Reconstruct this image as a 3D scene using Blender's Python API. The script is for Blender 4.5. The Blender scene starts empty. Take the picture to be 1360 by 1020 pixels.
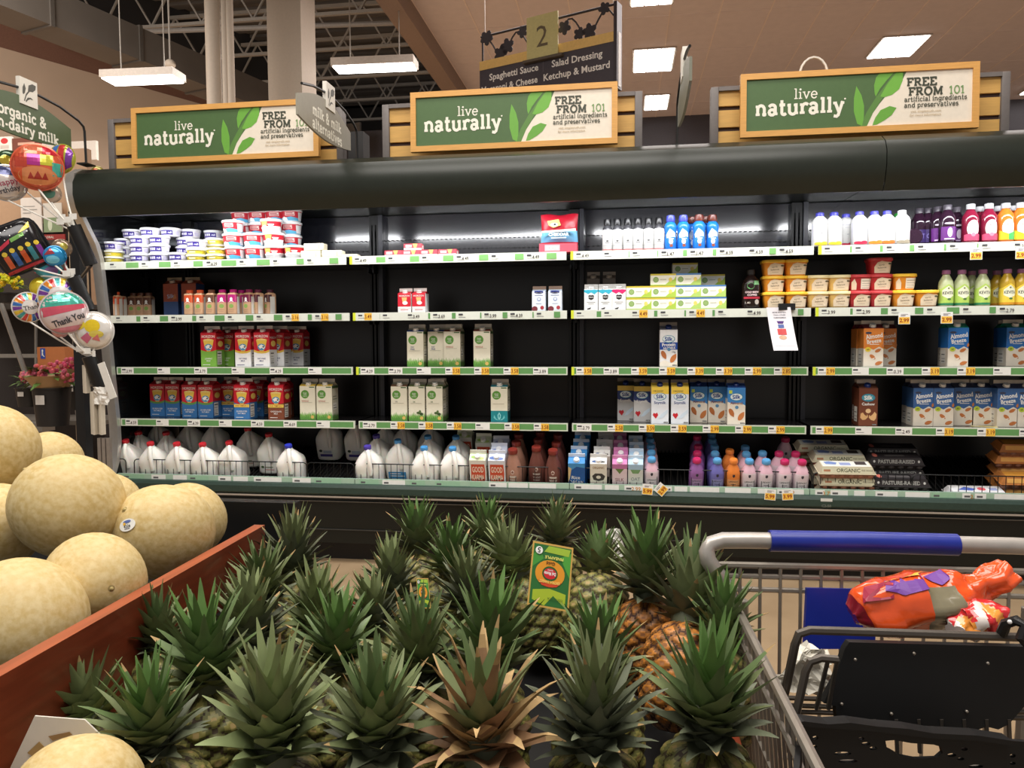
import bpy, bmesh, math, random
from math import sin, cos, pi, radians, sqrt
from mathutils import Vector, Matrix
from mathutils.geometry import tessellate_polygon

S = bpy.context.scene
COL = S.collection
RND = random.Random(7)

# ------------------------------------------------------------------ camera
CAM_H = 1.32
_y, _p, _r = radians(8.5134), radians(3.2514), radians(-0.2992)
_f0 = Vector((-sin(_y), cos(_y), 0)); _rt = Vector((cos(_y), sin(_y), 0)); _u0 = Vector((0, 0, 1))
FWD = _f0 * cos(_p) - _u0 * sin(_p); _u1 = _u0 * cos(_p) + _f0 * sin(_p)
RIGHT = _rt * cos(_r) + _u1 * sin(_r); UP = _u1 * cos(_r) - _rt * sin(_r)
cd = bpy.data.cameras.new('camera'); cam = bpy.data.objects.new('camera', cd); COL.objects.link(cam)
cd.sensor_fit = 'HORIZONTAL'; cd.sensor_width = 36; cd.lens = 36 * 1000 / 1360; cd.clip_start = 0.05
m3 = Matrix((RIGHT, UP, -FWD)).transposed()
cam.matrix_world = Matrix.Translation((0, 0, CAM_H)) @ m3.to_4x4()
S.camera = cam

# ------------------------------------------------------------------ light and exposure
S.view_settings.view_transform = 'Standard'; S.view_settings.look = 'None'
S.view_settings.gamma = 1; S.view_settings.use_curve_mapping = False
S.view_settings.exposure = 0.35
S.cycles.use_denoising = True
S.cycles.max_bounces = 6
W = bpy.data.worlds.new('store_air'); S.world = W; W.use_nodes = True
W.node_tree.nodes['Background'].inputs[0].default_value = (1.0, 0.95, 0.91, 1)
W.node_tree.nodes['Background'].inputs[1].default_value = 0.27

def area_light(name, loc, size, power, rot=(0, 0, 0), col=(1, 0.95, 0.88), spread=None):
    l = bpy.data.lights.new(name, 'AREA'); l.shape = 'RECTANGLE'; l.size, l.size_y = size
    l.energy = power; l.color = col
    if spread: l.spread = radians(spread)
    o = bpy.data.objects.new(name, l); o.location = loc; o.rotation_euler = rot; COL.objects.link(o)
    return o
area_light('ceiling_light_near', (-0.6, 0.3, 5.2), (5.0, 2.4), 235)
area_light('ceiling_light_aisle', (-0.6, 3.0, 5.2), (7.0, 0.8), 120)
area_light('ceiling_light_back', (1.5, 9.5, 5.2), (7.0, 4.0), 330, col=(1, 0.92, 0.88))
area_light('ceiling_light_floral', (-6.6, 4.6, 5.2), (3.0, 3.0), 330, rot=(radians(30), radians(38), 0), col=(1, 0.92, 0.84))
area_light('ceiling_light_aisle_left', (-4.5, 10.5, 5.0), (2.5, 2.5), 170, col=(1, 0.92, 0.84))
# the case's own lamps, under the front of the canopy
for i, (x0, x1) in enumerate(((-3.05, -1.62), (-1.54, -0.34), (-0.27, 0.96), (1.03, 2.3), (2.36, 3.6))):
    area_light('case_lamp', ((x0 + x1) / 2, 4.04, 2.076), (x1 - x0 - 0.06, 0.045), 6.2, rot=(radians(16), 0, 0), col=(0.97, 0.98, 1.0))

# ------------------------------------------------------------------ materials
def lin(c):
    return tuple(((v / 255) / 12.92 if v / 255 <= 0.04045 else ((v / 255 + 0.055) / 1.055) ** 2.4) for v in c)
_M = {}
def mat(rgb, rough=0.5, metal=0.0, noise=0.06, scale=40.0, bump=0.0, emit=0.0, alpha=1.0, trans=0.0, coat=0.0, sub=0.0, rgb2=None, stretch=None, detail=3.0, ior=1.45):
    key = (tuple(rgb), rough, metal, noise, scale, bump, emit, alpha, trans, coat, sub, rgb2, stretch, detail)
    if key in _M: return _M[key]
    m = bpy.data.materials.new('mat_%d' % len(_M)); m.use_nodes = True
    nt = m.node_tree; b = nt.nodes['Principled BSDF']
    c = lin(rgb)
    b.inputs['Roughness'].default_value = rough; b.inputs['Metallic'].default_value = metal
    b.inputs['IOR'].default_value = ior
    tc = nt.nodes.new('ShaderNodeTexCoord'); nz = nt.nodes.new('ShaderNodeTexNoise')
    nz.inputs['Scale'].default_value = scale; nz.inputs['Detail'].default_value = detail
    if stretch:
        mp = nt.nodes.new('ShaderNodeMapping'); mp.inputs['Scale'].default_value = stretch
        nt.links.new(tc.outputs['Object'], mp.inputs[0]); nt.links.new(mp.outputs[0], nz.inputs['Vector'])
    else:
        nt.links.new(tc.outputs['Object'], nz.inputs['Vector'])
    rp = nt.nodes.new('ShaderNodeValToRGB')
    rp.color_ramp.elements[0].position = 0.3; rp.color_ramp.elements[1].position = 0.7
    if rgb2: d = lin(rgb2); rp.color_ramp.elements[0].color = (*c, 1); rp.color_ramp.elements[1].color = (*d, 1)
    else:
        rp.color_ramp.elements[0].color = (*[v * (1 - noise) for v in c], 1)
        rp.color_ramp.elements[1].color = (*[min(1, v * (1 + noise)) for v in c], 1)
    nt.links.new(nz.outputs['Fac'], rp.inputs[0]); nt.links.new(rp.outputs[0], b.inputs['Base Color'])
    if bump:
        bp = nt.nodes.new('ShaderNodeBump'); bp.inputs['Strength'].default_value = bump; bp.inputs['Distance'].default_value = 0.004
        nt.links.new(nz.outputs['Fac'], bp.inputs['Height']); nt.links.new(bp.outputs[0], b.inputs['Normal'])
    if emit:
        b.inputs['Emission Color'].default_value = (*c, 1); b.inputs['Emission Strength'].default_value = emit
    if alpha < 1: b.inputs['Alpha'].default_value = alpha
    if trans: b.inputs['Transmission Weight'].default_value = trans
    if coat: b.inputs['Coat Weight'].default_value = coat; b.inputs['Coat Roughness'].default_value = 0.08
    if sub:
        b.inputs['Subsurface Weight'].default_value = sub; b.inputs['Subsurface Scale'].default_value = 0.02
    _M[key] = m
    return m
def P(r, g, b): return mat((r, g, b), 0.45, noise=0.03)          # printed card and paper
def PL(r, g, b): return mat((r, g, b), 0.3, noise=0.02)           # glossy plastic

# ------------------------------------------------------------------ mesh builder
class MB:
    def __init__(s): s.v = []; s.f = []; s.m = []; s.mats = []; s.sm = []
    def mi(s, m):
        if m not in s.mats: s.mats.append(m)
        return s.mats.index(m)
    def add(s, verts, faces, m, T=None, smooth=False):
        o = len(s.v)
        s.v += [tuple(T @ Vector(p)) if T is not None else tuple(p) for p in verts]
        k = s.mi(m)
        for f in faces:
            s.f.append([i + o for i in f]); s.m.append(k); s.sm.append(smooth)
        return s
    def box(s, x0, y0, z0, x1, y1, z1, m, T=None, bev=0.0):
        if bev:
            bm = bmesh.new(); bmesh.ops.create_cube(bm, size=1)
            for v in bm.verts: v.co = Vector(((x0 + x1) / 2 + v.co.x * (x1 - x0), (y0 + y1) / 2 + v.co.y * (y1 - y0), (z0 + z1) / 2 + v.co.z * (z1 - z0)))
            bmesh.ops.bevel(bm, geom=bm.edges[:], offset=bev, segments=2, affect='EDGES', profile=0.5)
            bm.verts.index_update()
            s.add([v.co.copy() for v in bm.verts], [[v.index for v in f.verts] for f in bm.faces], m, T, True); bm.free(); return s
        v = [(x0, y0, z0), (x1, y0, z0), (x1, y1, z0), (x0, y1, z0), (x0, y0, z1), (x1, y0, z1), (x1, y1, z1), (x0, y1, z1)]
        return s.add(v, [(0, 3, 2, 1), (4, 5, 6, 7), (0, 1, 5, 4), (1, 2, 6, 5), (2, 3, 7, 6), (3, 0, 4, 7)], m, T)
    def loft(s, rings, m, T=None, smooth=True, cap=(True, True), mfun=None):
        n = len(rings[0]); v = [p for r in rings for p in r]
        for i in range(len(rings) - 1):
            fs = [(i * n + j, i * n + (j + 1) % n, (i + 1) * n + (j + 1) % n, (i + 1) * n + j) for j in range(n)]
            if i == 0: base = len(s.v); s.v += [tuple(T @ Vector(p)) if T is not None else tuple(p) for p in v]
            k = s.mi(mfun(i) if mfun else m)
            for f in fs: s.f.append([a + base for a in f]); s.m.append(k); s.sm.append(smooth)
        if cap[0]: s.f.append([base + j for j in reversed(range(n))]); s.m.append(s.mi(mfun(0) if mfun else m)); s.sm.append(False)
        if cap[1]: s.f.append([base + (len(rings) - 1) * n + j for j in range(n)]); s.m.append(s.mi(mfun(len(rings) - 2) if mfun else m)); s.sm.append(False)
        return s
    def lathe(s, prof, m, n=20, T=None, cap=(True, True), sq=2.0, mfun=None, asp=1.0):
        """prof = [(radius, z)]; sq > 2 makes the section a rounded square."""
        rings = []
        for r, z in prof:
            ring = []
            for j in range(n):
                a = 2 * pi * (j + 0.5) / n; c, d = cos(a), sin(a)
                k = (abs(c) ** sq + abs(d) ** sq) ** (-1 / sq)
                ring.append((r * c * k, r * d * k * asp, z))
            rings.append(ring)
        return s.loft(rings, m, T, True, cap, mfun)
    def tube(s, pts, r, m, n=6, T=None, closed=False, r2=None):
        pts = [Vector(p) for p in pts]; rings = []
        N = len(pts); prev = None
        for i, p in enumerate(pts):
            if closed: d = pts[(i + 1) % N] - pts[i - 1]
            else: d = pts[min(i + 1, N - 1)] - pts[max(i - 1, 0)]
            if d.length < 1e-9: d = Vector((0, 0, 1))
            d.normalize()
            if prev is None:
                a = d.orthogonal().normalized()
            else:
                a = prev - d * prev.dot(d); a = a.normalized() if a.length > 1e-6 else d.orthogonal().normalized()
            prev = a; b = d.cross(a)
            rr = r if r2 is None else r + (r2 - r) * i / max(1, N - 1)
            rings.append([tuple(p + a * (rr * cos(2 * pi * j / n)) + b * (rr * sin(2 * pi * j / n))) for j in range(n)])
        if closed: rings.append(rings[0]); return s.loft(rings, m, T, True, (False, False))
        return s.loft(rings, m, T, True)
    def prism(s, poly, y0, y1, m, T=None, m_side=None):
        """poly in (x, z), extruded along y."""
        n = len(poly)
        v = [(x, y0, z) for x, z in poly] + [(x, y1, z) for x, z in poly]
        tri = tessellate_polygon([[Vector((x, z, 0)) for x, z in poly]])
        area = sum(poly[i][0] * poly[(i + 1) % n][1] - poly[(i + 1) % n][0] * poly[i][1] for i in range(n))
        def o3(t):
            a, b, c = [poly[i] for i in t]
            return (b[0] - a[0]) * (c[1] - a[1]) - (c[0] - a[0]) * (b[1] - a[1])
        fr = []; bk = []
        for t in tri:
            t = tuple(t)
            if o3(t) < 0: t = t[::-1]
            fr.append(t); bk.append(tuple(i + n for i in t[::-1]))
        s.add(v, fr + bk, m, T)
        sd = [(i, i + n, (i + 1) % n + n, (i + 1) % n) for i in range(n)]
        if area < 0: sd = [f[::-1] for f in sd]
        sd = [f[::-1] for f in sd]
        return s.add(v, sd, m_side or m, T)
    def ball(s, c, r, m, nu=16, nv=10, T=None):
        if not hasattr(r, '__len__'): r = (r, r, r)
        rings = []
        for i in range(1, nv):
            t = pi * i / nv - pi / 2
            rings.append([(c[0] + r[0] * cos(t) * cos(2 * pi * j / nu), c[1] + r[1] * cos(t) * sin(2 * pi * j / nu), c[2] + r[2] * sin(t)) for j in range(nu)])
        rings = [[(c[0] + (p[0] - c[0]) * 0.05, c[1] + (p[1] - c[1]) * 0.05, c[2] - r[2]) for p in rings[0]]] + rings
        rings.append([(c[0] + (p[0] - c[0]) * 0.05, c[1] + (p[1] - c[1]) * 0.05, c[2] + r[2]) for p in rings[-1]])
        return s.loft(rings, m, T)
    def build(s, name, parent=None, loc=None, auto=0.7):
        me = bpy.data.meshes.new(name); me.from_pydata(s.v, [], s.f)
        for m in s.mats: me.materials.append(m)
        me.polygons.foreach_set('material_index', s.m); me.polygons.foreach_set('use_smooth', s.sm)
        me.update()
        if any(s.sm): me.set_sharp_from_angle(angle=auto)
        o = bpy.data.objects.new(name, me); COL.objects.link(o)
        if parent: o.parent = parent
        if loc: o.location = loc
        return o

# ------------------------------------------------------------------ scene-graph helpers
def tag(o, label=None, cat=None, group=None, kind=None):
    if label: o['label'] = label
    if cat: o['category'] = cat
    if group: o['group'] = group
    if kind: o['kind'] = kind
    return o
def thing(name, label, cat, loc=(0, 0, 0), rz=0.0, group=None):
    o = bpy.data.objects.new(name, None); o.empty_display_size = 0.05; COL.objects.link(o)
    o.location = loc; o.rotation_euler = (0, 0, rz)
    return tag(o, label, cat, group)
KIDS = {}
def dup(o, parent=None):
    c = o.copy(); COL.objects.link(c)
    if parent: c.parent = parent
    for ch in list(o.children): dup(ch, c)
    return c
def structure(o): o['kind'] = 'structure'; return o
def ray(x, y): return FWD + RIGHT * ((x - 680) / 1000) - UP * ((y - 510) / 1000)
O0 = Vector((0, 0, CAM_H))
def at(x, y, Y): v = ray(x, y); return O0 + v * (Y / v.y)
def atz(x, y, z): v = ray(x, y); return O0 + v * ((z - CAM_H) / v.z)
def atd(x, y, d): return O0 + ray(x, y) * d
def X_at(px, Y, z):
    py = 500
    for _ in range(3):
        p = at(px, py, Y)
        q = Vector((p.x, Y, z)) - O0; py = 510 - 1000 * UP.dot(q) / FWD.dot(q)
    return at(px, py, Y).x

# ------------------------------------------------------------------ lettering and printed art
_T = {}
def font_tris(txt, bold=0.0, shear=0.0):
    k = (txt, bold, shear)
    if k in _T: return _T[k]
    cu = bpy.data.curves.new('t', 'FONT'); cu.body = txt; cu.size = 1; cu.offset = bold; cu.shear = shear; cu.resolution_u = 2
    o = bpy.data.objects.new('t', cu); COL.objects.link(o)
    dg = bpy.context.evaluated_depsgraph_get(); dg.update()
    me = o.evaluated_get(dg).to_mesh(); me.calc_loop_triangles()
    vs = [v.co.copy() for v in me.vertices]
    tris = [[(vs[i].x, vs[i].y) for i in t.vertices] for t in me.loop_triangles]
    o.evaluated_get(dg).to_mesh_clear(); bpy.data.objects.remove(o); bpy.data.curves.remove(cu)
    xs = [p[0] for t in tris for p in t] or [0]; x0, x1 = min(xs), max(xs)
    _T[k] = ([[(a - x0, b) for a, b in t] for t in tris], x1 - x0)
    return _T[k]
# a hand-drawn slab-serif alphabet: strokes plus slab bars
def _arc(cx, cy, rx, ry, a0, a1, n=10):
    return [(cx + rx * cos(radians(a0 + (a1 - a0) * i / n)), cy + ry * sin(radians(a0 + (a1 - a0) * i / n))) for i in range(n + 1)]
_h = 0.5
SLAB = {
 'a': (0.50, [_arc(.21, .36, .15, .13, 150, 0, 8) + [(.36, 0.06)], _arc(.2, .14, .14, .13, 0, 360), ], [(.40, .0, .07)]),
 'b': (0.52, [[(.10, 0), (.10, .74)], _arc(.27, .25, .18, .24, 0, 360)], [(.06, .72, .06)]),
 'c': (0.45, [_arc(.24, .25, .19, .24, 45, 315)], []),
 'd': (0.54, [[(.42, 0), (.42, .74)], _arc(.24, .25, .18, .24, 0, 360)], [(.38, .72, .07), (.46, 0, .06)]),
 'e': (0.48, [_arc(.24, .25, .19, .24, 0, 320) , [(.05, .26), (.43, .26)]], []),
 'f': (0.34, [[(.14, 0)] + [(.14, .55)] + _arc(.25, .58, .11, .14, 180, 60, 6), [(.02, .47), (.28, .47)]], [(.14, 0, .12)]),
 'g': (0.52, [_arc(.23, .27, .18, .22, 0, 360), [(.41, .48), (.41, -.08)] + _arc(.24, -.08, .17, .12, 0, -150, 6)], [(.46, .47, .06)]),
 'h': (0.56, [[(.11, 0), (.11, .74)], _arc(.27, .30, .16, .19, 180, 0, 8) + [(.43, 0)]], [(.07, .72, .06), (.11, 0, .1), (.43, 0, .1)]),
 'i': (0.28, [[(.14, 0), (.14, .48)], _arc(.14, .66, .03, .03, 0, 360, 6)], [(.09, .47, .07), (.14, 0, .12)]),
 'k': (0.55, [[(.11, 0), (.11, .74)], [(.11, .2), (.38, .46)], [(.2, .28), (.42, 0)]], [(.07, .72, .06), (.11, 0, .1), (.40, .47, .1), (.44, 0, .09)]),
 'l': (0.28, [[(.14, 0), (.14, .74)]], [(.09, .72, .07), (.14, 0, .12)]),
 'm': (0.84, [[(.11, 0), (.11, .48)], _arc(.26, .30, .15, .18, 180, 0, 8) + [(.41, 0)], _arc(.56, .30, .15, .18, 180, 0, 8) + [(.71, 0)]], [(.07, .47, .06), (.11, 0, .1), (.41, 0, .1), (.71, 0, .1)]),
 'n': (0.57, [[(.11, 0), (.11, .48)], _arc(.27, .30, .16, .18, 180, 0, 8) + [(.43, 0)]], [(.07, .47, .06), (.11, 0, .1), (.43, 0, .1)]),
 'o': (0.50, [_arc(.25, .25, .20, .24, 0, 360, 16)], []),
 'p': (0.54, [[(.11, -.2), (.11, .48)], _arc(.28, .25, .18, .24, 0, 360)], [(.07, .47, .06), (.11, -.2, .1)]),
 'r': (0.40, [[(.12, 0), (.12, .48)], _arc(.28, .28, .16, .2, 170, 55, 6)], [(.08, .47, .07), (.12, 0, .12)]),
 's': (0.42, [_arc(.21, .37, .14, .11, 30, 260, 8) + _arc(.21, .13, .15, .12, 80, -150, 8)], []),
 't': (0.36, [[(.14, .66), (.14, .12)] + _arc(.24, .12, .10, .11, 180, 320, 6), [(.02, .47), (.30, .47)]], []),
 'u': (0.57, [[(.11, .48), (.11, .17)] + _arc(.27, .17, .16, .16, 180, 360, 8) + [(.43, .48)], [(.43, .48), (.43, 0)]], [(.08, .47, .07), (.39, .47, .07), (.47, 0, .06)]),
 'v': (0.52, [[(.08, .48), (.25, .01), (.43, .48)]], [(.08, .47, .09), (.43, .47, .09)]),
 'y': (0.52, [[(.08, .48), (.26, .03)], [(.43, .48), (.24, -.12)] + [(.16, -.19), (.06, -.17)]], [(.08, .47, .09), (.43, .47, .09)]),
 '-': (0.30, [[(.05, .24), (.25, .24)]], []),
 '&': (0.66, [[(.56, 0), (.14, .52)] + _arc(.27, .58, .13, .13, 200, -20, 8) + [(.12, .27)] + _arc(.25, .16, .17, .16, 140, 330, 10) + [(.54, .36)]], [(.52, .36, .08)]),
 'F': (0.56, [[(.12, 0), (.12, .7)], [(.02, .67), (.48, .67), (.48, .54)], [(.12, .36), (.34, .36)], [(.34, .28), (.34, .44)]], [(.12, 0, .12)]),
 'R': (0.64, [[(.12, 0), (.12, .7)], [(.02, .67), (.32, .67)] + _arc(.32, .51, .15, .16, 90, -90, 8) + [(.12, .35)], [(.3, .35), (.52, .02)]], [(.12, 0, .12), (.54, 0, .08)]),
 'E': (0.60, [[(.12, 0), (.12, .7)], [(.02, .67), (.49, .67), (.49, .54)], [(.12, .36), (.35, .36)], [(.02, .03), (.51, .03), (.51, .17)]], []),
 'O': (0.70, [_arc(.35, .35, .28, .33, 0, 360, 18)], []),
 'M': (0.84, [[(.13, 0), (.15, .68), (.41, .08), (.67, .68), (.69, 0)]], [(.10, .67, .09), (.72, .67, .09), (.13, 0, .1), (.69, 0, .1)]),
 '1': (0.36, [[(.05, .56), (.18, .66), (.18, 0)]], [(.18, 0, .12)]),
 '0': (0.54, [_arc(.27, .35, .20, .33, 0, 360, 16)], []),
 ' ': (0.25, [], []),
}
def slab_tris(txt, w=0.10):
    polys = []; x = 0
    for ch in txt:
        adv, strokes, bars = SLAB[ch]
        for st in strokes:
            for i in range(len(st) - 1):
                a = Vector(st[i]); b = Vector(st[i + 1]); d = b - a
                if d.length < 1e-5: continue
                d.normalize(); n = Vector((-d.y, d.x)) * w / 2
                ext = d * (w * 0.25 if len(st) > 2 else 0)
                q = [a - ext - n, b + ext - n, b + ext + n, a - ext + n]
                polys.append([(p.x + x, p.y) for p in q])
        for bx, by, hw in bars:
            t = w * 0.42
            y0 = by if by < 0.3 else by - 2 * t + 0.03
            polys.append([(x + bx - hw, y0), (x + bx + hw, y0), (x + bx + hw, y0 + 2 * t), (x + bx - hw, y0 + 2 * t)])
        x += adv + w * 0.25
    return polys, x
def _clip(poly, x, keep_ge):
    out = []; n = len(poly)
    for i in range(n):
        a, b = poly[i], poly[(i + 1) % n]
        ia = a[0] >= x if keep_ge else a[0] <= x; ib = b[0] >= x if keep_ge else b[0] <= x
        if ia: out.append(a)
        if ia != ib:
            t = (x - a[0]) / (b[0] - a[0]); out.append((x, a[1] + (b[1] - a[1]) * t))
    return out
def art(mb, items, w, h, mp, step=0.0, T=None, lift=0.00012):
    """Print flat shapes on a face. mp(u, v, d) -> point, u and v in metres, d = height above the face."""
    layer = 1
    for it in items:
        polys = []; k = it[0]; col = it[-1] if k != 't' and k != 'T' else it[5]
        if k == 'r': polys = [[(it[1] * w, it[2] * h), (it[3] * w, it[2] * h), (it[3] * w, it[4] * h), (it[1] * w, it[4] * h)]]
        elif k == 'e':
            ring = [(it[1] * w + it[3] * w * cos(2 * pi * i / 24), it[2] * h + it[4] * h * sin(2 * pi * i / 24)) for i in range(24)]; polys = [ring]
        elif k == 'p':
            pts = [(a * w, b * h) for a, b in it[1]]
            for t in tessellate_polygon([[Vector((a, b, 0)) for a, b in pts]]):
                q = [pts[i] for i in t]
                if (q[1][0] - q[0][0]) * (q[2][1] - q[0][1]) - (q[2][0] - q[0][0]) * (q[1][1] - q[0][1]) < 0: q = q[::-1]
                polys.append(q)
        elif k in 'tT':   # (t, text, cx, cy, height, colour, max width, rotation, bold)
            tr, tw = font_tris(it[1], it[8] if len(it) > 8 else 0.012) if k == 't' else slab_tris(it[1], it[8] if len(it) > 8 else 0.1)
            s = it[4] * h / 0.7; sx = s; mw = it[6] * w if len(it) > 6 and it[6] else 9
            if tw * sx > mw: sx = mw / tw
            ro = radians(it[7]) if len(it) > 7 else 0; cr, sr = cos(ro), sin(ro)
            for t in tr:
                q = []
                for a, b in t:
                    X, Y = (a - tw / 2) * sx, (b - 0.35) * s
                    q.append((it[2] * w + X * cr - Y * sr, it[3] * h + X * sr + Y * cr))
                polys.append(q)
        m = P(*col) if isinstance(col, tuple) else col
        for qi, q in enumerate(polys):
            el = layer * lift + (qi * 8e-6 if k == 'T' else 0)
            if step:
                x0 = min(p[0] for p in q); x1 = max(p[0] for p in q)
                i0 = math.floor(x0 / step); i1 = math.ceil(x1 / step)
                for i in range(i0, i1):
                    c = _clip(_clip(q, i * step, True), (i + 1) * step, False)
                    if len(c) > 2: mb.add([mp(a, b, el) for a, b in c], [list(range(len(c)))], m, T)
            else: mb.add([mp(a, b, el) for a, b in q], [list(range(len(q)))], m, T)
        layer += 1
def face_map(o, u, v):
    o = Vector(o); u = Vector(u).normalized(); v = Vector(v).normalized(); n = u.cross(v)
    return lambda a, b, d: tuple(o + u * a + v * b + n * d)
def wrap_map(rfun, w, z0, sq=2.0):
    """Label centred on the -y side of a lathe whose radius at height z is rfun(z)."""
    def f(a, b, d):
        z = z0 + b; r = rfun(z) ; th = -pi / 2 + (a - w / 2) / max(r, 1e-4)
        c, s_ = cos(th), sin(th); k = (abs(c) ** sq + abs(s_) ** sq) ** (-1 / sq)
        return ((r + d) * c * k, (r + d) * s_ * k, z)
    return f
def prof_r(prof):
    def f(z):
        for (r0, z0), (r1, z1) in zip(prof, prof[1:]):
            if z0 <= z <= z1 and z1 > z0: return r0 + (r1 - r0) * (z - z0) / (z1 - z0)
        return prof[0][0] if z < prof[0][1] else prof[-1][0]
    return f
ORD = 'first second third fourth fifth sixth seventh eighth ninth tenth eleventh twelfth thirteenth fourteenth fifteenth sixteenth'.split()
def nth(i, n, what=('left', 'right')):
    if n == 1: return ''
    if n == 2: return ('left', 'right')[i]
    if i == 0: return 'leftmost'
    if i == n - 1: return 'rightmost'
    if n % 2 and i == n // 2: return 'middle'
    return ORD[i] + ' from left' if i < n / 2 else ORD[n - 1 - i] + ' from right'
# ================================================================== THE SETTING
m_floor = mat((168, 144, 114), 0.3, noise=0.1, scale=3.0, rgb2=(148, 124, 96), detail=6)
m_ceil = mat((226, 211, 208), 0.9, noise=0.03, scale=8)
m_tbar = mat((240, 222, 210), 0.7)
m_deck = mat((112, 106, 100), 0.8, noise=0.12, scale=0.6, stretch=(1, 14, 1))
m_steel = mat((168, 162, 154), 0.6)
m_wallb = mat((72, 69, 74), 0.8)
m_beige = mat((206, 182, 160), 0.85, noise=0.03, scale=2)
m_band = mat((128, 92, 76), 0.85)
m_dark = mat((48, 46, 46), 0.9)
m_cream = mat((198, 184, 168), 0.6, noise=0.03)
m_duct = mat((104, 97, 90), 0.55, 0.2, noise=0.05, scale=3)

structure(MB().box(-16, -3, -0.1, 16, 21, 0, m_floor).build('floor'))
b = MB(); b.box(-2.6, 1.0, 5.5, 15, 14.6, 5.62, m_ceil)
for i in range(28): b.box(-2.6 + 0.63 * i, 1.0, 5.494, -2.585 + 0.63 * i, 14.6, 5.502, m_tbar)
for i in range(11): b.box(-2.6, 1.6 + 1.22 * i, 5.496, 15, 1.61 + 1.22 * i, 5.502, m_ceil)
structure(b.build('ceiling'))
b = MB(); b.box(-16, -3, 7.6, -2.5, 20, 7.75, m_deck)
for i in range(40): b.box(-16, 4 + 0.4 * i, 7.54, -2.5, 4.18 + 0.4 * i, 7.6, m_deck)
structure(b.build('ceiling_open_deck'))
structure(MB().box(-2.85, 1.0, 5.25, -2.6, 14.6, 7.6, mat((150, 128, 114), 0.8)).build('trim_1'))
structure(MB().box(-7.2, 14.6, 0, 16, 14.8, 5.5, m_wallb).build('wall_back'))
structure(MB().box(-16, 19.6, 0, -2.6, 19.8, 7.6, m_dark).build('wall_far'))
def wall_seg(b, p, q, z0, z1, m, t=0.12):
    p = Vector(p); q = Vector(q); d = (q - p).normalized(); n = Vector((-d.y, d.x)) * t
    r = [(p.x, p.y), (q.x, q.y), (q.x + n.x, q.y + n.y), (p.x + n.x, p.y + n.y)]
    v = [(x, y, z0) for x, y in r] + [(x, y, z1) for x, y in r]
    b.add(v, [(0, 3, 2, 1), (4, 5, 6, 7), (0, 1, 5, 4), (1, 2, 6, 5), (2, 3, 7, 6), (3, 0, 4, 7)], m)
WL0, WL1 = (-14.9, -0.2), (-7.3, 15.4)
b = MB(); wall_seg(b, WL0, WL1, 0, 5.92, m_beige); wall_seg(b, WL0, WL1, 5.92, 6.35, m_band); wall_seg(b, WL0, WL1, 6.35, 7.6, m_dark)
structure(b.build('wall_left'))
# bar joists of the open roof
for k, Y in enumerate((7.6, 9.0, 10.4, 11.8, 13.2, 14.6, 16.0, 17.4)):
    b = MB(); z0, z1 = 6.55, 7.3
    b.box(-15, Y, z0, -2.9, Y + 0.06, z0 + 0.05, m_steel); b.box(-15, Y, z1, -2.9, Y + 0.06, z1 + 0.06, m_steel)
    x = -15; up = False
    while x < -3.2:
        a, c = (z0, z1) if not up else (z1, z0)
        b.tube([(x, Y + 0.03, a + 0.03), (x + 0.45, Y + 0.03, c + 0.03)], 0.02, m_steel, 4); x += 0.45; up = not up
    structure(b.build('beam_%d' % (k + 1)))
b = MB()
for z, Y in ((6.3, 8.2), (6.2, 11.0)): b.tube([(-9, Y, z), (-2.9, Y + 0.5, z)], 0.04, mat((150, 145, 140), 0.5), 8)
tag(b.build('sprinkler_pipe'), 'pale steel sprinkler pipes crossing below the open roof joists', 'pipe')
# duct
A = atz(20, 14, 5.0); B_ = atz(330, 136, 5.0); d = (B_ - A); d.z = 0; L = d.length; rz = math.atan2(d.y, d.x)
T = Matrix.Translation(A) @ Matrix.Rotation(rz, 4, 'Z')
dk = thing('air_duct', 'long grey rectangular air duct slanting under the open roof', 'duct', (0, 0, 0))
b = MB(); b.box(-2.5, 0, 0, L + 1, 0.5, 0.42, m_duct, T); b.build('duct_body', dk)
b = MB()
for i in range(9): b.box(-2 + i * 1.2, -0.02, -0.02, -1.95 + i * 1.2, 0.52, 0.44, mat((92, 86, 80), 0.5, 0.3), T)
b.build('duct_flange', dk)
# columns
YC = 7.6
x0, x1 = at(355, 60, YC).x, at(400, 60, YC).x
b = MB(); b.box(x0, YC, 0, x1, YC + (x1 - x0), 7.5, m_cream); structure(b.build('column'))
b = MB()
for px, r in ((283, 0.075), (299, 0.035), (306, 0.035)):
    p = at(px, 60, YC - 0.5); b.tube([(p.x, YC - 0.5, 0), (p.x, YC - 0.5, 7.5)], r, m_cream, 12)
b.box(p.x - 0.05, YC - 0.56, 2.95, p.x + 0.1, YC - 0.44, 3.05, m_cream)
structure(b.build('column_pipes'))
m_lamp = mat((255, 250, 244), 0.5, emit=7.0)
m_fix = mat((196, 186, 176), 0.5)
# pendant fixtures under the open roof
def pendant(p, rz, w, dp, label):
    t = thing('ceiling_light', label, 'light', p, rz, 'box lights hanging under the open roof')
    b = MB(); b.box(-w / 2, -dp / 2, 0.0, w / 2, dp / 2, 0.09, m_fix); b.build('housing', t)
    b = MB(); b.box(-w / 2 + 0.02, -dp / 2 + 0.02, -0.015, w / 2 - 0.02, dp / 2 - 0.02, 0.0, m_lamp); b.build('diffuser', t)
    b = MB()
    for sx in (-1, 1): b.tube([(sx * w * 0.3, 0, 0.09), (sx * w * 0.3, 0, 2.9)], 0.008, m_steel, 5)
    b.build('hanger', t)
pendant(atz(190, 106, 4.6), 0.05, 0.95, 0.32, 'glowing box light hanging from the roof left of the cream pipes')
pendant(atz(498, 90, 4.6), 0.05, 1.0, 0.28, 'glowing box light hanging from the roof right of the cream column')
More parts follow.
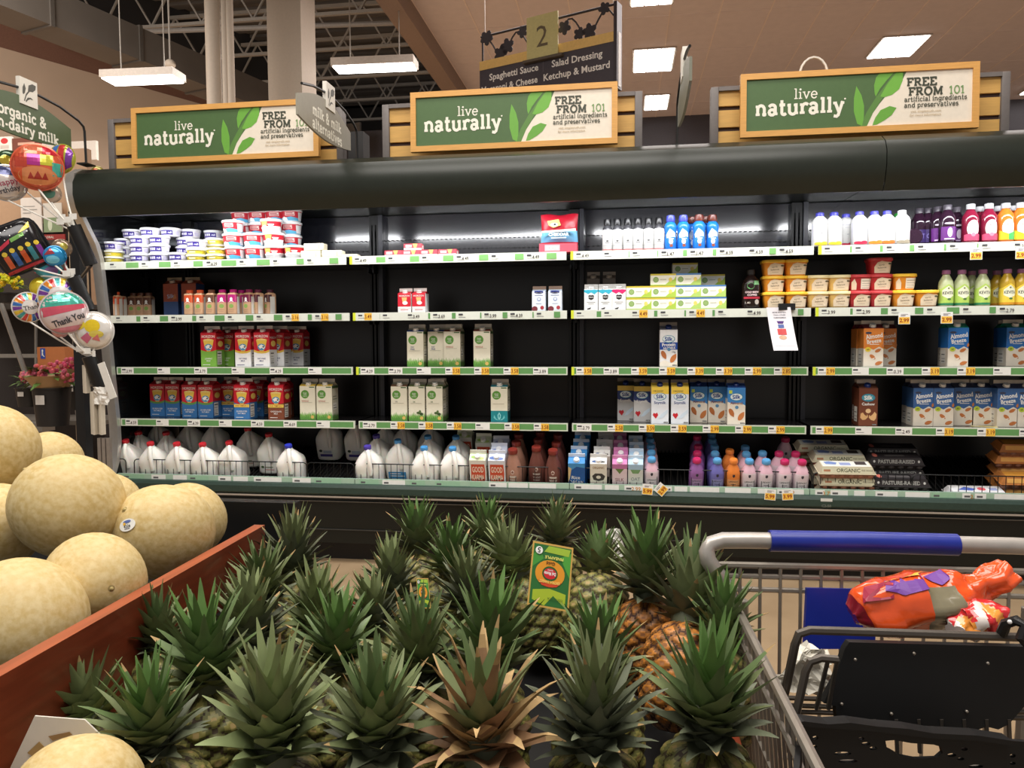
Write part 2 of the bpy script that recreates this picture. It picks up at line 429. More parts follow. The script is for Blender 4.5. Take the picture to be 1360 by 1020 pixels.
# recessed troffers
def troffer(pts, label):
    q = [atz(x, y, 5.5) for x, y in pts]; cx = sum(p.x for p in q) / 4; cy = sum(p.y for p in q) / 4
    w = max(p.x for p in q) - min(p.x for p in q); dp = max(p.y for p in q) - min(p.y for p in q)
    w = min(w, 0.62)
    t = thing('recessed_light', label, 'light', (cx, cy, 5.5), 0, 'recessed lights in the right ceiling')
    b = MB(); b.box(-w / 2 - 0.02, -dp / 2 - 0.02, -0.02, w / 2 + 0.02, dp / 2 + 0.02, -0.006, m_fix); b.build('frame', t)
    b = MB()
    for i in range(3): b.box(-w / 2 + w * i / 3 + 0.01, -dp / 2, -0.03, -w / 2 + w * (i + 1) / 3 - 0.01, dp / 2, -0.02, m_lamp)
    b.build('diffuser', t)
troffer([(838, -8), (893, -8), (838, 2), (893, 2)], 'bright recessed ceiling light cut by the top of the picture')
troffer([(843, 65), (892, 65), (843, 92), (893, 91)], 'square recessed ceiling light right of the aisle two sign')
troffer([(857, 126), (886, 126), (858, 143), (886, 143)], 'small recessed ceiling light just above the slatted board')
troffer([(1150, 75), (1180, 48), (1232, 46), (1208, 72)], 'recessed ceiling light with visible tubes above the rightmost green sign')
troffer([(1350, 122), (1400, 106), (1430, 105), (1400, 122)], 'recessed ceiling light at the far right edge')
# sensor on a rod, left
p = atz(226, 85, 5.0); t = thing('ceiling_sensor', 'small white round sensor hanging on a thin rod', 'sensor', p)
MB().tube([(0, 0, 0), (0, 0, 2.5)], 0.012, m_steel, 6).build('rod', t)
MB().ball((0, 0, 0), (0.07, 0.07, 0.06), m_cream).build('sensor_head', t)

# ================================================================== THE REFRIGERATED CASE
m_green = mat((36, 41, 34), 0.33, noise=0.06, scale=30, bump=0.05)
m_bump = mat((44, 62, 54), 0.4, noise=0.1, scale=60, bump=0.1)
m_black = mat((24, 24, 25), 0.4)
m_shelf = mat((30, 29, 30), 0.22, noise=0.03)
m_back = mat((38, 39, 48), 0.13, noise=0.04, scale=4, ior=2.1)
m_back2 = mat((40, 37, 36), 0.3, noise=0.05, scale=4)
m_trim = mat((206, 202, 196), 0.32, 0.7, noise=0.03)
m_wire = mat((22, 22, 22), 0.4, 0.3)
XS = [-3.12, -1.578, -0.3076, 0.9938, 2.29, 3.6]
ROWY = [4.193, 4.232, 4.27, 4.293]; ROWZ = [1.812, 1.49, 1.173, 0.85]    # shelf fronts and shelf tops
YB = 4.69
case = thing('refrigerated_case', 'long dark green open refrigerated dairy case with curved top', 'refrigerator', (0, 4.25, 0))
case_o = Vector((0, 4.25, 0)); CT = Matrix.Translation(-case_o)
def cb(): return MB()
class CB(MB):
    def build(s, name, parent=None, **k):
        s.v = [(x, y - 4.25, z) for x, y, z in s.v]; return MB.build(s, name, parent or case, **k)
prof = [(4.72, 2.335), (4.10, 2.335), (4.02, 2.325), (3.965, 2.29), (3.938, 2.24), (3.935, 2.17), (3.955, 2.10), (3.985, 2.05), (4.00, 2.05), (4.04, 2.105), (4.13, 2.115), (4.72, 2.125)]
def xprism(b, prof, x0, x1, m, smooth=True):
    r0 = [(x0, y, z) for y, z in prof]; r1 = [(x1, y, z) for y, z in prof]
    b.loft([r1, r0], m, None, smooth)
for x0, x1 in ((-3.12, 1.253), (1.257, 3.6)):
    b = CB(); xprism(b, prof, x0, x1, m_green); b.build('canopy', auto=0.5)
for x0, x1 in zip(XS, XS[1:]):
    b = CB(); n = 14; zs = [2.12, 1.97, 1.955, 1.82, 1.5, 1.18, 0.86, 0.80]
    v = [(x0 + 0.03 + (x1 - x0 - 0.06) * i / n, YB - 0.012 * sin(pi * i / n) + (0.004 * sin(pi * i / n) if j == 0 else 0), z) for j, z in enumerate(zs) for i in range(n + 1)]
    for j in range(len(zs) - 1):
        b.add(v, [(j * (n + 1) + i, (j + 1) * (n + 1) + i, (j + 1) * (n + 1) + i + 1, j * (n + 1) + i + 1) for i in range(n)], m_back if j < 3 else m_back2, None, True)
    for zz in (1.962, 1.90):
        k = int((x1 - x0) / 0.03)
        for i in range(k): b.box(x0 + 0.05 + i * 0.029, YB - 0.02, zz, x0 + 0.066 + i * 0.029, YB - 0.012, zz + 0.004, m_black)
    b.box(x0 - 0.03, YB + 0.02, 0.8, x1, YB + 0.04, 2.13, m_black); b.box(x0, 4.90, 0.4, x1, 4.94, 0.83, m_back2); b.box(x0, YB, 0.80, x1, 4.94, 0.815, m_black)
    b.build('back_panel', auto=1.2)
for x in XS[1:-1] + [-2.86]:
    b = CB(); b.box(x - 0.03, YB - 0.045, 0.8, x + 0.03, YB + 0.01, 2.12, m_black)
    for sx in (-0.012, 0.012):
        for i in range(31): b.box(x + sx - 0.004, YB - 0.048, 0.86 + i * 0.04, x + sx + 0.004, YB - 0.044, 0.775 + i * 0.04, mat((8, 8, 8), 0.8))
    if x > -2: b.box(x + 0.034, YB - 0.06, 0.8, x + 0.06, YB + 0.01, 2.12, mat((60, 60, 68), 0.3))
    b.build('upright')
# lamp tubes under the canopy front
for x0, x1 in zip(XS, XS[1:]):
    b = CB(); b.tube([(x0 + 0.08, 4.06, 2.098), (x1 - 0.06, 4.06, 2.098)], 0.008, mat((250, 252, 255), 0.4, emit=3.0), 8); b.build('lamp_tube')

GREEN = (98, 150, 88); GREEN2 = (122, 176, 104); WHT = (236, 238, 232); YEL = (240, 190, 70)
def rail_art(L, H, style, prices, rnd):
    items = [('r', 0, 0, 1, 1, (222, 226, 214) if style < 2 else (206, 214, 196))]
    g = GREEN2 if style < 1 else GREEN
    if style >= 2: items.append(('r', 0.006, 0.14, 0.994, 0.86, g))
    x = 0.02; n = len(prices); k = 0
    step = 0.96 / max(n, 1)
    for i in range(n):
        s = 0.02 + i * step
        wd = 0.05 / L
        if style < 2:
            a = s + (0.10 + 0.05 * rnd.random()) / L; e = min(s + step - 0.01, a + (0.05 + 0.16 * rnd.random()) / L)
            if e > a: items.append(('r', a, 0.16, e, 0.86, g))
        else:
            items.append(('r', s, 0.05, s + wd * 1.7, 0.95, (232, 232, 226)))
        items.append(('r', s + 0.004, 0.55, s + 0.004 + wd * 0.5, 0.75, (70, 70, 74)))
        items.append(('r', s + 0.004, 0.28, s + 0.004 + wd * 0.8, 0.34, (120, 120, 122)))
        t = prices[i]
        if t:
            if t[0] == '*':
                items.append(('r', s + wd * 0.85, 0.05, s + wd * 1.75, 0.95, YEL)); items.append(('t', t[1:], s + wd * 1.3, 0.5, 0.5, (120, 40, 20), wd * 0.8))
            else: items.append(('t', t, s + wd * 1.1, 0.45, 0.42, (70, 60, 56), wd * 0.75))
    return items
PRICES = {
 (0, 0): ['', '', '', '6.29', '', '', ''], (0, 1): ['4.49', '', '', '4.49', '', '4.49'], (0, 2): ['4.49', '', '', '1.47', '1.47', '4.59', '4.59', '4.59'],
 (0, 3): ['', '', '', '', '', '', '2.79', ''], (0, 4): ['', ''],
 (1, 0): ['', '', '3.99', '', '', '', '*3.16', '*3.16'], (1, 1): ['*3.49', '', '3.49', '3.69', '', '3.99', '4.39', ''], (1, 2): ['', '', '*4.49', '', '*4.49', '', '4.99', ''],
 (1, 3): ['3.99', '2.99', '', '', '', '2.79', '2.79'], (1, 4): ['', ''],
 (2, 0): ['3.99', '', '3.79', '', '4.29', ''], (2, 1): ['4.29', '3.79', '', '*3.58', '*3.58', '*3.58', '3.89'], (2, 2): ['*3.58', '3.89', '*3.59', '*3.59', '*3.39', '*3.39', '*2.99', '*2.85'],
 (2, 3): ['*2.99', '', '0.39', '*3.19', '*3.19', '', ''], (2, 4): ['*3.19'],
 (3, 0): ['4.59', '', '4.39', '', '4.59', '4.69', ''], (3, 1): ['3.79', '*3.58', '*3.58', '*3.58', '', '*3.58', '*3.58'], (3, 2): ['3.79', '*2.58', '*3.59', '*3.59', '*2.99', '*2.99', '*2.99'],
 (3, 3): ['*2.99', '', '2.49', '*3.19', '*3.19', '*3.19'], (3, 4): ['*3.19'],
}
rr = random.Random(3)
for r in range(4):
    for c, (x0, x1) in enumerate(zip(XS, XS[1:])):
        Y, Z = ROWY[r], ROWZ[r]
        a0, a1 = x0 + (0.012 if c else 0.0), x1 - 0.012
        b = CB(); b.box(a0, Y, Z - 0.028, a1, YB - 0.03, Z, m_shelf)
        b.box(a0, YB - 0.12, Z - 0.06, a0 + 0.01, YB - 0.04, Z - 0.028, m_black); b.box(a1 - 0.01, YB - 0.12, Z - 0.06, a1, YB - 0.04, Z - 0.028, m_black)
        sh = b.build('shelf')
        rb = CB(); H = 0.046; L = a1 - a0
        rb.box(a0, Y - 0.010, Z - 0.046, a1, Y - 0.001, Z, mat((222, 226, 216), 0.35))
        art(rb, rail_art(L, H, r, PRICES[(r, c)], rr), L, H, face_map((a0, Y - 0.0105, Z - 0.046), (1, 0, 0), (0, 0, 1)))
        if c and r != 3: rb.box(a0 - 0.001, Y - 0.014, Z - 0.046, a0 + 0.014, Y - 0.0105, Z, mat((214, 226, 60), 0.4))
        o = rb.build('price_rail', case); o.parent = sh
# sloping wire deck of the well
DY0, DZ0, DS = 4.262, 0.428, 0.30
def deck_z(Y): return DZ0 + (Y - DY0) * DS
b = CB(); b.add([(-3.12, 4.24, deck_z(4.24) - 0.02), (3.6, 4.24, deck_z(4.24) - 0.02), (3.6, 4.9, deck_z(4.9) - 0.02), (-3.12, 4.9, deck_z(4.9) - 0.02)], [(0, 1, 2, 3)], m_black)
x = -3.1
while x < 3.58:
    b.box(x, 4.26, 0, x + 0.006, 4.265, 0.001, m_wire) if False else b.tube([(x, 4.255, deck_z(4.255) - 0.004), (x, 4.89, deck_z(4.89) - 0.004)], 0.0032, mat((60, 60, 60), 0.35, 0.5), 4); x += 0.024
b.build('deck_wires')
for c, (x0, x1) in enumerate(zip(XS, XS[1:])):
    b = CB(); L = x1 - x0 - 0.004; b.box(x0 + 0.002, 4.232, 0.47, x1 - 0.002, 4.25, 0.512, mat((150, 176, 160), 0.35))
    its = [('r', 0, 0, 1, 1, (162, 190, 168))]; x = 0.02
    while x < 0.9:
        wd = rr.uniform(0.03, 0.13); its.append(('r', x, 0.06, min(1, x + wd), 0.94, (232, 234, 230) if rr.random() < 0.72 else (150, 190, 160)))
        if rr.random() < 0.5:
            its.append(('r', x + 0.008, 0.4, x + 0.03, 0.65, (90, 90, 92)))
            if rr.random() < 0.6 and c in (2, 3): its.append(('t', rr.choice(['3.29', '3.99', '3.79', '2.99']), x + 0.05, 0.5, 0.5, (200, 130, 30)))
        x += wd + rr.uniform(0.005, 0.05)
    art(b, its, L, 0.042, face_map((x0 + 0.002, 4.2315, 0.47), (1, 0, 0), (0, 0, 1))); b.build('price_rail')
b = CB()
pf = [(4.26, 0.49), (4.215, 0.478), (4.205, 0.46), (4.205, 0.425), (4.22, 0.412), (4.26, 0.41)]
xprism(b, pf, -3.15, 3.6, m_bump)
its = [('r', 0.0, 0, 1, 1, (214, 214, 208)), ('t', 'C2-50', 0.5, -1.4, 0.8, (120, 124, 116))]
art(b, its, 0.06, 0.017, face_map((X_at(1098, 4.2, 0.46) - 0.03, 4.2045, 0.452), (1, 0, 0), (0, 0, 1)))
b.build('bumper', auto=0.5)
b = CB(); b.box(-3.15, 4.215, 0.398, 3.6, 4.26, 0.408, m_trim); b.box(-3.15, 4.225, 0.372, 3.6, 4.26, 0.376, mat((120, 118, 114), 0.3, 0.8)); b.build('bumper_trim')
b = CB(); b.box(-3.15, 4.245, 0.12, 3.6, 4.70, 0.41, mat((13, 17, 14), 0.3)); b.box(-3.15, 4.235, 0.2, 3.6, 4.246, 0.205, mat((80, 80, 78), 0.3, 0.6)); b.build('lower_panel')
b = CB(); b.box(-3.13, 4.33, 0.0, 3.6, 4.70, 0.12, mat((24, 20, 18), 0.5)); b.build('kick_plate')
# end panel with steel edge
ep = [(4.03, 2.335), (3.955, 2.29), (3.94, 2.22), (3.945, 2.155), (3.994, 2.066), (4.06, 1.975), (4.11, 1.91), (4.146, 1.822), (4.165, 1.65), (4.185, 1.484), (4.215, 1.116), (4.245, 0.832), (4.248, 0.70), (4.235, 0.6), (4.2, 0.53), (4.165, 0.47), (4.17, 0.42)]
b = CB(); b.prism([(y, z) for y, z in [(4.72, 0.1)] + [(4.72, 2.335)] + [(y + 0.02, z) for y, z in ep] + [(4.19, 0.1)]], -3.155, -3.135, mat((70, 72, 74), 0.12, 0.85, noise=0.02), Matrix(((0, 1, 0, 0), (1, 0, 0, 0), (0, 0, 1, 0), (0, 0, 0, 1))))
b.box(-3.155, 4.715, 0.1, -3.135, 4.94, 0.83, m_black)
b.build('end_panel')
b = CB()
rings = [[(-3.175, y, z), (-3.12, y, z), (-3.12, y + 0.035, z + 0.004), (-3.175, y + 0.035, z + 0.004)] for y, z in ep]
b.loft(rings, m_trim, None, True); b.build('end_trim', auto=0.9)

# wire fences on the front of the well
def fence(pxa, pxb, label):
    Yf, z0, z1 = 4.262, 0.475, 0.598
    x0, x1 = X_at(pxa, Yf, z1), X_at(pxb, Yf, z1); L = x1 - x0
    t = thing('wire_fence', label, 'fence', ((x0 + x1) / 2, Yf, z0), 0, 'black wire fences along the bottom well')
    b = MB(); h = z1 - z0; a = L / 2; r = 0.02
    b.tube([(-a, 0, 0), (-a, 0, h - r), (-a + r * 0.3, 0, h - r * 0.3), (-a + r, 0, h), (a - r, 0, h), (a - r * 0.3, 0, h - r * 0.3), (a, 0, h - r), (a, 0, 0)], 0.0034, m_wire, 5); b.build('frame', t)
    b = MB(); n = max(2, int(L / 0.037))
    for i in range(1, n): b.tube([(-a + L * i / n, 0, 0), (-a + L * i / n, 0, h)], 0.002, m_wire, 4)
    b.tube([(-a, 0, 0.012), (a, 0, 0.012)], 0.002, m_wire, 4); b.build('wires', t)
fence(146, 167, 'short piece of black wire fence beside the steel end trim')
fence(178, 407, 'black wire fence in front of the red-capped milk jugs')
fence(408, 470, 'black wire fence before the empty deck beside the jugs')
fence(471, 745, 'black wire fence in front of the blue-capped milk jugs')
fence(757, 1078, 'black wire fence in front of the plant milk cartons and bottles')
fence(1080, 1210, 'black wire fence in front of the organic egg cartons')
fence(1212, 1400, 'black wire fence in front of the white egg box')
# ================================================================== SIGNS
m_wood = mat((214, 160, 88), 0.45, noise=0.08, scale=14, stretch=(1, 1, 14))
m_slat = mat((208, 164, 92), 0.5, noise=0.06, scale=10, stretch=(1, 1, 10))
m_grey = mat((112, 106, 104), 0.5)
m_gap = mat((70, 54, 50), 0.8)
SIGN_ART = [
 ('r', 0, 0, 1, 1, (232, 222, 206)),
 ('p', [(0, 0), (0.53, 0), (0.56, 0.18), (0.60, 0.42), (0.65, 0.68), (0.70, 0.86), (0.715, 1), (0, 1)], (76, 104, 62)),
 ('p', [(0.515, 0.0), (0.545, 0.0), (0.575, 0.28), (0.62, 0.58), (0.665, 0.8), (0.70, 1.0), (0.665, 1.0), (0.63, 0.8), (0.585, 0.55), (0.545, 0.28)], (92, 134, 66)),
 ('p', [(0.503, 0.06), (0.487, 0.3), (0.487, 0.55), (0.497, 0.78), (0.520, 0.60), (0.532, 0.4), (0.532, 0.18), (0.525, 0.02)], (108, 168, 66)),
 ('p', [(0.578, 0.62), (0.575, 0.78), (0.583, 0.92), (0.598, 1.0), (0.662, 1.0), (0.63, 0.86), (0.60, 0.70), (0.583, 0.56)], (108, 168, 66)),
 ('p', [(0.603, 0.56), (0.632, 0.78), (0.672, 1.0), (0.70, 1.0), (0.70, 0.84), (0.685, 0.68), (0.655, 0.58), (0.62, 0.54)], (112, 174, 68)),
 ('p', [(0.570, 0.02), (0.582, 0.16), (0.605, 0.30), (0.645, 0.37), (0.675, 0.33), (0.655, 0.20), (0.625, 0.11), (0.59, 0.03)], (104, 164, 64)),
 ('T', 'live', 0.272, 0.685, 0.19, (238, 234, 220), 0, 0, 0.085),
 ('T', 'naturally', 0.245, 0.44, 0.285, (238, 234, 220), 0.405, 0, 0.145),
 ('e', 0.447, 0.55, 0.004, 0.016, (238, 234, 220)),
 ('T', 'FREE', 0.785, 0.80, 0.15, (66, 70, 58), 0, 0, 0.15),
 ('T', 'FROM', 0.802, 0.62, 0.15, (66, 70, 58), 0.175, 0, 0.15),
 ('T', '101', 0.935, 0.62, 0.15, (112, 150, 92), 0, 0, 0.09),
 ('T', 'artificial ingredients', 0.843, 0.475, 0.085, (66, 70, 58), 0.27, 0, 0.11),
 ('T', 'and preservatives', 0.825, 0.365, 0.085, (66, 70, 58), 0.235, 0, 0.11),
 ('t', 'visit simpletruth.com', 0.802, 0.245, 0.045, (196, 178, 150), 0.18),
 ('t', 'for more information', 0.800, 0.175, 0.045, (196, 178, 150), 0.175),
]
def header(sx0, sx1, bx0, bx1, zl, zr, lab):
    zb0, zb1 = 2.337, 2.655
    t = thing('slatted_board', 'tan slatted board with grey frame behind the %s green sign' % lab, 'board', ((bx0 + bx1) / 2, 4.2, zb0), 0, 'slatted boards standing on the case')
    w = bx1 - bx0; h = zb1 - zb0
    b = MB(); b.box(-w / 2 + 0.03, 0.0, 0, w / 2 - 0.03, 0.02, h - 0.02, m_gap)
    for z0, z1 in ((0.0, 0.088), (0.110, 0.198), (0.220, h - 0.02)): b.box(-w / 2 + 0.03, -0.014, z0, w / 2 - 0.03, 0.0, z1, m_slat)
    b.build('slats', t)
    b = MB(); b.box(-w / 2, -0.03, 0, -w / 2 + 0.04, 0.03, h, m_grey, bev=0.004); b.box(w / 2 - 0.04, -0.03, 0, w / 2, 0.03, h, m_grey, bev=0.004); b.box(-w / 2 + 0.04, -0.03, h - 0.022, w / 2 - 0.04, 0.03, h, m_grey); b.build('frame', t)
    w = sx1 - sx0; h = 0.322; fr = 0.03
    g = thing('header_sign', 'wood-framed green live naturally sign, %s of the three' % lab, 'sign', ((sx0 + sx1) / 2, 4.09, 2.362), 0, 'framed green signs above the case')
    g.rotation_euler = (radians(-1.0), 0, 0)
    b = MB(); b.box(-w / 2, -0.01, 0, w / 2, 0.02, fr, m_wood); b.box(-w / 2, -0.01, h - fr, w / 2, 0.02, h, m_wood); b.box(-w / 2, -0.01, fr, -w / 2 + fr, 0.02, h - fr, m_wood); b.box(w / 2 - fr, -0.01, fr, w / 2, 0.02, h - fr, m_wood); b.build('frame', g)
    b = MB(); b.box(-w / 2 + fr, 0.0, fr, w / 2 - fr, 0.015, h - fr, P(232, 222, 206))
    art(b, SIGN_ART, w - 2 * fr, h - 2 * fr, face_map((-w / 2 + fr, -0.0003, fr), (1, 0, 0), (0, 0, 1)), lift=0.00018); b.build('printed_panel', g)
    b = MB(); b.box(-w / 2 + 0.2, 0.02, 0.04, -w / 2 + 0.24, 0.085, 0.1, m_grey); b.box(w / 2 - 0.24, 0.02, 0.04, w / 2 - 0.2, 0.085, 0.1, m_grey); b.build('bracket', g)
header(-2.845, -1.70, -3.06, -1.59, 0, 0, 'leftmost')
header(-1.168, -0.041, -1.358, 0.09, 0, 0, 'middle')
header(0.586, 1.725, 0.447, 1.905, 0, 0, 'rightmost')
# hoop of cable over the rightmost sign
p = at(1078, 96, 4.16); b = MB(); b.tube([(0.07 * cos(a * pi / 10), 0, 0.10 * sin(a * pi / 10)) for a in range(11)], 0.006, mat((220, 214, 204), 0.5), 6)
tag(b.build('cable_loop', loc=(p.x, 4.12, 2.66)), 'pale cable looped up behind the rightmost green sign', 'cable')
# tall black panels standing behind the boards
for pxa, pxb, yt, lab in ((124, 147, 184, 'narrow black post standing left of the leftmost slatted board'), (462, 482, 175, 'black post behind the grey milk alternatives sign')):
    a, c = at(pxa, yt, 4.5), at(pxb, yt, 4.5)
    zb = 0 if pxa < 130 else 2.335
    tag(MB().box(-(c.x - a.x) / 2, 0.28 if zb == 0 else 0, 0, (c.x - a.x) / 2, 0.4 if zb == 0 else 0.12, a.z - zb, mat((40, 38, 38), 0.6)).build('black_post', loc=((a.x + c.x) / 2, 4.5, zb)), lab, 'post')

def blade(x, ybase, lines, lab, col, flip=False):
    t = thing('blade_sign', lab, 'sign', (x, ybase, 2.337), 0, 'aisle signs on curved black arms')
    m_bar = mat((34, 34, 34), 0.4)
    b = MB(); b.tube([(0, 0, 0), (0, -0.004, 0.19), (0, -0.012, 0.215), (0, -0.05, 0.238), (0, -0.19, 0.272), (0, -0.33, 0.285), (0, -0.47, 0.285), (0, -0.62, 0.268), (0, -0.76, 0.235)], 0.007, m_bar, 7)
    b.box(-0.03, -0.04, 0, 0.03, 0.04, 0.008, m_bar); b.build('arm', t)
    n = 14; y0, y1 = -0.82, -0.12
    top = [(y1 + (y0 - y1) * i / n, 0.17 + 0.075 * sin(pi * i / n)) for i in range(n + 1)]
    bot = [(y0 + (y1 - y0) * i / n, 0.07 - 0.035 * sin(pi * i / n)) for i in range(n + 1)]
    # prism builds (x, z) outlines extruded along y; turn it so x becomes the sign's y
    Tr = Matrix(((0, -1, 0, 0), (1, 0, 0, 0), (0, 0, 1, 0), (0, 0, 0, 1)))
    b = MB(); b.prism(bot + top, -0.006, 0.006, P(*col), Tr)
    its = []
    for k, s in enumerate(lines): its.append(('T', s, 0.52, 0.54 - 0.35 * k, 0.26, (240, 238, 226), (0.55, 0.86)[k], 0, 0.15))
    art(b, its, y1 - y0, 0.19, face_map((0.0062, y0, 0.045), (0, 1, 0), (0, 0, 1)))
    if flip: art(b, its, y1 - y0, 0.19, face_map((-0.0062, y1, 0.045), (0, -1, 0), (0, 0, 1)))
    b.build('panel', t)
    b = MB(); yc = -0.42; s = 0.058
    b.box(-0.01, yc - s, 0.205, 0.012, yc + s, 0.340, P(228, 224, 214))
    its = [('p', [(.25, .12), (.36, .36), (.55, .56), (.52, .60), (.33, .42), (.20, .14)], (80, 80, 72)), ('p', [(.45, .55), (.5, .78), (.72, .88), (.92, .86), (.88, .7), (.72, .58)], (80, 80, 72)), ('p', [(.14, .42), (.15, .62), (.25, .8), (.33, .62), (.27, .44), (.18, .36)], (80, 80, 72)), ('p', [(.3, .16), (.42, .3), (.6, .34), (.74, .28), (.56, .28), (.42, .2), (.32, .1)], (80, 80, 72))]
    art(b, its, 2 * s, 0.135, face_map((0.0125, yc - s, 0.205), (0, 1, 0), (0, 0, 1))); b.build('leaf_plaque', t)
blade(-3.05, 3.965, ['organic &', 'non-dairy milk'], 'green organic and non-dairy milk sign on a curved arm', (84, 100, 72))
blade(-1.55, 4.29, ['milk & milk', 'alternatives'], 'grey milk and milk alternatives sign on a curved arm', (150, 146, 132))
blade(0.27, 4.12, ['', ''][:0], 'aisle sign seen edge-on between the two right boards', (120, 122, 108))

# aisle 2 hanging sign
a, c = atd(637, 82, 7.8), atd(816, 42, 7.04); a.z = c.z = (a.z + c.z) / 2
d = c - a; Ls = d.length; rz = math.atan2(d.y, d.x); zt = a.z
t = thing('aisle_sign', 'dark hanging aisle sign with a yellow number two plate', 'sign', (a.x, a.y, zt), rz)
m_navy = mat((66, 60, 66), 0.6); m_gold = mat((214, 176, 104), 0.5); m_iron = mat((44, 38, 42), 0.6)
b = MB(); b.box(0, 0, -0.52, Ls, 0.1, -0.09, m_navy); b.box(0, -0.004, -0.09, Ls, 0.104, 0, m_gold)
b.box(Ls - 0.004, -0.01, -0.52, Ls + 0.03, 0.11, 0.27, mat((60, 54, 58), 0.4, 0.3)); b.box(Ls + 0.028, 0.02, -0.5, Ls + 0.034, 0.08, 0.0, mat((235, 230, 225), 0.5))
W1 = (232, 226, 218)
art(b, [('t', 'Spaghetti Sauce', .27, .80, .15, W1, .40, 0, .02), ('t', 'Salad Dressing', .74, .80, .15, W1, .40, 0, .02), ('t', 'Macaroni & Cheese', .235, .53, .15, W1, .44, 0, .02), ('t', 'Ketchup & Mustard', .735, .53, .15, W1, .47, 0, .02), ('r', .495, .66, .499, .95, (90, 84, 90)), ('t', 'Pasta', .235, .25, .15, W1, .44, 0, .02)][:5], Ls, 0.43, face_map((0, -0.001, -0.52), (1, 0, 0), (0, 0, 1)), lift=0.0003)
b.build('text_board', t)
b = MB(); b.box(Ls * 0.36, -0.05, -0.13, Ls * 0.65, 0.0, -0.105, mat((84, 74, 60), 0.5)); b.box(Ls * 0.39, -0.045, -0.105, Ls * 0.62, -0.03, 0.30, mat((190, 180, 122), 0.5))
art(b, [('t', '2', .5, .5, .5, (96, 84, 62), 0, 0, 0.0)], Ls * 0.23, 0.405, face_map((Ls * 0.39, -0.0455, -0.105), (1, 0, 0), (0, 0, 1)), lift=0.0003); b.build('number_plate', t)
b = MB(); b.tube([(0, 0.03, 0.26), (Ls, 0.03, 0.26)], 0.012, m_iron, 6); b.tube([(0.02, 0.03, 0), (0.02, 0.03, 0.26)], 0.01, m_iron, 6)
r2 = random.Random(5)
for x0, x1, up in ((0.03, Ls * 0.38, 1), (Ls * 0.62, Ls - 0.02, 0)):
    pts = [(x0 + (x1 - x0) * i / 14, 0.03, 0.13 + 0.10 * sin(i * 0.65 + up)) for i in range(15)]; b.tube(pts, 0.009, m_iron, 5)
    for i in (1, 5, 8, 12):
        cx, cz = pts[i][0] + r2.uniform(-.02, .02), pts[i][2] + r2.uniform(-.06, .03); s = r2.uniform(.06, .085)
        leaf = []
        for k in range(20):
            an = 2 * pi * k / 20 + i; q = s * (0.62 + 0.38 * abs(cos(2.5 * (an - i)))); leaf.append((cx + q * cos(an), cz + q * sin(an)))
        b.prism(leaf, 0.018, 0.026, m_iron)
b.build('vine_ironwork', t)
b = MB()
for x in (0.05, Ls - 0.02): b.tube([(x, 0.03, 0.26), (x, 0.03, 5.5 - zt)], 0.004, mat((200, 190, 180), 0.4), 5)
b.build('hanging_wire', t)

# ================================================================== PRODUCTS : builders
def carton(name, w, d, hb, ht, body, roof, fin, cap, front, side=None, roofart=None, capr=0.016, m_noise=None):
    t = bpy.data.objects.new(name, None); COL.objects.link(t)
    b = MB(); b.box(-w / 2, -d / 2, 0, w / 2, d / 2, hb, P(*body))
    art(b, front, w, hb, face_map((-w / 2, -d / 2, 0), (1, 0, 0), (0, 0, 1)))
    sd = side or []
    art(b, sd, d, hb, face_map((w / 2, -d / 2, 0), (0, 1, 0), (0, 0, 1))); art(b, sd, d, hb, face_map((-w / 2, d / 2, 0), (0, -1, 0), (0, 0, 1)))
    b.build('body', t)
    b = MB(); zr = ht - 0.022; yr = 0.006
    v = [(-w / 2, -d / 2, hb), (w / 2, -d / 2, hb), (w / 2, d / 2, hb), (-w / 2, d / 2, hb), (-w / 2, -yr, zr), (w / 2, -yr, zr), (w / 2, yr, zr), (-w / 2, yr, zr), (w / 2 - 0.022, 0, hb + (zr - hb) * 0.5), (-w / 2 + 0.022, 0, hb + (zr - hb) * 0.5)]
    mr = P(*roof)
    b.add(v, [(0, 1, 5, 4), (2, 3, 7, 6), (1, 8, 5), (1, 2, 8), (2, 6, 8), (5, 8, 6), (0, 4, 9), (0, 9, 3), (3, 9, 7), (4, 7, 9), (4, 5, 6, 7)], mr)
    b.box(-w / 2, -0.003, zr, w / 2, 0.003, ht, P(*fin)); b.box(-w / 2, -0.006, zr - 0.002, w / 2, 0.006, zr + 0.003, mr)
    sl = Vector((0, d / 2 - yr, zr - hb)); n = Vector((0, -sl.z, sl.y)).normalized()
    if roofart: art(b, roofart, w, sl.length, face_map((-w / 2, -d / 2, hb), (1, 0, 0), tuple(sl)))
    b.build('gable_top', t)
    if cap:
        c = Vector((0, -d / 2, hb)) + sl * 0.52
        T = Matrix.Translation(c) @ Vector((0, 0, 1)).rotation_difference(n).to_matrix().to_4x4()
        b = MB(); b.lathe([(capr * 1.12, 0), (capr * 1.12, 0.003), (capr, 0.004), (capr, 0.013), (capr * 0.85, 0.015)], PL(*cap), 14, T); b.build('cap', t)
    return t
def bottle(name, prof, body, capp, cap, label=None, lw=0.06, lz=(0.02, 0.1), sq=2.0, n=20, liquid=None, mf=None):
    t = bpy.data.objects.new(name, None); COL.objects.link(t)
    b = MB(); b.lathe(prof, body, n, None, sq=sq, mfun=mf)
    if label:
        f = prof_r(prof); lb = MB(); art(lb, label, lw, lz[1] - lz[0], wrap_map(f, lw, lz[0], sq), 0.006, lift=0.00018)
        b.build('bottle_body', t); lb.build('label', t)
    else: b.build('bottle_body', t)
    zc = prof[-1][1]
    b = MB(); b.lathe([(r, z) for r, z in capp], cap, 16); b.build('cap', t)
    return t
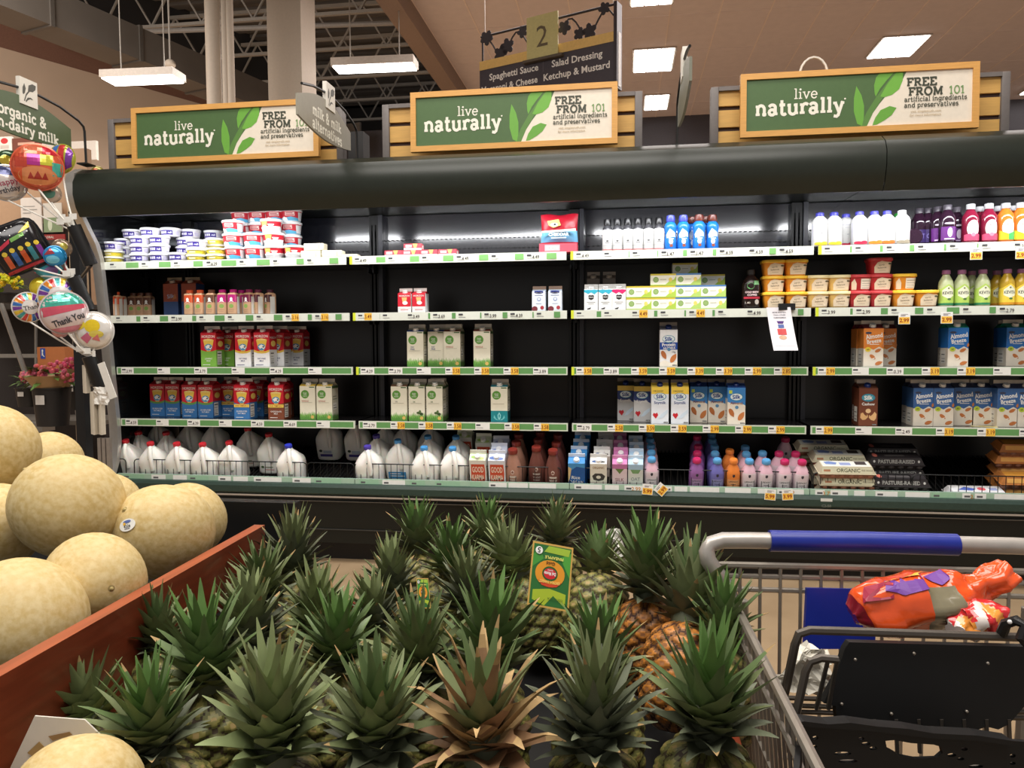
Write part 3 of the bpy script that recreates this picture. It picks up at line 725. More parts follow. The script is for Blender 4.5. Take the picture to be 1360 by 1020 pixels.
def tub(name, rb, rt, h, body, lidc, label, lw, sq=2.0, lid_h=0.012, n=24, asp=1.0, lz=None):
    t = bpy.data.objects.new(name, None); COL.objects.link(t)
    prof = [(rb * 0.94, 0), (rb, 0.004), (rt, h - lid_h)]
    b = MB(); b.lathe(prof, PL(*body), n, sq=sq, asp=asp)
    lz = lz or (0.006, h - lid_h - 0.002); f = prof_r(prof); w0 = wrap_map(f, lw, lz[0], sq)
    mp = (lambda a, c, d: (lambda q: (q[0], q[1] * asp, q[2]))(w0(a, c, d + 0.0004)))
    art(b, label, lw, lz[1] - lz[0], mp, 0.008, lift=0.0002); b.build('tub_body', t)
    b = MB(); b.lathe([(rt + 0.002, h - lid_h - 0.002), (rt + 0.0045, h - lid_h), (rt + 0.0045, h - 0.003), (rt + 0.002, h), (rt * 0.9, h), (rt * 0.88, h - 0.002)], PL(*lidc), n, sq=sq, asp=asp); b.build('lid', t)
    return t
def pack(name, w, d, h, body, front, top=None, bev=0.0, side=None, cut=None):
    t = bpy.data.objects.new(name, None); COL.objects.link(t)
    b = MB(); b.box(-w / 2, -d / 2, 0, w / 2, d / 2, h, P(*body), bev=bev)
    art(b, front, w, h, face_map((-w / 2, -d / 2, 0), (1, 0, 0), (0, 0, 1)))
    if top: art(b, top, w, d, face_map((-w / 2, -d / 2, h), (1, 0, 0), (0, 1, 0)))
    if side:
        art(b, side, d, h, face_map((w / 2, -d / 2, 0), (0, 1, 0), (0, 0, 1))); art(b, side, d, h, face_map((-w / 2, d / 2, 0), (0, -1, 0), (0, 0, 1)))
    b.build('box_body', t)
    return t

R_, W_, K_ = (198, 32, 48), (240, 240, 236), (40, 38, 40)
# --- red-topped organic milk cartons
def horizon(low, band, txt, tc, dha=False):
    f = [('r', 0, 0, 1, 1, low), ('p', [(0, .50), (.25, .46), (.5, .45), (.75, .46), (1, .50), (1, 1), (0, 1)], R_)]
    if band: f.append(('p', [(0, .44), (.25, .40), (.5, .39), (.75, .40), (1, .44), (1, .5), (.75, .46), (.5, .45), (.25, .46), (0, .5)], band))
    f += [('p', [(.16, .80), (.5, .84), (.86, .80), (.76, .58), (.62, .46), (.40, .46), (.26, .58)], (232, 196, 84)), ('e', .5, .58, .25, .10, (86, 150, 190)), ('p', [(.30, .60), (.5, .66), (.74, .58), (.64, .52), (.52, .56), (.40, .53)], W_), ('e', .62, .585, .06, .022, K_),
          ('t', 'HORIZON', .5, .90, .075, W_, .84), ('t', 'ORGANIC', .5, .80, .042, (250, 240, 190), .6)]
    if dha: f += [('r', .0, .36, 1, .45, (240, 208, 96)), ('t', 'DHA OMEGA-3', .5, .405, .045, (150, 40, 40), .85)]
    y = .24
    for s in txt: f.append(('t', s, .5, y, .042, tc, .7)); y -= .065
    f.append(('r', .12, .05, .6, .065, tc))
    sd = [('r', 0, 0, 1, 1, low), ('r', 0, .5, 1, 1, R_), ('r', .12, .06, .62, .46, (236, 234, 228)), ('r', .16, .1, .56, .12, K_), ('r', .16, .16, .5, .17, K_), ('r', .16, .22, .56, .23, K_), ('r', .16, .3, .5, .31, K_), ('r', .16, .38, .56, .41, K_), ('t', 'HORIZON', .5, .86, .06, W_, .8), ('e', .5, .68, .3, .09, (240, 210, 110))]
    return lambda n: carton(n, .1, .1, .205, .248, low, R_, (236, 232, 224), (238, 236, 230), f, sd)
# --- cream cartons with the green disc and grass
def grass(n, top, seed):
    r = random.Random(seed); pts = [(0, 0), (1, 0)]
    for i in range(n * 2 + 1):
        x = 1 - i / (n * 2); pts.append((x, top + (r.uniform(.03, .10) if i % 2 else r.uniform(-.06, -.01))))
    return pts
def truth(txt, tc, roof, low='grass', sprig=False):
    cr = (226, 222, 202)
    f = [('r', 0, 0, 1, 1, cr), ('e', .34, .76, .26, .125, (92, 146, 62)), ('t', 'Simple', .34, .80, .03, W_, .34), ('t', 'Truth', .34, .755, .03, W_, .34), ('t', 'ORGANIC', .34, .705, .022, W_, .34), ('r', .62, .955, .95, .985, (70, 100, 60))]
    y = .56
    for s in txt: f.append(('t', s, .34 if len(s) < 6 else .45, y, .042, tc, .6)); y -= .06
    f.append(('r', .12, y + .01, .8, y + .018, (150, 150, 130)))
    if low == 'grass': f += [('p', grass(11, .17, len(txt[0])), (118, 168, 82)), ('p', grass(8, .09, 5), (86, 140, 60)), ('e', .8, .09, .11, .05, (208, 176, 96))]
    else: f += [('r', 0, 0, 1, .32, (30, 128, 136)), ('p', [(.5, .28), (.4, .2), (.42, .11), (.5, .05), (.58, .11), (.6, .2)], (140, 206, 206)), ('p', [(.5, .24), (.45, .18), (.5, .10), (.55, .18)], (30, 128, 136)), ('p', [(.2, .2), (.3, .1), (.48, .05), (.3, .06), (.16, .12)], (110, 190, 192)), ('p', [(.8, .2), (.7, .1), (.52, .05), (.7, .06), (.84, .12)], (110, 190, 192))]
    if sprig: f += [('e', .62, .24, .14, .035, (70, 92, 50)), ('e', .78, .21, .12, .04, (54, 78, 44)), ('e', .70, .28, .07, .04, (86, 110, 60))]
    sd = [('r', 0, 0, 1, 1, (214, 210, 190)), ('p', grass(9, .14, 3), (96, 140, 70)), ('r', .15, .3, .75, .5, (238, 236, 226)), ('r', .2, .34, .7, .36, K_), ('r', .2, .42, .6, .43, K_), ('r', .15, .6, .8, .62, (120, 130, 100)), ('r', .15, .68, .7, .7, (120, 130, 100)), ('r', 0, .93, 1, 1, (70, 100, 60))]
    if low != 'grass': sd[1] = ('r', 0, 0, 1, .32, (24, 100, 108))
    ra = [('r', 0, 0, 1, .55, roof), ('p', [(.3, .3), (.5, .75), (.7, .3), (.5, .1)], (238, 236, 226))]
    return lambda n: carton(n, .098, .098, .205, .248, cr, (190, 188, 168), (214, 208, 198), (236, 234, 226), f, sd, ra)
# --- blue oval nut and soy milk cartons
AL = (196, 120, 66)
def almond(x, y, s, a, c=AL):
    pts = []
    for i in range(12):
        t = 2 * pi * i / 12; r = 1.0 if cos(t) < 0.9 else 1.25
        u, v = s * r * cos(t), s * .55 * sin(t); pts.append((x + u * cos(a) - v * sin(a), y + (u * sin(a) + v * cos(a)) * .48))
    return ('p', pts, c)
def silk(bg, top, name, tc, nuts='almond', logo=(22, 62, 140), oval=(226, 238, 240), finc=(120, 112, 104), extra=(), roof=None):
    f = [('r', 0, 0, 1, 1, bg), ('p', [(0, .62), (.3, .56), (.7, .60), (1, .52), (1, 1), (0, 1)], top)]
    f += list(extra) + [('e', .5, .75, .36, .105, (40, 130, 160)), ('e', .49, .752, .33, .09, oval), ('t', 'Silk', .5, .755, .105, logo, .46, 4, .03), ('t', name, .5, .585, .07, tc, .84, 0, .02)]
    if nuts == 'almond': f += [almond(.76, .22, .26, 1.0), almond(.22, .33, .24, -1.1, (176, 104, 56)), ('e', .52, .47, .1, .045, (90, 140, 180)), ('p', [(0, .12), (.3, .18), (.6, .10), (1, .14), (1, 0), (0, 0)], (236, 228, 212))]
    elif nuts == 'soy': f += [('p', [(.08, .24), (.14, .30), (.24, .28), (.34, .31), (.40, .24), (.26, .14)], (196, 40, 50)), ('p', [(.95, .40), (.6, .28), (.4, .14), (.62, .16), (.95, .3)], (206, 222, 236))]
    elif nuts == 'cashew': f += [('p', [(.08, .22), (.1, .33), (.22, .36), (.30, .30), (.42, .26), (.46, .32), (.50, .24), (.36, .17), (.2, .16)], (206, 164, 112)), ('p', [(.92, .20), (.95, .32), (.84, .38), (.74, .31), (.62, .26), (.56, .30), (.54, .22), (.66, .16), (.82, .14)], (214, 172, 120)), ('e', .5, .40, .14, .06, (226, 190, 144))]
    f += [('r', .72, .02, .96, .055, K_), ('t', 'NON GMO', .84, .037, .018, W_, .2)]
    sd = [('r', 0, 0, 1, 1, bg), ('r', 0, .7, 1, 1, top), ('r', .15, .1, .7, .5, (238, 236, 230)), ('r', .2, .15, .6, .17, K_), ('r', .2, .24, .65, .25, K_), ('r', .2, .34, .6, .36, K_)]
    return lambda n: carton(n, .096, .096, .205, .248, bg, roof or top, finc, (30, 50, 110), f, sd)
# --- almond drink with slanted white lettering
def breeze(up, roof, low=(232, 224, 208), seal=(190, 210, 70), cream=True, finc=(210, 200, 184)):
    f = [('r', 0, 0, 1, 1, low), ('p', [(0, .46), (.25, .50), (.5, .44), (.78, .52), (1, .46), (1, 1), (0, 1)], up), ('t', 'Almond', .52, .80, .115, W_, .86, 9, .025), ('t', 'Breeze', .52, .67, .105, W_, .72, 9, .025), ('e', .24, .88, .16, .03, (60, 66, 90)), ('r', .3, .575, .78, .59, W_)]
    f += [('e', .22, .45, .15, .062, seal), ('t', '60', .22, .45, .045, K_, .2)]
    f += [almond(.72, .42, .16, .5), almond(.45, .26, .17, -.7), almond(.76, .09, .18, .35), almond(.97, .55, .1, 1.4), ('p', [(.38, .2), (.46, .17), (.6, .24), (.48, .22)], (240, 230, 214))]
    sd = [('r', 0, 0, 1, 1, low), ('r', 0, .48, 1, 1, up), ('r', .15, .08, .7, .42, (240, 238, 230)), ('r', .2, .12, .6, .14, K_), ('r', .2, .2, .65, .21, K_), ('r', .2, .3, .6, .32, K_)]
    ra = [('r', 0, 0, 1, .25, roof), ('p', [(.32, .45), (.5, .8), (.68, .45), (.5, .15)], (232, 228, 216))]
    return lambda n: carton(n, .1, .1, .205, .248, low, roof, finc, (236, 234, 228), f, sd, ra)

PROTO = {}
COUNT = {}
def make(kind, name, builder):
    """one of a kind is built, the rest are copies of it and of its parts"""
    if kind not in PROTO: PROTO[kind] = builder(name); return PROTO[kind]
    return dup(PROTO[kind])
def put(kind, name, builder, px, row, dy, dz, label, cat, group, depth, rz=0.0, Y=None, wear=0.0):
    Yf = (ROWY[row] + 0.012 if row < 4 else 4.285) + dy if Y is None else Y
    z = (ROWZ[row] if row < 4 else deck_z(Yf + depth / 2)) + 0.0008 + dz
    o = make(kind, name, builder); x = X_at(px, Yf, z + 0.08)
    o.location = (x, Yf + depth / 2, z); o.rotation_euler = (0, 0, rz)
    return tag(o, label, cat, group)
# ================================================================== PRODUCTS : top shelf
PUR, LPW = (66, 52, 140), (236, 234, 240)
b_pur = lambda n: tub(n, .052, .057, .051, LPW, (240, 240, 244), [('r', 0.08, .05, .92, .95, PUR), ('r', .16, .3, .3, .75, LPW), ('r', .34, .3, .44, .75, LPW), ('r', .47, .3, .56, .75, LPW), ('p', [(.62, .4), (.7, .62), (.76, .5), (.82, .74), (.88, .45), (.8, .3)], (206, 204, 230)), ('r', -.3, .1, -.02, .8, (214, 210, 232)), ('r', 1.02, .1, 1.3, .8, (214, 210, 232))], .10)
b_yel = lambda n: tub(n, .052, .058, .036, (236, 226, 130), (244, 242, 226), [('r', -.3, .1, 1.3, .8, (226, 206, 60)), ('r', .3, .25, .7, .65, (250, 246, 210))], .10, lid_h=.01)
def b_redtub(style):
    if style == 0: f = [('r', -.4, .3, 1.4, .98, (196, 36, 52)), ('p', [(-.4, 0), (1.4, 0), (1.4, .34), (1, .28), (.6, .42), (.2, .30), (-.4, .36)], (84, 170, 206)), ('p', [(.0, .02), (.45, .02), (.38, .3), (.2, .42), (.02, .3)], W_), ('r', .30, .52, .80, .90, (236, 200, 196)), ('r', .34, .58, .76, .66, (170, 30, 44)), ('r', .34, .74, .70, .82, (170, 30, 44)), ('r', 1.0, .05, 1.35, .9, (232, 232, 232))]
    else: f = [('r', -.4, .40, 1.4, .98, (206, 34, 52)), ('p', [(.18, .98), (.56, .98), (.52, .5), (.36, .3), (.22, .5)], (244, 196, 100)), ('e', .38, .42, .14, .18, W_), ('e', .40, .44, .05, .08, K_), ('r', .58, .62, .9, .72, W_), ('r', .62, .5, .86, .58, W_), ('p', [(-.3, .4), (1.3, .52), (1.3, .40), (.6, .26), (-.3, .3)], W_)]
    return lambda n: tub(n, .052, .061, .077, (240, 240, 240), (246, 244, 244), f, .115)
GPUR = 'purple-labelled white tubs'
def pur(px, lv, dy, lab): put('pur', 'spread_tub', b_pur, px, 0, dy, lv, lab, 'tub', GPUR, .114)
for px, dy, labs in ((178, 0, 'first'), (204, 0, 'second'), (157, .08, 'leftmost deeper')):
    for l in range(3): pur(px, l * .0525, dy, 'white tub with purple label, %s of three in the %s stack' % (('bottom', 'middle', 'top')[l], labs))
pur(230, 0, 0, 'white tub with purple label, bottom of the stack beside the yellow tubs')
for l in (0, 1, 2): pur(240 + (l == 0) * 3, l * .0525, .12, 'white tub with purple label in the deeper stack behind yellow tubs, %s' % ('bottom', 'middle', 'top')[l])
for px, dy, lab in ((168, .07, 'leftmost'), (192, .03, 'second from left'), (219, .05, 'third from left'), (246, .13, 'rightmost')): pur(px, 3 * .0525, dy, 'white tub with purple label, %s of the four on the top layer' % lab)
pur(142, .075, 0, 'white tub with purple label resting on yellow tubs beside the end trim')
pur(254, .075, 0, 'white tub with purple label sitting crosswise on two yellow tubs')
for l in range(4): pur(277, l * .0525, .2, 'white tub with purple label, %s of the shaded stack behind yellow tubs' % ('bottom', 'second', 'third', 'top')[l])
def yel(px, lv, dy, lab): put('yel', 'margarine_tub', b_yel, px, 0, dy, lv * .0368, lab, 'tub', 'shallow yellow tubs', .116)
for px, lab in ((254, 'left'), (280.5, 'right')):
    for l in range(2): yel(px, l, 0, 'shallow yellow tub, %s of the %s front pair below the red tubs\' side' % (('bottom', 'top')[l], lab))
for l in range(2): yel(142, l, 0, 'shallow yellow tub beside the steel end trim, %s of two' % ('bottom', 'top')[l])
for l in range(4): yel(281, l, .118, 'shallow yellow tub in the deeper stack beside red tubs, %s' % ('bottom', 'second', 'third', 'top')[l])
def red(px, lv, dy, st, lab): put('red%d' % st, 'butter_tub', b_redtub(st), px, 0, dy, lv * .0785, lab, 'tub', 'red and white tubs on the top shelf', .122, rz=(0.15 if lv % 2 else -.1))
LV = ('bottom', 'second', 'third', 'top')
for i, (px, st) in enumerate(((306.4, 0), (332.5, 0), (358.6, 1), (385.4, 1))): red(px, 0, 0, st, 'red and white tub, %s of the four at the bottom of the pile' % nth(i, 4))
for i, (px, st) in enumerate(((303, 0), (330.3, 0), (356.8, 1))): red(px, 1, 0, st, 'red and white tub, %s of the three in the second layer' % nth(i, 3))
for i, (px, st) in enumerate(((302.4, 0), (354, 1))): red(px, 2, 0, st, 'red and white tub, %s of the two front tubs in the third layer' % nth(i, 2))
for i, px in enumerate((314, 337, 360)):
    for l in (0, 1, 2, 3): red(px, l, .128, 0, 'red and blue tub in the rear row, %s column, %s layer' % (nth(i, 3), LV[l]))
for l in range(4): red(381, l, .128, 0, 'red and blue tub in the rear rightmost column, %s layer' % LV[l])
CRM = (238, 230, 204)
b_blk = lambda n: pack(n, .122, .065, .042, CRM, [('r', .1, .2, .6, .8, (244, 240, 222)), ('r', .75, .2, .8, .8, (214, 200, 160))], bev=.005)
for px, lv, dy, lab in ((412, 0, .01, 'left of the two lower blocks'), (440, 0, .01, 'right of the two lower blocks'), (416, 1, .01, 'lying on top of the two others')): put('blk', 'cream_cheese_block', b_blk, px, 0, dy, lv * .0425, 'cream-coloured cheese block, %s' % lab, 'cheese', 'cream cheese blocks', .065)
b_blk2 = lambda n: pack(n, .12, .06, .018, CRM, [('r', .1, .2, .9, .8, (244, 240, 222))], bev=.004)
put('blk2', 'cream_cheese_block', b_blk2, 461, 0, .02, 0, 'flat cream-coloured cheese pack at the shelf end', 'cheese', None, .06)
# second section
b_but = lambda n: pack(n, .104, .065, .036, (226, 80, 92), [('r', 0, 0, 1, .3, W_), ('p', [(.5, 1), (.78, 1), (.7, .3), (.58, .3)], (240, 190, 110)), ('r', .1, .45, .45, .8, W_), ('t', 'BUTTER', .28, .62, .2, R_, .3)], [('r', .1, .1, .9, .9, (234, 120, 124))], side=[('r', .2, .2, .8, .8, W_)])
for i, px in enumerate((522, 545.5, 569, 594)): put('but', 'butter_box', b_but, px, 0, .05, 0, 'red and white butter box, %s of four lying on the shelf' % nth(i, 4), 'box', 'red butter boxes', .065)
put('but', 'butter_box', b_but, 547.5, 0, .05, .0365, 'red and white butter box lying on top of two others', 'box', 'red butter boxes', .065, rz=.05)
b_case = lambda n: pack(n, .21, .12, .048, (222, 84, 100), [('r', .15, .15, .55, .85, (236, 170, 176)), ('r', .2, .35, .5, .65, W_), ('t', 'ORGANIC', .35, .5, .22, R_, .28)])
put('bcase', 'display_carton', b_case, 741, 0, .0, 0, 'pink and red cardboard carton under the shredded cheese bag', 'box', None, .12)
def b_bag(n):
    t = bpy.data.objects.new(n, None); COL.objects.link(t); b = MB()
    W2, H2 = .21, .165; rnd = random.Random(9); nx, nz = 18, 16
    def sec(sgn):
        v = []
        for j in range(nz + 1):
            for i in range(nx + 1):
                u, w = i / nx, j / nz; e = (sin(pi * u) ** .6) * (sin(pi * min(1, w * 1.02)) ** .5)
                v.append(((u - .5) * W2 * (1 - .05 * sin(pi * w)), sgn * (.003 + .042 * e + rnd.uniform(-.003, .003) * e), w * H2 + .004 * sin(u * 9) * (w > .9)))
        return v
    for sgn in (-1, 1):
        v = sec(sgn); fs = {}
        for j in range(nz):
            w = (j + .5) / nz; m = PL(170, 26, 44) if w > .42 else (PL(104, 170, 206) if w > .06 else PL(170, 26, 44))
            for i in range(nx):
                q = (j * (nx + 1) + i, j * (nx + 1) + i + 1, (j + 1) * (nx + 1) + i + 1, (j + 1) * (nx + 1) + i)
                fs.setdefault(m, []).append(q if sgn < 0 else q[::-1])
        for k, (m, f) in enumerate(fs.items()): b.add(v, f, m, None, True)
    b.build('bag_body', t)
    l = MB(); art(l, [('p', [(.2, .75), (.5, .80), (.56, .6), (.36, .52), (.24, .6)], (238, 200, 110)), ('e', .38, .62, .1, .06, W_), ('e', .4, .63, .04, .03, K_), ('t', 'CHEDDAR', .5, .30, .10, (240, 240, 240), .7, 0, .03), ('r', .3, .17, .7, .2, W_), ('p', [(.05, .42), (.95, .48), (.95, .40), (.05, .36)], (226, 224, 214))], W2, H2, face_map((-W2 / 2, -.053, 0), (1, 0, 0), (0, 0, 1))); l.build('label', t)
    return t
put('bag', 'cheese_bag', b_bag, 742, 0, .005, .0485, 'red and blue bag of shredded cheddar on a pink carton', 'bag', None, .10)
# third section : bottles
m_wht = mat((216, 216, 214), .3); m_blk = PL(18, 18, 20)
b_wb = lambda n: bottle(n, [(.026, 0), (.029, .004), (.029, .108), (.0285, .116), (.025, .128), (.0185, .137), (.0175, .146)], m_wht, [(.0205, .141), (.0205, .172), (.018, .176)], m_blk, [('r', -.2, .25, 1.2, .28, (180, 180, 180)), ('e', .5, .52, .14, .05, (90, 90, 90)), ('r', .25, .40, .75, .44, (130, 130, 130)), ('r', -.2, 0, 1.2, .06, (190, 120, 120))], .05, (.004, .10), mf=lambda i: m_wht if i < 3 else mat((60, 60, 64), .25))
for i, px in enumerate((806.7, 820, 834, 847.5, 861.5, 875.5)): put('wb', 'coffee_creamer_bottle', b_wb, px, 0, .0, 0, 'small white bottle with black cap, %s of six' % nth(i, 6), 'bottle', 'white bottles with black caps', .06)
BLU = (34, 112, 204)
def b_bb(cap): return lambda n: bottle(n, [(.031, 0), (.034, .006), (.033, .05), (.029, .085), (.034, .115), (.034, .13), (.024, .148), (.019, .152), (.019, .156)], mat(BLU, .25), [(.023, .152), (.025, .165), (.022, .186), (.014, .189)], PL(*cap), [('p', [(0, .62), (.4, .9), (1, .7), (1, .5), (.5, .6), (.1, .45)], (190, 216, 240)), ('t', 'Silk', .5, .58, .16, W_, .6, 12, .03), ('e', .52, .3, .2, .12, (226, 232, 240)), ('e', .55, .12, .16, .07, (130, 70, 50)), ('r', .3, .42, .8, .45, W_)], .056, (.008, .125))
for px, cap, dy, lab in ((891, (66, 74, 170), 0, 'blue drink bottle with violet cap beside the white bottles'), (908, (66, 74, 170), 0, 'blue drink bottle with violet cap, second from the white bottles'), (920, (96, 44, 34), .075, 'blue drink bottle with brown cap between violet and brown rows'), (929, (96, 44, 34), 0, 'blue drink bottle with brown cap standing foremost'), (938.5, (96, 44, 34), .075, 'blue drink bottle with brown cap behind the foremost one'), (947, (96, 44, 34), .02, 'blue drink bottle with brown cap at the right end')):
    put('bb%d' % cap[0], 'drink_bottle', b_bb(cap), px, 0, dy, 0, lab, 'bottle', 'blue drink bottles', .07)
# fourth section
def b_milkb(cap, fruit): return lambda n: bottle(n, [(.036, 0), (.039, .006), (.039, .125), (.034, .142), (.020, .158), (.017, .160), (.017, .164)], m_wht, [(.021, .160), (.021, .176), (.019, .179)], PL(*cap), [('t', 'FORAGER', .5, .84, .055, (150, 150, 170), .7), ('r', .3, .72, .7, .735, (170, 170, 180)), ('e', .3, .06, .3, .05, fruit), ('e', .75, .07, .25, .06, fruit), ('e', .5, .03, .5, .04, fruit), ('r', -.35, .12, -.1, .85, (206, 206, 216)), ('r', .45, .45, .6, .47, (150, 150, 160))], .066, (.006, .14), sq=3)
for i, (px, fr, dy) in enumerate(((1091, (226, 190, 50), 0), (1110, (226, 190, 50), 0), (1126, (190, 40, 70), .07), (1144, (200, 40, 60), 0), (1164, (226, 130, 40), 0), (1181, (222, 110, 40), 0), (1201, (150, 140, 120), 0))):
    put('mk%d' % sum(fr), 'milk_drink_bottle', b_milkb((70, 70, 170), fr) if i < 6 else b_milkb((236, 236, 240), fr), px, 0, dy, 0, 'white bottle with %s and fruit at its foot, %s in the row' % ('violet cap' if i < 6 else 'white cap', nth(i, 7)), 'bottle', 'white yogurt drink bottles', .078)
put('mkg', 'milk_drink_bottle', b_milkb((50, 140, 60), (150, 140, 120)), 1196, 0, .1, .02 - .02, 'white bottle with green cap behind the rightmost white one', 'bottle', None, .078)
def glassb(liq, cap, label, h=.20): return lambda n: bottle(n, [(.037, 0), (.041, .005), (.041, .122), (.038, .14), (.025, .162), (.0185, .171), (.0185, .18)], mat(liq, .08, coat=.5), [(.0215, .174), (.0215, .198), (.019, .201)], PL(*cap), label, .075, (.012, .11))
DK, MG, OR = (44, 24, 40), (120, 28, 52), (206, 110, 40)
l_dk = [('r', -.1, .05, 1.1, .75, (100, 40, 120)), ('e', .5, .45, .16, .25, (236, 220, 240)), ('r', .15, .08, .85, .14, (230, 210, 236)), ('e', .5, .92, .36, .05, (210, 200, 214))]
l_dk2 = [('r', -.1, .05, 1.1, .75, (58, 40, 96)), ('t', 'GT', .5, .4, .25, (120, 110, 170), .5)]
l_mg = [('e', .5, .62, .40, .44, (236, 232, 228)), ('p', [(-.1, 0), (1.1, 0), (1.1, .3), (.7, .36), (.5, .2), (.3, .36), (-.1, .3)], (200, 70, 104)), ('t', 'KOMBUCHA', .5, .78, .09, (150, 120, 120), .5), ('e', .5, .3, .14, .1, (226, 130, 150))]
l_or = [('e', .5, .62, .40, .44, (236, 234, 226)), ('p', [(-.1, 0), (.5, 0), (.5, .3), (-.1, .5)], (240, 190, 40)), ('p', [(.5, 0), (1.1, 0), (1.1, .5), (.5, .3)], (70, 170, 90)), ('t', 'KOMBUCHA', .5, .78, .09, (150, 130, 110), .5)]
SLV = (190, 190, 194)
for px, dy, liq, cap, lb, lab in ((1224, .09, DK, (70, 66, 74), l_dk2, 'dark purple glass bottle just right of the lying bottle'), (1236, .09, DK, (70, 66, 74), l_dk2, 'dark purple glass bottle, second right of the lying bottle'),
    (1249, .05, DK, (70, 66, 74), l_dk, 'dark purple kombucha bottle left of the bright-labelled front one'), (1262, 0, DK, (80, 76, 84), l_dk, 'dark purple kombucha bottle standing foremost with bright label'), (1274, .085, DK, (80, 76, 84), l_dk, 'dark purple kombucha bottle behind and right of the front one'),
    (1293, 0, MG, SLV, l_mg, 'crimson kombucha bottle with silver cap next to the purple bottles'), (1317.5, 0, MG, SLV, l_mg, 'crimson kombucha bottle with silver cap, second from the purple ones'), (1305, .09, MG, SLV, l_mg, 'crimson kombucha bottle half hidden between the two front ones'), (1330, .09, MG, SLV, l_mg, 'crimson kombucha bottle behind, left of the orange one'),
    (1340, .0, OR, SLV, l_or, 'orange kombucha bottle with silver cap beside crimson bottles'), (1350, .09, OR, SLV, l_or, 'orange kombucha bottle in the second row at the right edge'), (1360, 0, OR, SLV, l_or, 'orange kombucha bottle cut by the right picture edge')):
    put('gl%d%d%d' % (liq[0], cap[0], len(lb)), 'kombucha_bottle', glassb(liq, cap, lb), px, 0, dy, 0, lab, 'bottle', 'glass kombucha bottles', .078)
o = dup(PROTO['gl44702']); Yf = ROWY[0] + .02; x = X_at(1215, Yf, 1.85); o.location = (x, Yf, ROWZ[0] + .0412); o.rotation_euler = (-pi / 2, 0, 0); tag(o, 'dark glass bottle lying on its side, round base to front', 'bottle')

# ================================================================== second shelf
def b_sq(c1, c2): return lambda n: bottle(n, [(.027, 0), (.029, .004), (.029, .118), (.026, .126), (.017, .130), (.017, .134)], mat(c2, .4), [(.021, .132), (.021, .148), (.018, .150)], PL(*c1), [('r', -.3, .60, 1.3, 1, c1), ('e', .5, .76, .16, .10, W_), ('p', [(.24, .60), (.42, .72), (.58, .72), (.78, .60), (.6, .64), (.4, .64)], W_), ('r', -.05, 0, 1.05, .60, c2), ('e', .5, .40, .24, .11, (132, 168, 84)), ('r', .2, .20, .8, .215, (140, 110, 90)), ('r', .25, .12, .7, .13, (140, 110, 90)), ('r', 1.1, .0, 1.6, .9, (216, 212, 204)), ('r', -.6, .0, -.1, .9, (216, 212, 204))], .054, (.004, .118), sq=5)
ORG, MAG, BRN, TAN = (204, 82, 44), (178, 30, 116), (104, 66, 50), (196, 156, 122)
for px, c, dy, rz, lab in ((144.5, ORG, .02, 0, 'orange-topped small bottle next to the steel end trim'), (150.6, ORG, .05, 0, 'orange-topped small bottle, second from the end trim'), (156.4, ORG, .1, 0, 'orange-topped small bottle, third from the end trim'),
    (165, BRN, .16, 0, 'dim brown-topped small bottle right of the orange ones'), (174, BRN, .16, 0, 'dim brown-topped small bottle, second right of orange ones'), (184, BRN, .16, 0, 'dim brown-topped small bottle, third right of orange ones'), (194, BRN, .16, 0, 'dim brown-topped small bottle farthest from the end trim'),
    (249, ORG, 0, 0, 'orange-topped tan bottle, left of the bright front pair'), (262.7, ORG, 0, 0, 'orange-topped tan bottle, right of the bright front pair'), (278, BRN, 0, 0, 'brown-topped tan bottle between orange and magenta ones'), (292.5, MAG, 0, .25, 'magenta-topped tan bottle beside the brown-topped one'), (307, MAG, 0, 0, 'magenta-topped tan bottle, second of the magenta ones'),
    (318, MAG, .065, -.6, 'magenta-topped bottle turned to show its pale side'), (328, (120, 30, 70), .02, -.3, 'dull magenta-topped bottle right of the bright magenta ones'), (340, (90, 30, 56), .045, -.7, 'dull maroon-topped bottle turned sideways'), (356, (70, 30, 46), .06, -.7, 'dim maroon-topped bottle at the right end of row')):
    put('sq%d%d' % (c[0], c[1]), 'small_drink_bottle', b_sq(c, TAN), px, 1, dy, 0, lab, 'bottle', 'small tan bottles', .058, rz=rz)
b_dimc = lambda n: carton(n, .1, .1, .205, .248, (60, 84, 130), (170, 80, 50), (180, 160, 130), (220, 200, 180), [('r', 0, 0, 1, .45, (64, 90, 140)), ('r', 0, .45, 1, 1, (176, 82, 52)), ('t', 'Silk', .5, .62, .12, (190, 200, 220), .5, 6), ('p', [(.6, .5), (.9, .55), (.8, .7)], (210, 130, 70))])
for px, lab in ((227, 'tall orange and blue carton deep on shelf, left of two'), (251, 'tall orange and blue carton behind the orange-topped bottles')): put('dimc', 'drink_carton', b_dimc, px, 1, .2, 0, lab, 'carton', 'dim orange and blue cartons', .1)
b_hp = lambda n: carton(n, .078, .078, .108, .14, (236, 234, 232), (206, 34, 52), (240, 236, 234), (242, 240, 238), [('r', 0, .3, 1, 1, (206, 34, 52)), ('p', [(.3, .8), (.7, .8), (.62, .45), (.38, .45)], (244, 186, 120)), ('e', .55, .5, .2, .1, W_), ('r', .2, .12, .8, .15, (206, 60, 70)), ('t', 'HORIZON', .5, .88, .09, W_, .8), ('r', 0, .22, 1, .3, W_)], capr=.014)
for i, px in enumerate((537, 556)): put('hp', 'small_milk_carton', b_hp, px, 1, 0, 0, 'small red and white carton, %s of the pair' % nth(i, 2), 'carton', 'small red cartons', .078)
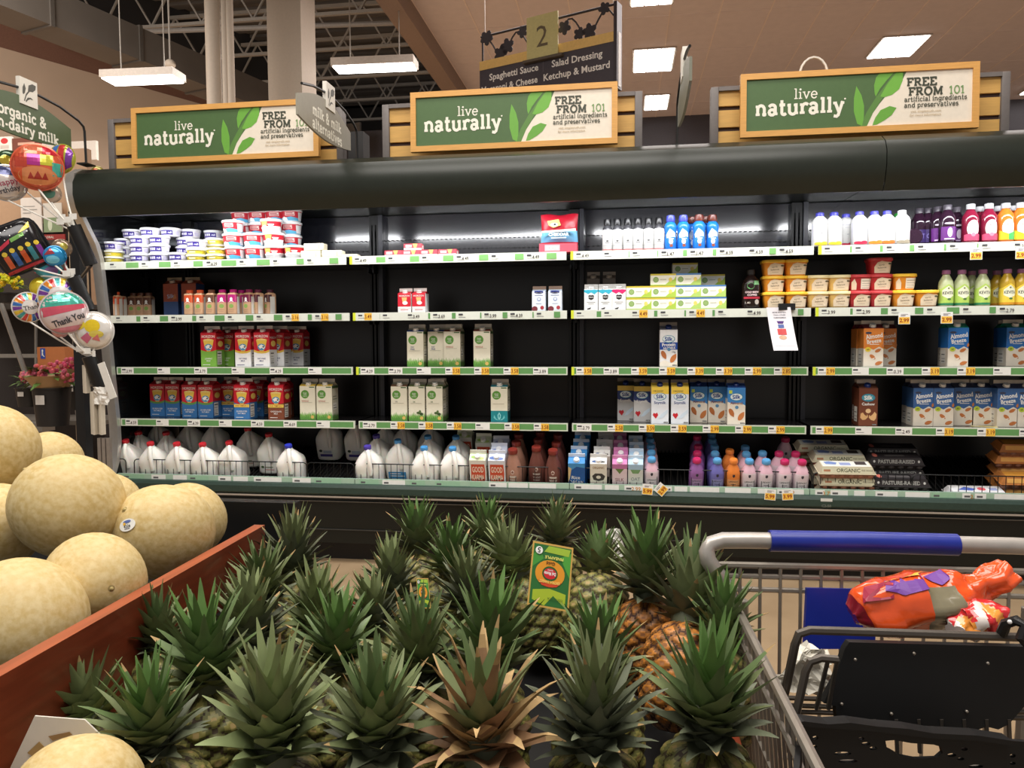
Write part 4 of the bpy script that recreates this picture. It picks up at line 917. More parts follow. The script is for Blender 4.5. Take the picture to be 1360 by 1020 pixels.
b_lc = lambda n: carton(n, .076, .076, .108, .14, (222, 230, 240), (200, 214, 232), (150, 126, 110), None, [('e', .5, .96, .34, .07, (34, 56, 140)), ('r', .2, .78, .8, .81, (90, 100, 140)), ('e', .52, .6, .14, .1, (110, 130, 180)), ('e', .52, .61, .10, .07, (222, 230, 240)), ('e', .2, .1, .22, .14, (120, 50, 60)), ('e', .75, .16, .14, .1, (170, 60, 70)), ('r', .3, .36, .7, .38, (120, 130, 160)), ('t', 'LACTAID', .5, .96, .06, W_, .5)], None, [('e', .5, .2, .36, .4, (34, 56, 140))])
for i, px in enumerate((715.5, 737)): put('lc', 'small_milk_carton', b_lc, px, 1, 0, 0, 'small pale blue carton with navy oval, %s of the pair' % nth(i, 2), 'carton', 'small pale blue cartons', .076)
b_gq = lambda n: carton(n, .072, .072, .185, .225, (120, 110, 100), (104, 96, 88), (150, 140, 130), (170, 160, 150), [('r', 0, .7, 1, 1, (104, 96, 88)), ('e', .5, .6, .3, .12, K_), ('r', .2, .42, .8, .46, K_)])
for i, px in enumerate((788, 809)): put('gq', 'milk_carton', b_gq, px, 1, .12, 0, 'taller grey-brown carton behind small white cartons, %s of two' % nth(i, 2), 'carton', 'grey cartons behind', .072)
def b_sw(c): return lambda n: carton(n, .076, .076, .112, .146, (238, 238, 236), (236, 238, 238), (230, 230, 230), (240, 240, 240), [('p', [(0, 1), (0, .9), (.3, .8), (.5, .88), (.75, .78), (1, .92), (1, 1)], c), ('p', [(.3, .72), (.4, .76), (.5, .73), (.6, .76), (.72, .72), (.68, .56), (.5, .5), (.32, .56)], K_), ('t', 'ORGANIC', .5, .645, .06, W_, .34), ('r', .2, .38, .8, .40, (90, 90, 90)), ('r', .3, .30, .7, .32, (90, 90, 90)), ('p', [(.2, .08), (.5, .14), (.44, .05), (.24, .04)], K_)], None, [('p', [(.1, .1), (.5, .3), (.9, .1), (1, 0), (0, 0)], c)])
for px, c, lab in ((785, (60, 180, 206), 'small white carton with cyan top, left of two'), (804, (60, 180, 206), 'small white carton with cyan top beside the pink-topped one'), (822, (216, 40, 110), 'small white carton with pink top beside butter boxes')): put('sw%d' % c[0], 'small_milk_carton', b_sw(c), px, 1, 0, 0, lab, 'carton', 'small white cartons', .076)
def b_bx(c, d): return lambda n: pack(n, .138, .085, .064, (240, 240, 224), [('r', 0, .86, 1, 1, c), ('p', [(.55, 0), (1, 0), (1, .82), (.92, .5), (.72, .34)], d), ('e', .21, .5, .11, .24, (110, 150, 76)), ('e', .21, .5, .09, .19, (150, 178, 110)), ('r', .38, .5, .62, .54, (160, 160, 130)), ('e', .78, .5, .07, .18, (236, 214, 110)), ('r', 0, 0, 1, .08, d)], [('r', 0, 0, 1, 1, c)], side=[('r', .1, .1, .9, .9, (220, 224, 196))])
YG, BG = ((208, 190, 70), (176, 204, 80)), ((84, 130, 186), (180, 210, 110))
BX = [(848.5, 0, 0, 0), (881, 0, 0, 0), (914, 0, 0, 1), (947.5, 0, 0, 1), (848.5, 1, 0, 0), (881, 1, 0, 0), (914, 1, 0, 1), (947, 1, 0, 1), (881, 2, 0, 0), (914, 2, 0, 1)]
for i, (px, lv, dy, k) in enumerate(BX): put('bx%d' % k, 'butter_box', b_bx(*(YG, BG)[k]), px, 1, dy, lv * .0655, 'pale %s butter box, %s layer, %s' % (('yellow-green', 'blue-topped')[k], ('bottom', 'middle', 'top')[lv], ['first from left', 'second from left', 'third from left', 'fourth from left'][[848, 881, 914, 947].index(int(px))]), 'box', 'pale butter boxes', .085)
for px, lv, lab in ((910, 0, 'bottom'), (910, 1, 'second'), (910, 2, 'third'), (910, 3, 'top')): put('bx0', 'butter_box', b_bx(*YG), px, 1, .095, lv * .0655, 'yellow-green butter box in the tall rear stack, %s' % lab, 'box', 'pale butter boxes', .085)
for lv, lab in ((0, 'bottom'), (1, 'second'), (2, 'top')): put('bx0', 'butter_box', b_bx(*YG), 946, 1, .095, lv * .0655, 'yellow-green butter box in the lower rear stack, %s' % lab, 'box', 'pale butter boxes', .085)
b_cof = lambda n: bottle(n, [(.044, 0), (.048, .006), (.048, .125), (.042, .15), (.024, .175), (.017, .182), (.017, .19)], mat((36, 24, 22), .2), [(.021, .186), (.021, .21), (.018, .213)], PL(50, 46, 44), [('e', .42, .80, .22, .13, (96, 160, 96)), ('r', .62, .84, .92, 1.0, (120, 176, 120)), ('t', 'COLD BREW', .5, .56, .07, (236, 210, 210), .8, 0, .03), ('t', 'COFFEE', .5, .45, .07, (236, 210, 210), .6, 0, .03), ('r', 0, .30, 1, .38, (176, 40, 60)), ('t', '1.40', .25, .15, .08, (220, 210, 200), .3), ('e', .78, .18, .12, .1, (190, 180, 170))], .085, (.01, .15), sq=3)
put('cof', 'coffee_bottle', b_cof, 999, 1, .0, 0, 'dark cold brew coffee bottle with green round label', 'bottle', None, .096)
def b_eb(body, lid, flip=0): 
    f = [('p', [(.2, .0), (.18, .5), (.3, .86), (.5, .98), (.72, .9), (.98, .86), (.94, .0)], (236, 216, 186)), ('t', 'earth', .5, .66, .15, (150, 130, 100), .42, 4), ('t', 'balance', .52, .44, .15, (140, 120, 96), .55, 4), ('e', .86, .74, .07, .07, (90, 84, 60)), ('e', .96, .74, .05, .05, (90, 84, 60)), ('r', .38, .2, .7, .23, (180, 160, 130))]
    if flip: f = [('p', [(.1, .0), (.08, .6), (.2, .9), (.3, .5), (.3, 0)], (236, 216, 186)), ('r', .5, .05, 1.0, .9, (238, 226, 206)), ('r', .55, .12, .95, .15, (120, 110, 90)), ('r', .55, .3, .9, .32, (120, 110, 90)), ('r', .55, .5, .95, .52, (120, 110, 90)), ('r', .55, .7, .9, .73, (120, 110, 90))]
    return lambda n: tub(n, .049, .058, .086, body, lid, f, .10, sq=4.5, lid_h=.014, n=28)
OB, CB_, RB = ((232, 150, 48), (244, 196, 62)), ((232, 190, 110), (238, 222, 170)), ((190, 52, 56), (206, 70, 74))
def eb(px, lv, kind, lab, fl=0): put('eb%s%d' % (kind, fl), 'spread_tub', b_eb(*{'o': OB, 'c': CB_, 'r': RB}[kind], fl), px, 1, .0, lv * .0868, lab, 'tub', 'square spread tubs', .116)
for px, lab in ((1029, 'next to the coffee bottle'), (1059, 'second from the coffee bottle')):
    for l in range(3): eb(px, l, 'o', 'orange tub with yellow lid, %s of the three-high stack %s' % (('bottom', 'middle', 'top')[l], lab))
for px, lab in ((1088, 'left'), (1116.5, 'right')):
    for l in range(2): eb(px, l, 'c', 'cream-yellow tub with pale lid, %s of the %s stack' % (('bottom', 'top')[l], lab))
eb(1144, 0, 'r', 'red tub at the bottom of the two-high red stack'); eb(1144, 1, 'r', 'red tub on top of the two-high red stack, label turned away', 1)
for l in range(3): eb(1171.5, l, 'r', 'red tub, %s of the three-high red stack' % ('bottom', 'middle', 'top')[l])
eb(1202, 0, 'o', 'orange tub below another, right of red stacks'); eb(1203.5, 1, 'o', 'orange tub on top, label turned aside, right of red stacks', 1); eb(1233, 0, 'o', 'single orange tub standing alone left of the green bottles')
def b_kv(lq, lb, base): return lambda n: bottle(n, [(.034, 0), (.037, .004), (.037, .11), (.034, .13), (.021, .155), (.017, .165), (.017, .17)], mat(lq, .15), [(.021, .168), (.021, .188), (.018, .19)], PL(150, 96, 130), [('r', -.6, .0, 1.6, .1, base), ('p', [(-.6, .1), (1.6, .1), (1.6, .7), (.95, .8), (.5, 1.0), (.05, .8), (-.6, .7)], lb), ('p', [(.1, .7), (.5, .92), (.9, .7), (.9, .45), (.5, .3), (.1, .45)], (236, 238, 210)), ('t', 'KEVITA', .5, .58, .14, K_, .72, 0, .02), ('e', .55, .28, .12, .05, (80, 120, 60)), ('e', .5, .80, .06, .04, (120, 130, 80))], .075, (.006, .115))
LG, YW = ((196, 206, 160), (178, 208, 96), (44, 130, 84)), ((196, 160, 50), (232, 204, 70), (220, 150, 40))
for px, k, dy, lab in ((1260, LG, 0, 'green-labelled bottle with mauve cap, leftmost of the row'), (1281, LG, 0, 'green-labelled bottle with mauve cap, second of the front ones'), (1294, LG, .08, 'green-labelled bottle half hidden behind the front ones'), (1309, LG, 0, 'green-labelled bottle with mauve cap beside the yellow bottles'), (1328, YW, .08, 'yellow-labelled bottle in the second row right of green ones'), (1342, YW, .0, 'yellow-labelled bottle standing in front near the right edge'), (1361, YW, .0, 'yellow-labelled bottle cut by the right picture edge')):
    put('kv%d' % k[1][0], 'sparkling_drink_bottle', b_kv(*k), px, 1, dy, 0, lab, 'bottle', 'probiotic drink bottles', .074)

# ================================================================== third shelf
def C(kind, bld, px, row, dy, lab, grp, d=.1): put(kind, 'milk_carton', bld, px, row, dy, 0, lab, 'carton', grp, d)
hz_g = horizon((122, 176, 70), None, ['LOWFAT', 'MILK'], W_); hz_w = horizon((236, 236, 236), (228, 190, 80), ['FAT-FREE', 'MILK'], (60, 60, 110)); hz_b = horizon((58, 118, 180), (96, 150, 80), ['2% REDUCED', 'FAT MILK'], W_); hz_d = horizon((58, 118, 180), None, ['2% REDUCED', 'FAT MILK'], W_, True); hz_br = horizon((124, 68, 46), None, ['CHOCOLATE', 'MILK'], W_, True)
GH = 'red-topped organic milk cartons'
C('hg', hz_g, 277, 2, 0, 'red and bright green carton standing frontmost on third shelf', GH); C('hg', hz_g, 301, 2, .13, 'dim red and green carton behind, between the front ones', GH)
C('hw', hz_w, 322.6, 2, 0, 'red and white carton on third shelf, left of the pair', GH); C('hw', hz_w, 347.5, 2, 0, 'red and white carton on third shelf, right of the pair', GH)
for k, (px, dy) in enumerate(((367, .11), (379, .22), (393, .225))): C('hw', hz_w, px, 2, dy, 'dim red and white carton behind the front pair, %s' % ('nearest', 'middle one', 'farthest right')[k], GH)
GT = 'cream cartons with green discs'
t_ff = truth(['FAT', 'FREE'], (60, 80, 140), (60, 80, 130)); t_w = truth(['WHOLE'], (170, 60, 50), (120, 50, 40)); t_1 = truth(['1%'], K_, (110, 80, 60)); t_2 = truth(['2%'], (70, 110, 60), (90, 100, 60), sprig=True); t_t = truth([''], K_, (40, 110, 120), 'teal')
C('tf', t_ff, 551.5, 2, 0, 'cream fat-free carton standing alone frontmost on third shelf', GT, .098); C('tf', t_ff, 579, 2, .04, 'cream fat-free carton beside the whole-milk carton', GT, .098); C('tw', t_w, 600.5, 2, .02, 'cream whole-milk carton beside a fat-free one', GT, .098); C('tw', t_w, 640, 2, 0, 'cream whole-milk carton standing apart on the right', GT, .098)
C('tf', t_ff, 553, 2, .11, 'shaded cream carton right behind the frontmost fat-free one', GT, .098); C('tw', t_w, 602, 2, .13, 'shaded cream carton behind the whole-milk carton', GT, .098)
GS = 'cartons with the blue oval'
s_p = silk((232, 232, 232), (232, 234, 236), '', (30, 70, 160), 'almond', logo=(26, 66, 150), extra=[('r', 0, .46, 1, .66, (34, 74, 160)), ('t', 'Protein', .5, .60, .085, W_, .84, 3, .03), ('t', 'NUTMILK', .55, .505, .06, W_, .7, 3, .02), ('t', '10g', .8, .40, .05, (80, 80, 100), .2)], roof=(120, 120, 130), finc=(150, 140, 130))
C('sp', s_p, 888, 2, 0, 'white and blue protein nutmilk carton standing alone', GS, .096)
GB = 'almond drink cartons'
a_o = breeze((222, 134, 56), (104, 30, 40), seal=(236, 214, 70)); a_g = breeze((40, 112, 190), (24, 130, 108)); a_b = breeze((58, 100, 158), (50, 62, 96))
C('ao', a_o, 1160, 2, 0, 'orange almond drink carton standing alone in front', GB); C('ao', a_o, 1177.5, 2, .13, 'dim orange almond carton behind right of the front one', GB)
for k, (px, dy) in enumerate(((1150, .12), (1152, .24))): C('ao', a_o, px, 2, dy, 'dim orange almond carton behind left of the front one, %s' % ('nearer', 'deeper')[k], GB)
C('ag', a_g, 1272.5, 2, 0, 'bright blue almond carton with green top, standing alone', GB); C('ag', a_g, 1269, 2, .11, 'dim blue almond carton directly behind the bright one', GB)
C('ag', a_g, 1350, 2, .09, 'dim blue almond carton at the right edge', GB); C('ag', a_g, 1344, 2, .21, 'deeper dim blue almond carton near the right edge', GB)
# fourth shelf
for px, dy, k, bld, lab in ((209, .13, 'hb', hz_b, 'dim red and blue carton, leftmost on the fourth shelf'), (229, .13, 'hb', hz_b, 'dim red and blue carton, second from left on fourth shelf'), (251.5, .06, 'hb', hz_b, 'red and blue carton, left of the brighter pair'), (273, .06, 'hb', hz_b, 'red and blue carton, right of the brighter pair'),
    (303, .17, 'hd', hz_d, 'dim red carton with yellow band behind the front one'), (321, 0, 'hd', hz_d, 'red and blue carton with yellow omega band in front'), (340, .19, 'hb', hz_b, 'dim red and blue carton between the yellow-banded cartons'), (366.5, 0, 'hc', hz_br, 'red and brown chocolate milk carton with yellow band'), (371, .12, 'hc', hz_br, 'red and brown carton behind the front chocolate one')): C(k, bld, px, 3, dy, lab, GH)
C('tw2', truth(['WHOLE'], (170, 60, 50), (206, 172, 70)), 408.6, 3, 0, 'cream whole-milk carton with yellow top, left of the pair', GT, .098); C('tw2', None, 430.8, 3, 0, 'cream whole-milk carton with yellow top, right of the pair', GT, .098)
C('t1', t_1, 530, 3, 0, 'cream one-percent carton with grass, left of the three', GT, .098); C('t2', t_2, 553.5, 3, 0, 'cream carton with dark sprig, middle of the three', GT, .098); C('t2', t_2, 577, 3, 0, 'cream carton with dark sprig, right of the three', GT, .098); C('t2', t_2, 580, 3, .12, 'shaded cream carton behind the right sprig carton', GT, .098)
C('tt', t_t, 663, 3, 0, 'cream and teal carton standing alone on fourth shelf', GT, .098)
s_y = silk((226, 232, 240), (222, 230, 242), 'Soymilk', (60, 80, 140), 'soy', extra=[('r', 0, .82, 1, 1, (240, 206, 80)), ('t', 'ORGANIC', .4, .90, .05, (90, 80, 40), .6)], roof=(238, 204, 84)); s_n = silk((206, 206, 206), (44, 62, 120), 'Soymilk', W_, 'soy', extra=[('r', 0, .86, 1, 1, (214, 184, 80))], roof=(90, 86, 70)); s_a = silk((232, 224, 210), (60, 130, 196), 'Almond', (130, 74, 40), 'almond', extra=[('r', .08, .84, .26, .93, (190, 210, 80))], roof=(40, 70, 130)); s_c = silk((112, 62, 42), (104, 56, 38), 'Cashew', W_, 'cashew', logo=W_, oval=(70, 150, 170), roof=(80, 46, 34), finc=(190, 180, 170))
for px, dy, k, bld, lab in ((831, .16, 'sn', s_n, 'navy soymilk carton, left of the two dim ones'), (853, .10, 'sn', s_n, 'navy soymilk carton beside the bright yellow-topped one'), (876.5, 0, 'sy', s_y, 'pale yellow-topped soymilk carton, left of the pair'), (903, 0, 'sy', s_y, 'pale yellow-topped soymilk carton, right of the pair'),
    (928, .09, 'sa', s_a, 'blue almond carton set back beside the soymilk'), (952, .09, 'sa', s_a, 'blue almond carton set back, second from the soymilk'), (978, 0, 'sa', s_a, 'bright blue almond carton standing frontmost on the right'), (1153, 0, 'sc', s_c, 'brown cashew drink carton standing alone'), (1150, .11, 'sc', s_c, 'brown cashew carton in shade behind the front one')): C(k, bld, px, 3, dy, lab, GS, .096)
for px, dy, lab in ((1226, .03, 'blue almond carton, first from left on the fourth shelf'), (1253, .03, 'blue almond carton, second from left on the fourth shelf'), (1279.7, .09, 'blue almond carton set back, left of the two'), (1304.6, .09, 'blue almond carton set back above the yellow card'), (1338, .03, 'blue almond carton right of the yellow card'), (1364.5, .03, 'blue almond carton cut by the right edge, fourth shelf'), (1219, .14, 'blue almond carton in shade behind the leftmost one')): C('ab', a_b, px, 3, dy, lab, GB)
p = atz(1306, 566, ROWZ[3] + .001); b = MB(); b.box(-.06, -.028, 0, .06, .028, .0008, P(226, 214, 150)); art(b, [('r', .05, .1, .3, .9, (238, 232, 200)), ('r', .4, .4, .9, .6, (206, 190, 120))], .12, .056, face_map((-.06, -.028, .0009), (1, 0, 0), (0, 1, 0)))
o = tag(b.build('shelf_card', loc=(p.x, ROWY[3] + .055, ROWZ[3] + .0005)), 'small yellow card lying flat on the fourth shelf', 'card'); o.rotation_euler = (0, 0, -.35)
# ================================================================== the bottom well : everything leans with its sloping floor
TILT = math.atan(DS)
def deck(kind, name, builder, px, dy, lab, cat, grp, depth, rz=0.0, dz=0.0):
    Yc = 4.285 + dy + depth / 2; o = make(kind, name, builder)
    z = deck_z(Yc) + 0.001
    x = X_at(px, Yc - depth / 2 - 0.02, z + 0.12)
    n = Vector((0, -sin(TILT), cos(TILT)))
    o.location = Vector((x, Yc, z)) + n * dz; o.rotation_euler = (TILT, 0, rz)
    return tag(o, lab, cat, grp)
m_jug = mat((240, 238, 232), 0.35, noise=0.02, sub=0.15)
def b_jug(cap, lab=None):
    def f(n):
        t = bpy.data.objects.new(n, None); COL.objects.link(t); b = MB()
        pr = [(.066, 0), (.073, .008), (.075, .02), (.075, .125), (.0735, .145), (.068, .165), (.056, .188), (.040, .208), (.026, .222), (.0195, .230), (.0185, .248)]
        rings = []
        for r, z in pr:
            ring = []
            for j in range(28):
                a = 2 * pi * (j + .5) / 28; c, s = cos(a), sin(a); sq = 4.2 if z < .17 else 2.4
                k = (abs(c) ** sq + abs(s) ** sq) ** (-1 / sq); q = r
                da = abs((a - radians(292) + pi) % (2 * pi) - pi)
                if .10 < z < .215 and da < .75: q = r * (1 - .26 * (cos(da / .75 * pi / 2) ** 2) * sin(pi * (z - .10) / .115))
                ring.append((q * c * k * 1.07, q * s * k, z * .97))
            rings.append(ring)
        b.loft(rings, m_jug)
        b.build('jug_body', t, auto=1.4)
        h = MB(); a = radians(292); u = Vector((cos(a), sin(a), 0))
        h.tube([u * .018 + Vector((0, 0, .226)), u * .040 + Vector((0, 0, .216)), u * .060 + Vector((0, 0, .192)), u * .071 + Vector((0, 0, .160)), u * .076 + Vector((0, 0, .125)), u * .072 + Vector((0, 0, .095))], .0135, m_jug, 10); h.build('handle', t)
        c = MB(); c.lathe([(.0215, .233), (.0225, .236), (.0225, .250), (.0205, .254)], PL(*cap), 18); c.build('cap', t)
        l = MB(); art(l, lab or [('e', .17, .5, .09, .16, (70, 100, 60)), ('r', .3, .45, .8, .55, (120, 140, 110)), ('r', .3, .1, .85, .16, (190, 50, 60))], .11, .05, face_map((-.055, -.0756, .03), (1, 0, 0), (0, 0, 1))); l.build('label', t)
        return t
    return f
RC, BC, PC, LC = (196, 44, 54), (50, 60, 180), (78, 64, 160), (74, 146, 206)
GJ = 'gallon milk jugs in the bottom well'
LBL_B = [('r', 0, .0, 1, .9, (70, 140, 190)), ('r', .1, .3, .9, .4, W_), ('r', .1, .6, .7, .7, W_)]
def jug(px, dy, c, lab, k=None, lb=None): deck('j%d%s' % (c[0], k or ''), 'milk_jug', b_jug(c, lb), px, dy, lab, 'jug', GJ, .152)
for px, dy, c, lab in ((197, 0, RC, 'red-capped milk jug, front row, first from left'), (232, 0, RC, 'red-capped milk jug, front row, second from left'), (266.5, 0, RC, 'red-capped milk jug, front row, third from left'), (302, .03, RC, 'red-capped milk jug, front row, fourth and largest looking'), (381, 0, BC, 'white milk jug with dark blue cap ending the front row'),
    (181, .155, RC, 'red-capped milk jug, second row, first from left'), (218, .155, RC, 'red-capped milk jug, second row, second from left'), (355, .155, RC, 'red-capped milk jug, second row, behind the dark blue-capped one'), (164, .03, RC, 'shaded milk jug squeezed beside the steel end trim'),
    (327, .24, RC, 'red-capped milk jug, alone in the third row near gap'), (246.5, .31, RC, 'red-capped milk jug, third row, behind the front pair'), (205, .31, RC, 'shaded milk jug, third row, on the left'), (280, .31, RC, 'shaded milk jug, third row, right of middle')): jug(px, dy, c, lab)
for px, lab in ((433, 'milk jug with purple label deep in the well, left'), (471, 'milk jug with purple label deep in the well, right')): deck('jback', 'milk_jug', b_jug(PC, [('e', .15, .85, .1, .18, (60, 70, 60)), ('r', .3, .5, .8, .9, (190, 200, 214)), ('r', .1, .05, .85, .4, (78, 66, 140))]), px, .36, lab, 'jug', GJ, .152)
for px, dy, c, lab in ((486.5, 0, PC, 'purple-capped milk jug, front row'), (498.5, .155, PC, 'purple-capped milk jug, second row'), (509, .31, PC, 'purple-capped milk jug, third row'), (562, 0, LC, 'light blue-capped milk jug, front row, left of two'), (600, 0, LC, 'light blue-capped milk jug, front row, right of two'),
    (567, .155, LC, 'light blue-capped milk jug, second row, middle'), (604.5, .155, LC, 'light blue-capped milk jug, second row, on the right'), (569.5, .31, LC, 'light blue-capped milk jug, third row, right of two'), (534, .31, LC, 'shaded light blue-capped milk jug, third row, left of two')): jug(px, dy, c, lab)
jug(527, .09, LC, 'light blue-capped milk jug with blue label, set a little back', 'b', LBL_B)
b_gk = lambda n: carton(n, .096, .096, .208, .252, (232, 230, 222), (216, 226, 196), (226, 226, 214), (238, 238, 232), [('p', [(.1, .88), (.92, .88), (.95, .6), (.9, .30), (.3, .27), (.06, .32)], (206, 78, 50)), ('t', 'GOOD', .5, .72, .17, (240, 226, 206), .7, 0, .02), ('t', 'KARMA', .5, .48, .16, (240, 226, 206), .74, 0, .02), ('t', 'FLAXMILK', .5, .16, .07, (110, 100, 90), .7), ('r', .3, .06, .7, .075, (120, 110, 100))], [('r', .1, .2, .8, .8, (222, 214, 200)), ('r', .15, .5, .6, .52, K_)], [('e', .3, .5, .2, .2, (150, 190, 90)), ('e', .7, .3, .2, .2, (190, 214, 130))])
def b_gkb(n):
    return carton(n, .096, .096, .208, .252, (226, 230, 238), (206, 214, 232), (222, 226, 236), (238, 240, 244), [('p', [(.1, .88), (.92, .88), (.95, .6), (.9, .30), (.3, .27), (.06, .32)], (206, 78, 50)), ('t', 'GOOD', .5, .72, .17, (240, 226, 206), .7, 0, .02), ('t', 'KARMA', .5, .48, .16, (240, 226, 206), .74, 0, .02), ('t', 'FLAXMILK', .5, .16, .07, (110, 100, 90), .7)], [('r', .1, .2, .8, .8, (222, 214, 200))], [('e', .3, .4, .24, .24, (80, 110, 180)), ('e', .72, .3, .2, .2, (110, 130, 190))])
GK = 'cartons with the orange-red square'
for px, dy, k, bl, lab in ((635.5, 0, 'gk', b_gk, 'flaxmilk carton with orange square and green top, front left'), (660.5, 0, 'gkb', b_gkb, 'flaxmilk carton with orange square and blue top, front right'), (663.5, .10, 'gkb', b_gkb, 'blue-topped flaxmilk carton in the second row'), (666, .20, 'gkb', b_gkb, 'blue-topped flaxmilk carton in the third row'), (643, .23, 'gk', b_gk, 'dim flaxmilk carton deeper beside the blue-topped ones'), (618, .3, 'gk', b_gk, 'dim flaxmilk carton deepest behind the jugs')): deck(k, 'plant_milk_carton', bl, px, dy, lab, 'carton', GK, .096)
def b_ch(c): return lambda n: bottle(n, [(.048, 0), (.052, .006), (.053, .08), (.050, .13), (.040, .175), (.029, .21), (.024, .228), (.024, .24)], mat(c, .3), [(.0275, .234), (.028, .238), (.028, .256), (.026, .259)], PL(122, 46, 38), [('e', .5, .70, .13, .10, (216, 196, 186)), ('e', .5, .70, .07, .06, (120, 80, 70)), ('r', .22, .42, .78, .5, (206, 190, 180)), ('t', 'WHOLE', .5, .30, .09, (220, 206, 196), .6), ('r', .25, .12, .75, .18, (190, 170, 160))], .075, (.05, .17))
LCH, DCH = (168, 124, 106), (112, 68, 60)
for px, dy, c, lab in ((681, 0, LCH, 'tan chocolate milk bottle, front of the left file'), (686, .105, LCH, 'tan chocolate milk bottle, second in the left file'), (689, .21, LCH, 'tan chocolate milk bottle, third in the left file'), (712.5, .04, DCH, 'brown chocolate milk bottle, front of the middle file'), (715, .145, DCH, 'brown chocolate milk bottle, second in the middle file'), (734.5, 0, DCH, 'brown chocolate milk bottle, front of the right file'), (739, .105, DCH, 'brown chocolate milk bottle, second in the right file'), (741, .21, DCH, 'brown chocolate milk bottle, third in the right file'), (718, .25, DCH, 'brown chocolate milk bottle, third in the middle file')):
    deck('ch%d' % c[0], 'chocolate_milk_bottle', b_ch(c), px, dy, lab, 'bottle', 'brown-capped chocolate milk bottles', .106)
b_dr = lambda n: carton(n, .094, .094, .2, .24, (26, 86, 158), (60, 140, 204), (214, 224, 236), (226, 236, 244), [('p', [(0, 1), (1, 1), (1, .86), (.5, .90), (0, .72)], (70, 150, 210)), ('p', [(0, .9), (.2, .84), (.1, .55), (0, .4)], (214, 190, 140)), ('t', 'Rice', .45, .56, .10, W_, .5, 0, .01), ('t', 'DREAM', .5, .40, .13, W_, .82, 0, .0), ('r', .2, .26, .8, .275, W_), ('e', .6, .12, .25, .08, (210, 200, 170))], [('r', 0, 0, 1, 1, (30, 90, 160))])
b_og = lambda n: carton(n, .094, .094, .2, .24, (230, 226, 214), (232, 232, 228), (222, 222, 220), (238, 238, 238), [('t', 'ORGANIC', .5, .88, .07, (150, 120, 80), .7, 0, .02), ('p', [(.12, .62), (.3, .70), (.7, .70), (.9, .62), (.8, .5), (.5, .46), (.2, .5)], (60, 56, 56)), ('e', .5, .585, .14, .05, (226, 222, 210)), ('p', [(.08, .36), (.3, .4), (.5, .3), (.7, .38), (.94, .34), (.9, .14), (.6, .1), (.4, .18), (.2, .08)], (36, 34, 36)), ('e', .34, .25, .08, .05, W_), ('e', .68, .24, .08, .05, W_)], [('r', .1, .1, .9, .5, (60, 60, 60)), ('r', .15, .6, .85, .8, (210, 206, 196))], [('e', .3, .4, .2, .2, (60, 90, 140)), ('e', .7, .35, .2, .15, (60, 60, 60))])
b_pk = lambda n: carton(n, .082, .082, .2, .238, (226, 206, 214), (200, 120, 176), (216, 150, 190), (246, 240, 244), [('r', 0, .86, 1, 1, (196, 120, 172)), ('p', [(.2, .86), (.8, .86), (.5, .70)], (104, 130, 70)), ('t', 'SILK', .5, .52, .1, (150, 100, 110), .6), ('r', .2, .3, .8, .33, (120, 90, 90)), ('t', 'OAT', .5, .2, .1, (90, 70, 70), .6)], [('r', 0, 0, 1, 1, (206, 160, 190))])
b_lb = lambda n: carton(n, .082, .082, .2, .238, (216, 220, 216), (176, 206, 230), (206, 224, 238), (244, 246, 248), [('r', 0, .84, 1, 1, (170, 204, 230)), ('p', [(.15, .84), (.85, .84), (.7, .72), (.3, .72)], (120, 160, 110)), ('t', 'OAT', .5, .55, .1, (120, 130, 140), .6), ('r', .2, .3, .8, .33, (110, 110, 110)), ('r', .3, .2, .7, .22, (110, 110, 110))], [('r', 0, 0, 1, 1, (196, 212, 222))])
CN = ('front', 'second', 'third', 'rearmost')
for i, px in enumerate((766, 769, 772, 774)): deck('dr', 'plant_milk_carton', b_dr, px, i * .098, 'deep blue rice drink carton, %s of its file' % CN[i], 'carton', 'cartons in the third well section', .094)
for i, px in enumerate((795, 799.5, 803, 805)): deck('og', 'plant_milk_carton', b_og, px, i * .098, 'white and black organic carton, %s of its file' % CN[i], 'carton', 'cartons in the third well section', .094)
for i, px in enumerate((823, 824.5, 824, 823)): deck('pk', 'plant_milk_carton', b_pk, px, i * .1, 'pink-topped narrow carton, %s of its file' % CN[i], 'carton', 'cartons in the third well section', .082)
for i, px in enumerate((844, 845, 845, 844)): deck('lb', 'plant_milk_carton', b_lb, px, i * .088, 'pale blue-topped narrow carton, %s of its file' % CN[i], 'carton', 'cartons in the third well section', .082)
def b_kf(body, cap, neck=None, hb_=.19):
    def f(n):
        pr = [(.037, 0), (.041, .005), (.041, .145), (.039, .155), (.029, .178), (.022, .190), (.020, .198), (.020, .206)]
        nb = mat(body, .3); nk = mat(neck or body, .3)
        return bottle(n, pr, nb, [(.0235, .202), (.024, .206), (.024, .220), (.019, .226)], PL(*cap), [('r', .02, .0, .98, .60, tuple(min(255, int(c * .72 + 66)) for c in body)), ('p', [(.40, .82), (.6, .82), (.6, .74), (.5, .69), (.4, .74)], (50, 46, 60)), ('t', 'LIFEWAY', .5, .52, .07, (50, 46, 56), .72), ('r', .3, .40, .7, .42, (70, 60, 70)), ('r', .46, .02, .5, .36, (96, 86, 96)), ('r', .2, .12, .4, .14, (96, 86, 96)), ('r', .6, .2, .8, .22, (96, 86, 96))], .068, (.03, .175), mf=(lambda i: nb if i < 3 else nk), sq=2.6)
    return f
PKB, MGC, LBC, ORC, VIO, BVI = (222, 204, 212), (190, 44, 96), (90, 156, 206), (226, 130, 56), (140, 92, 150), (108, 106, 176)
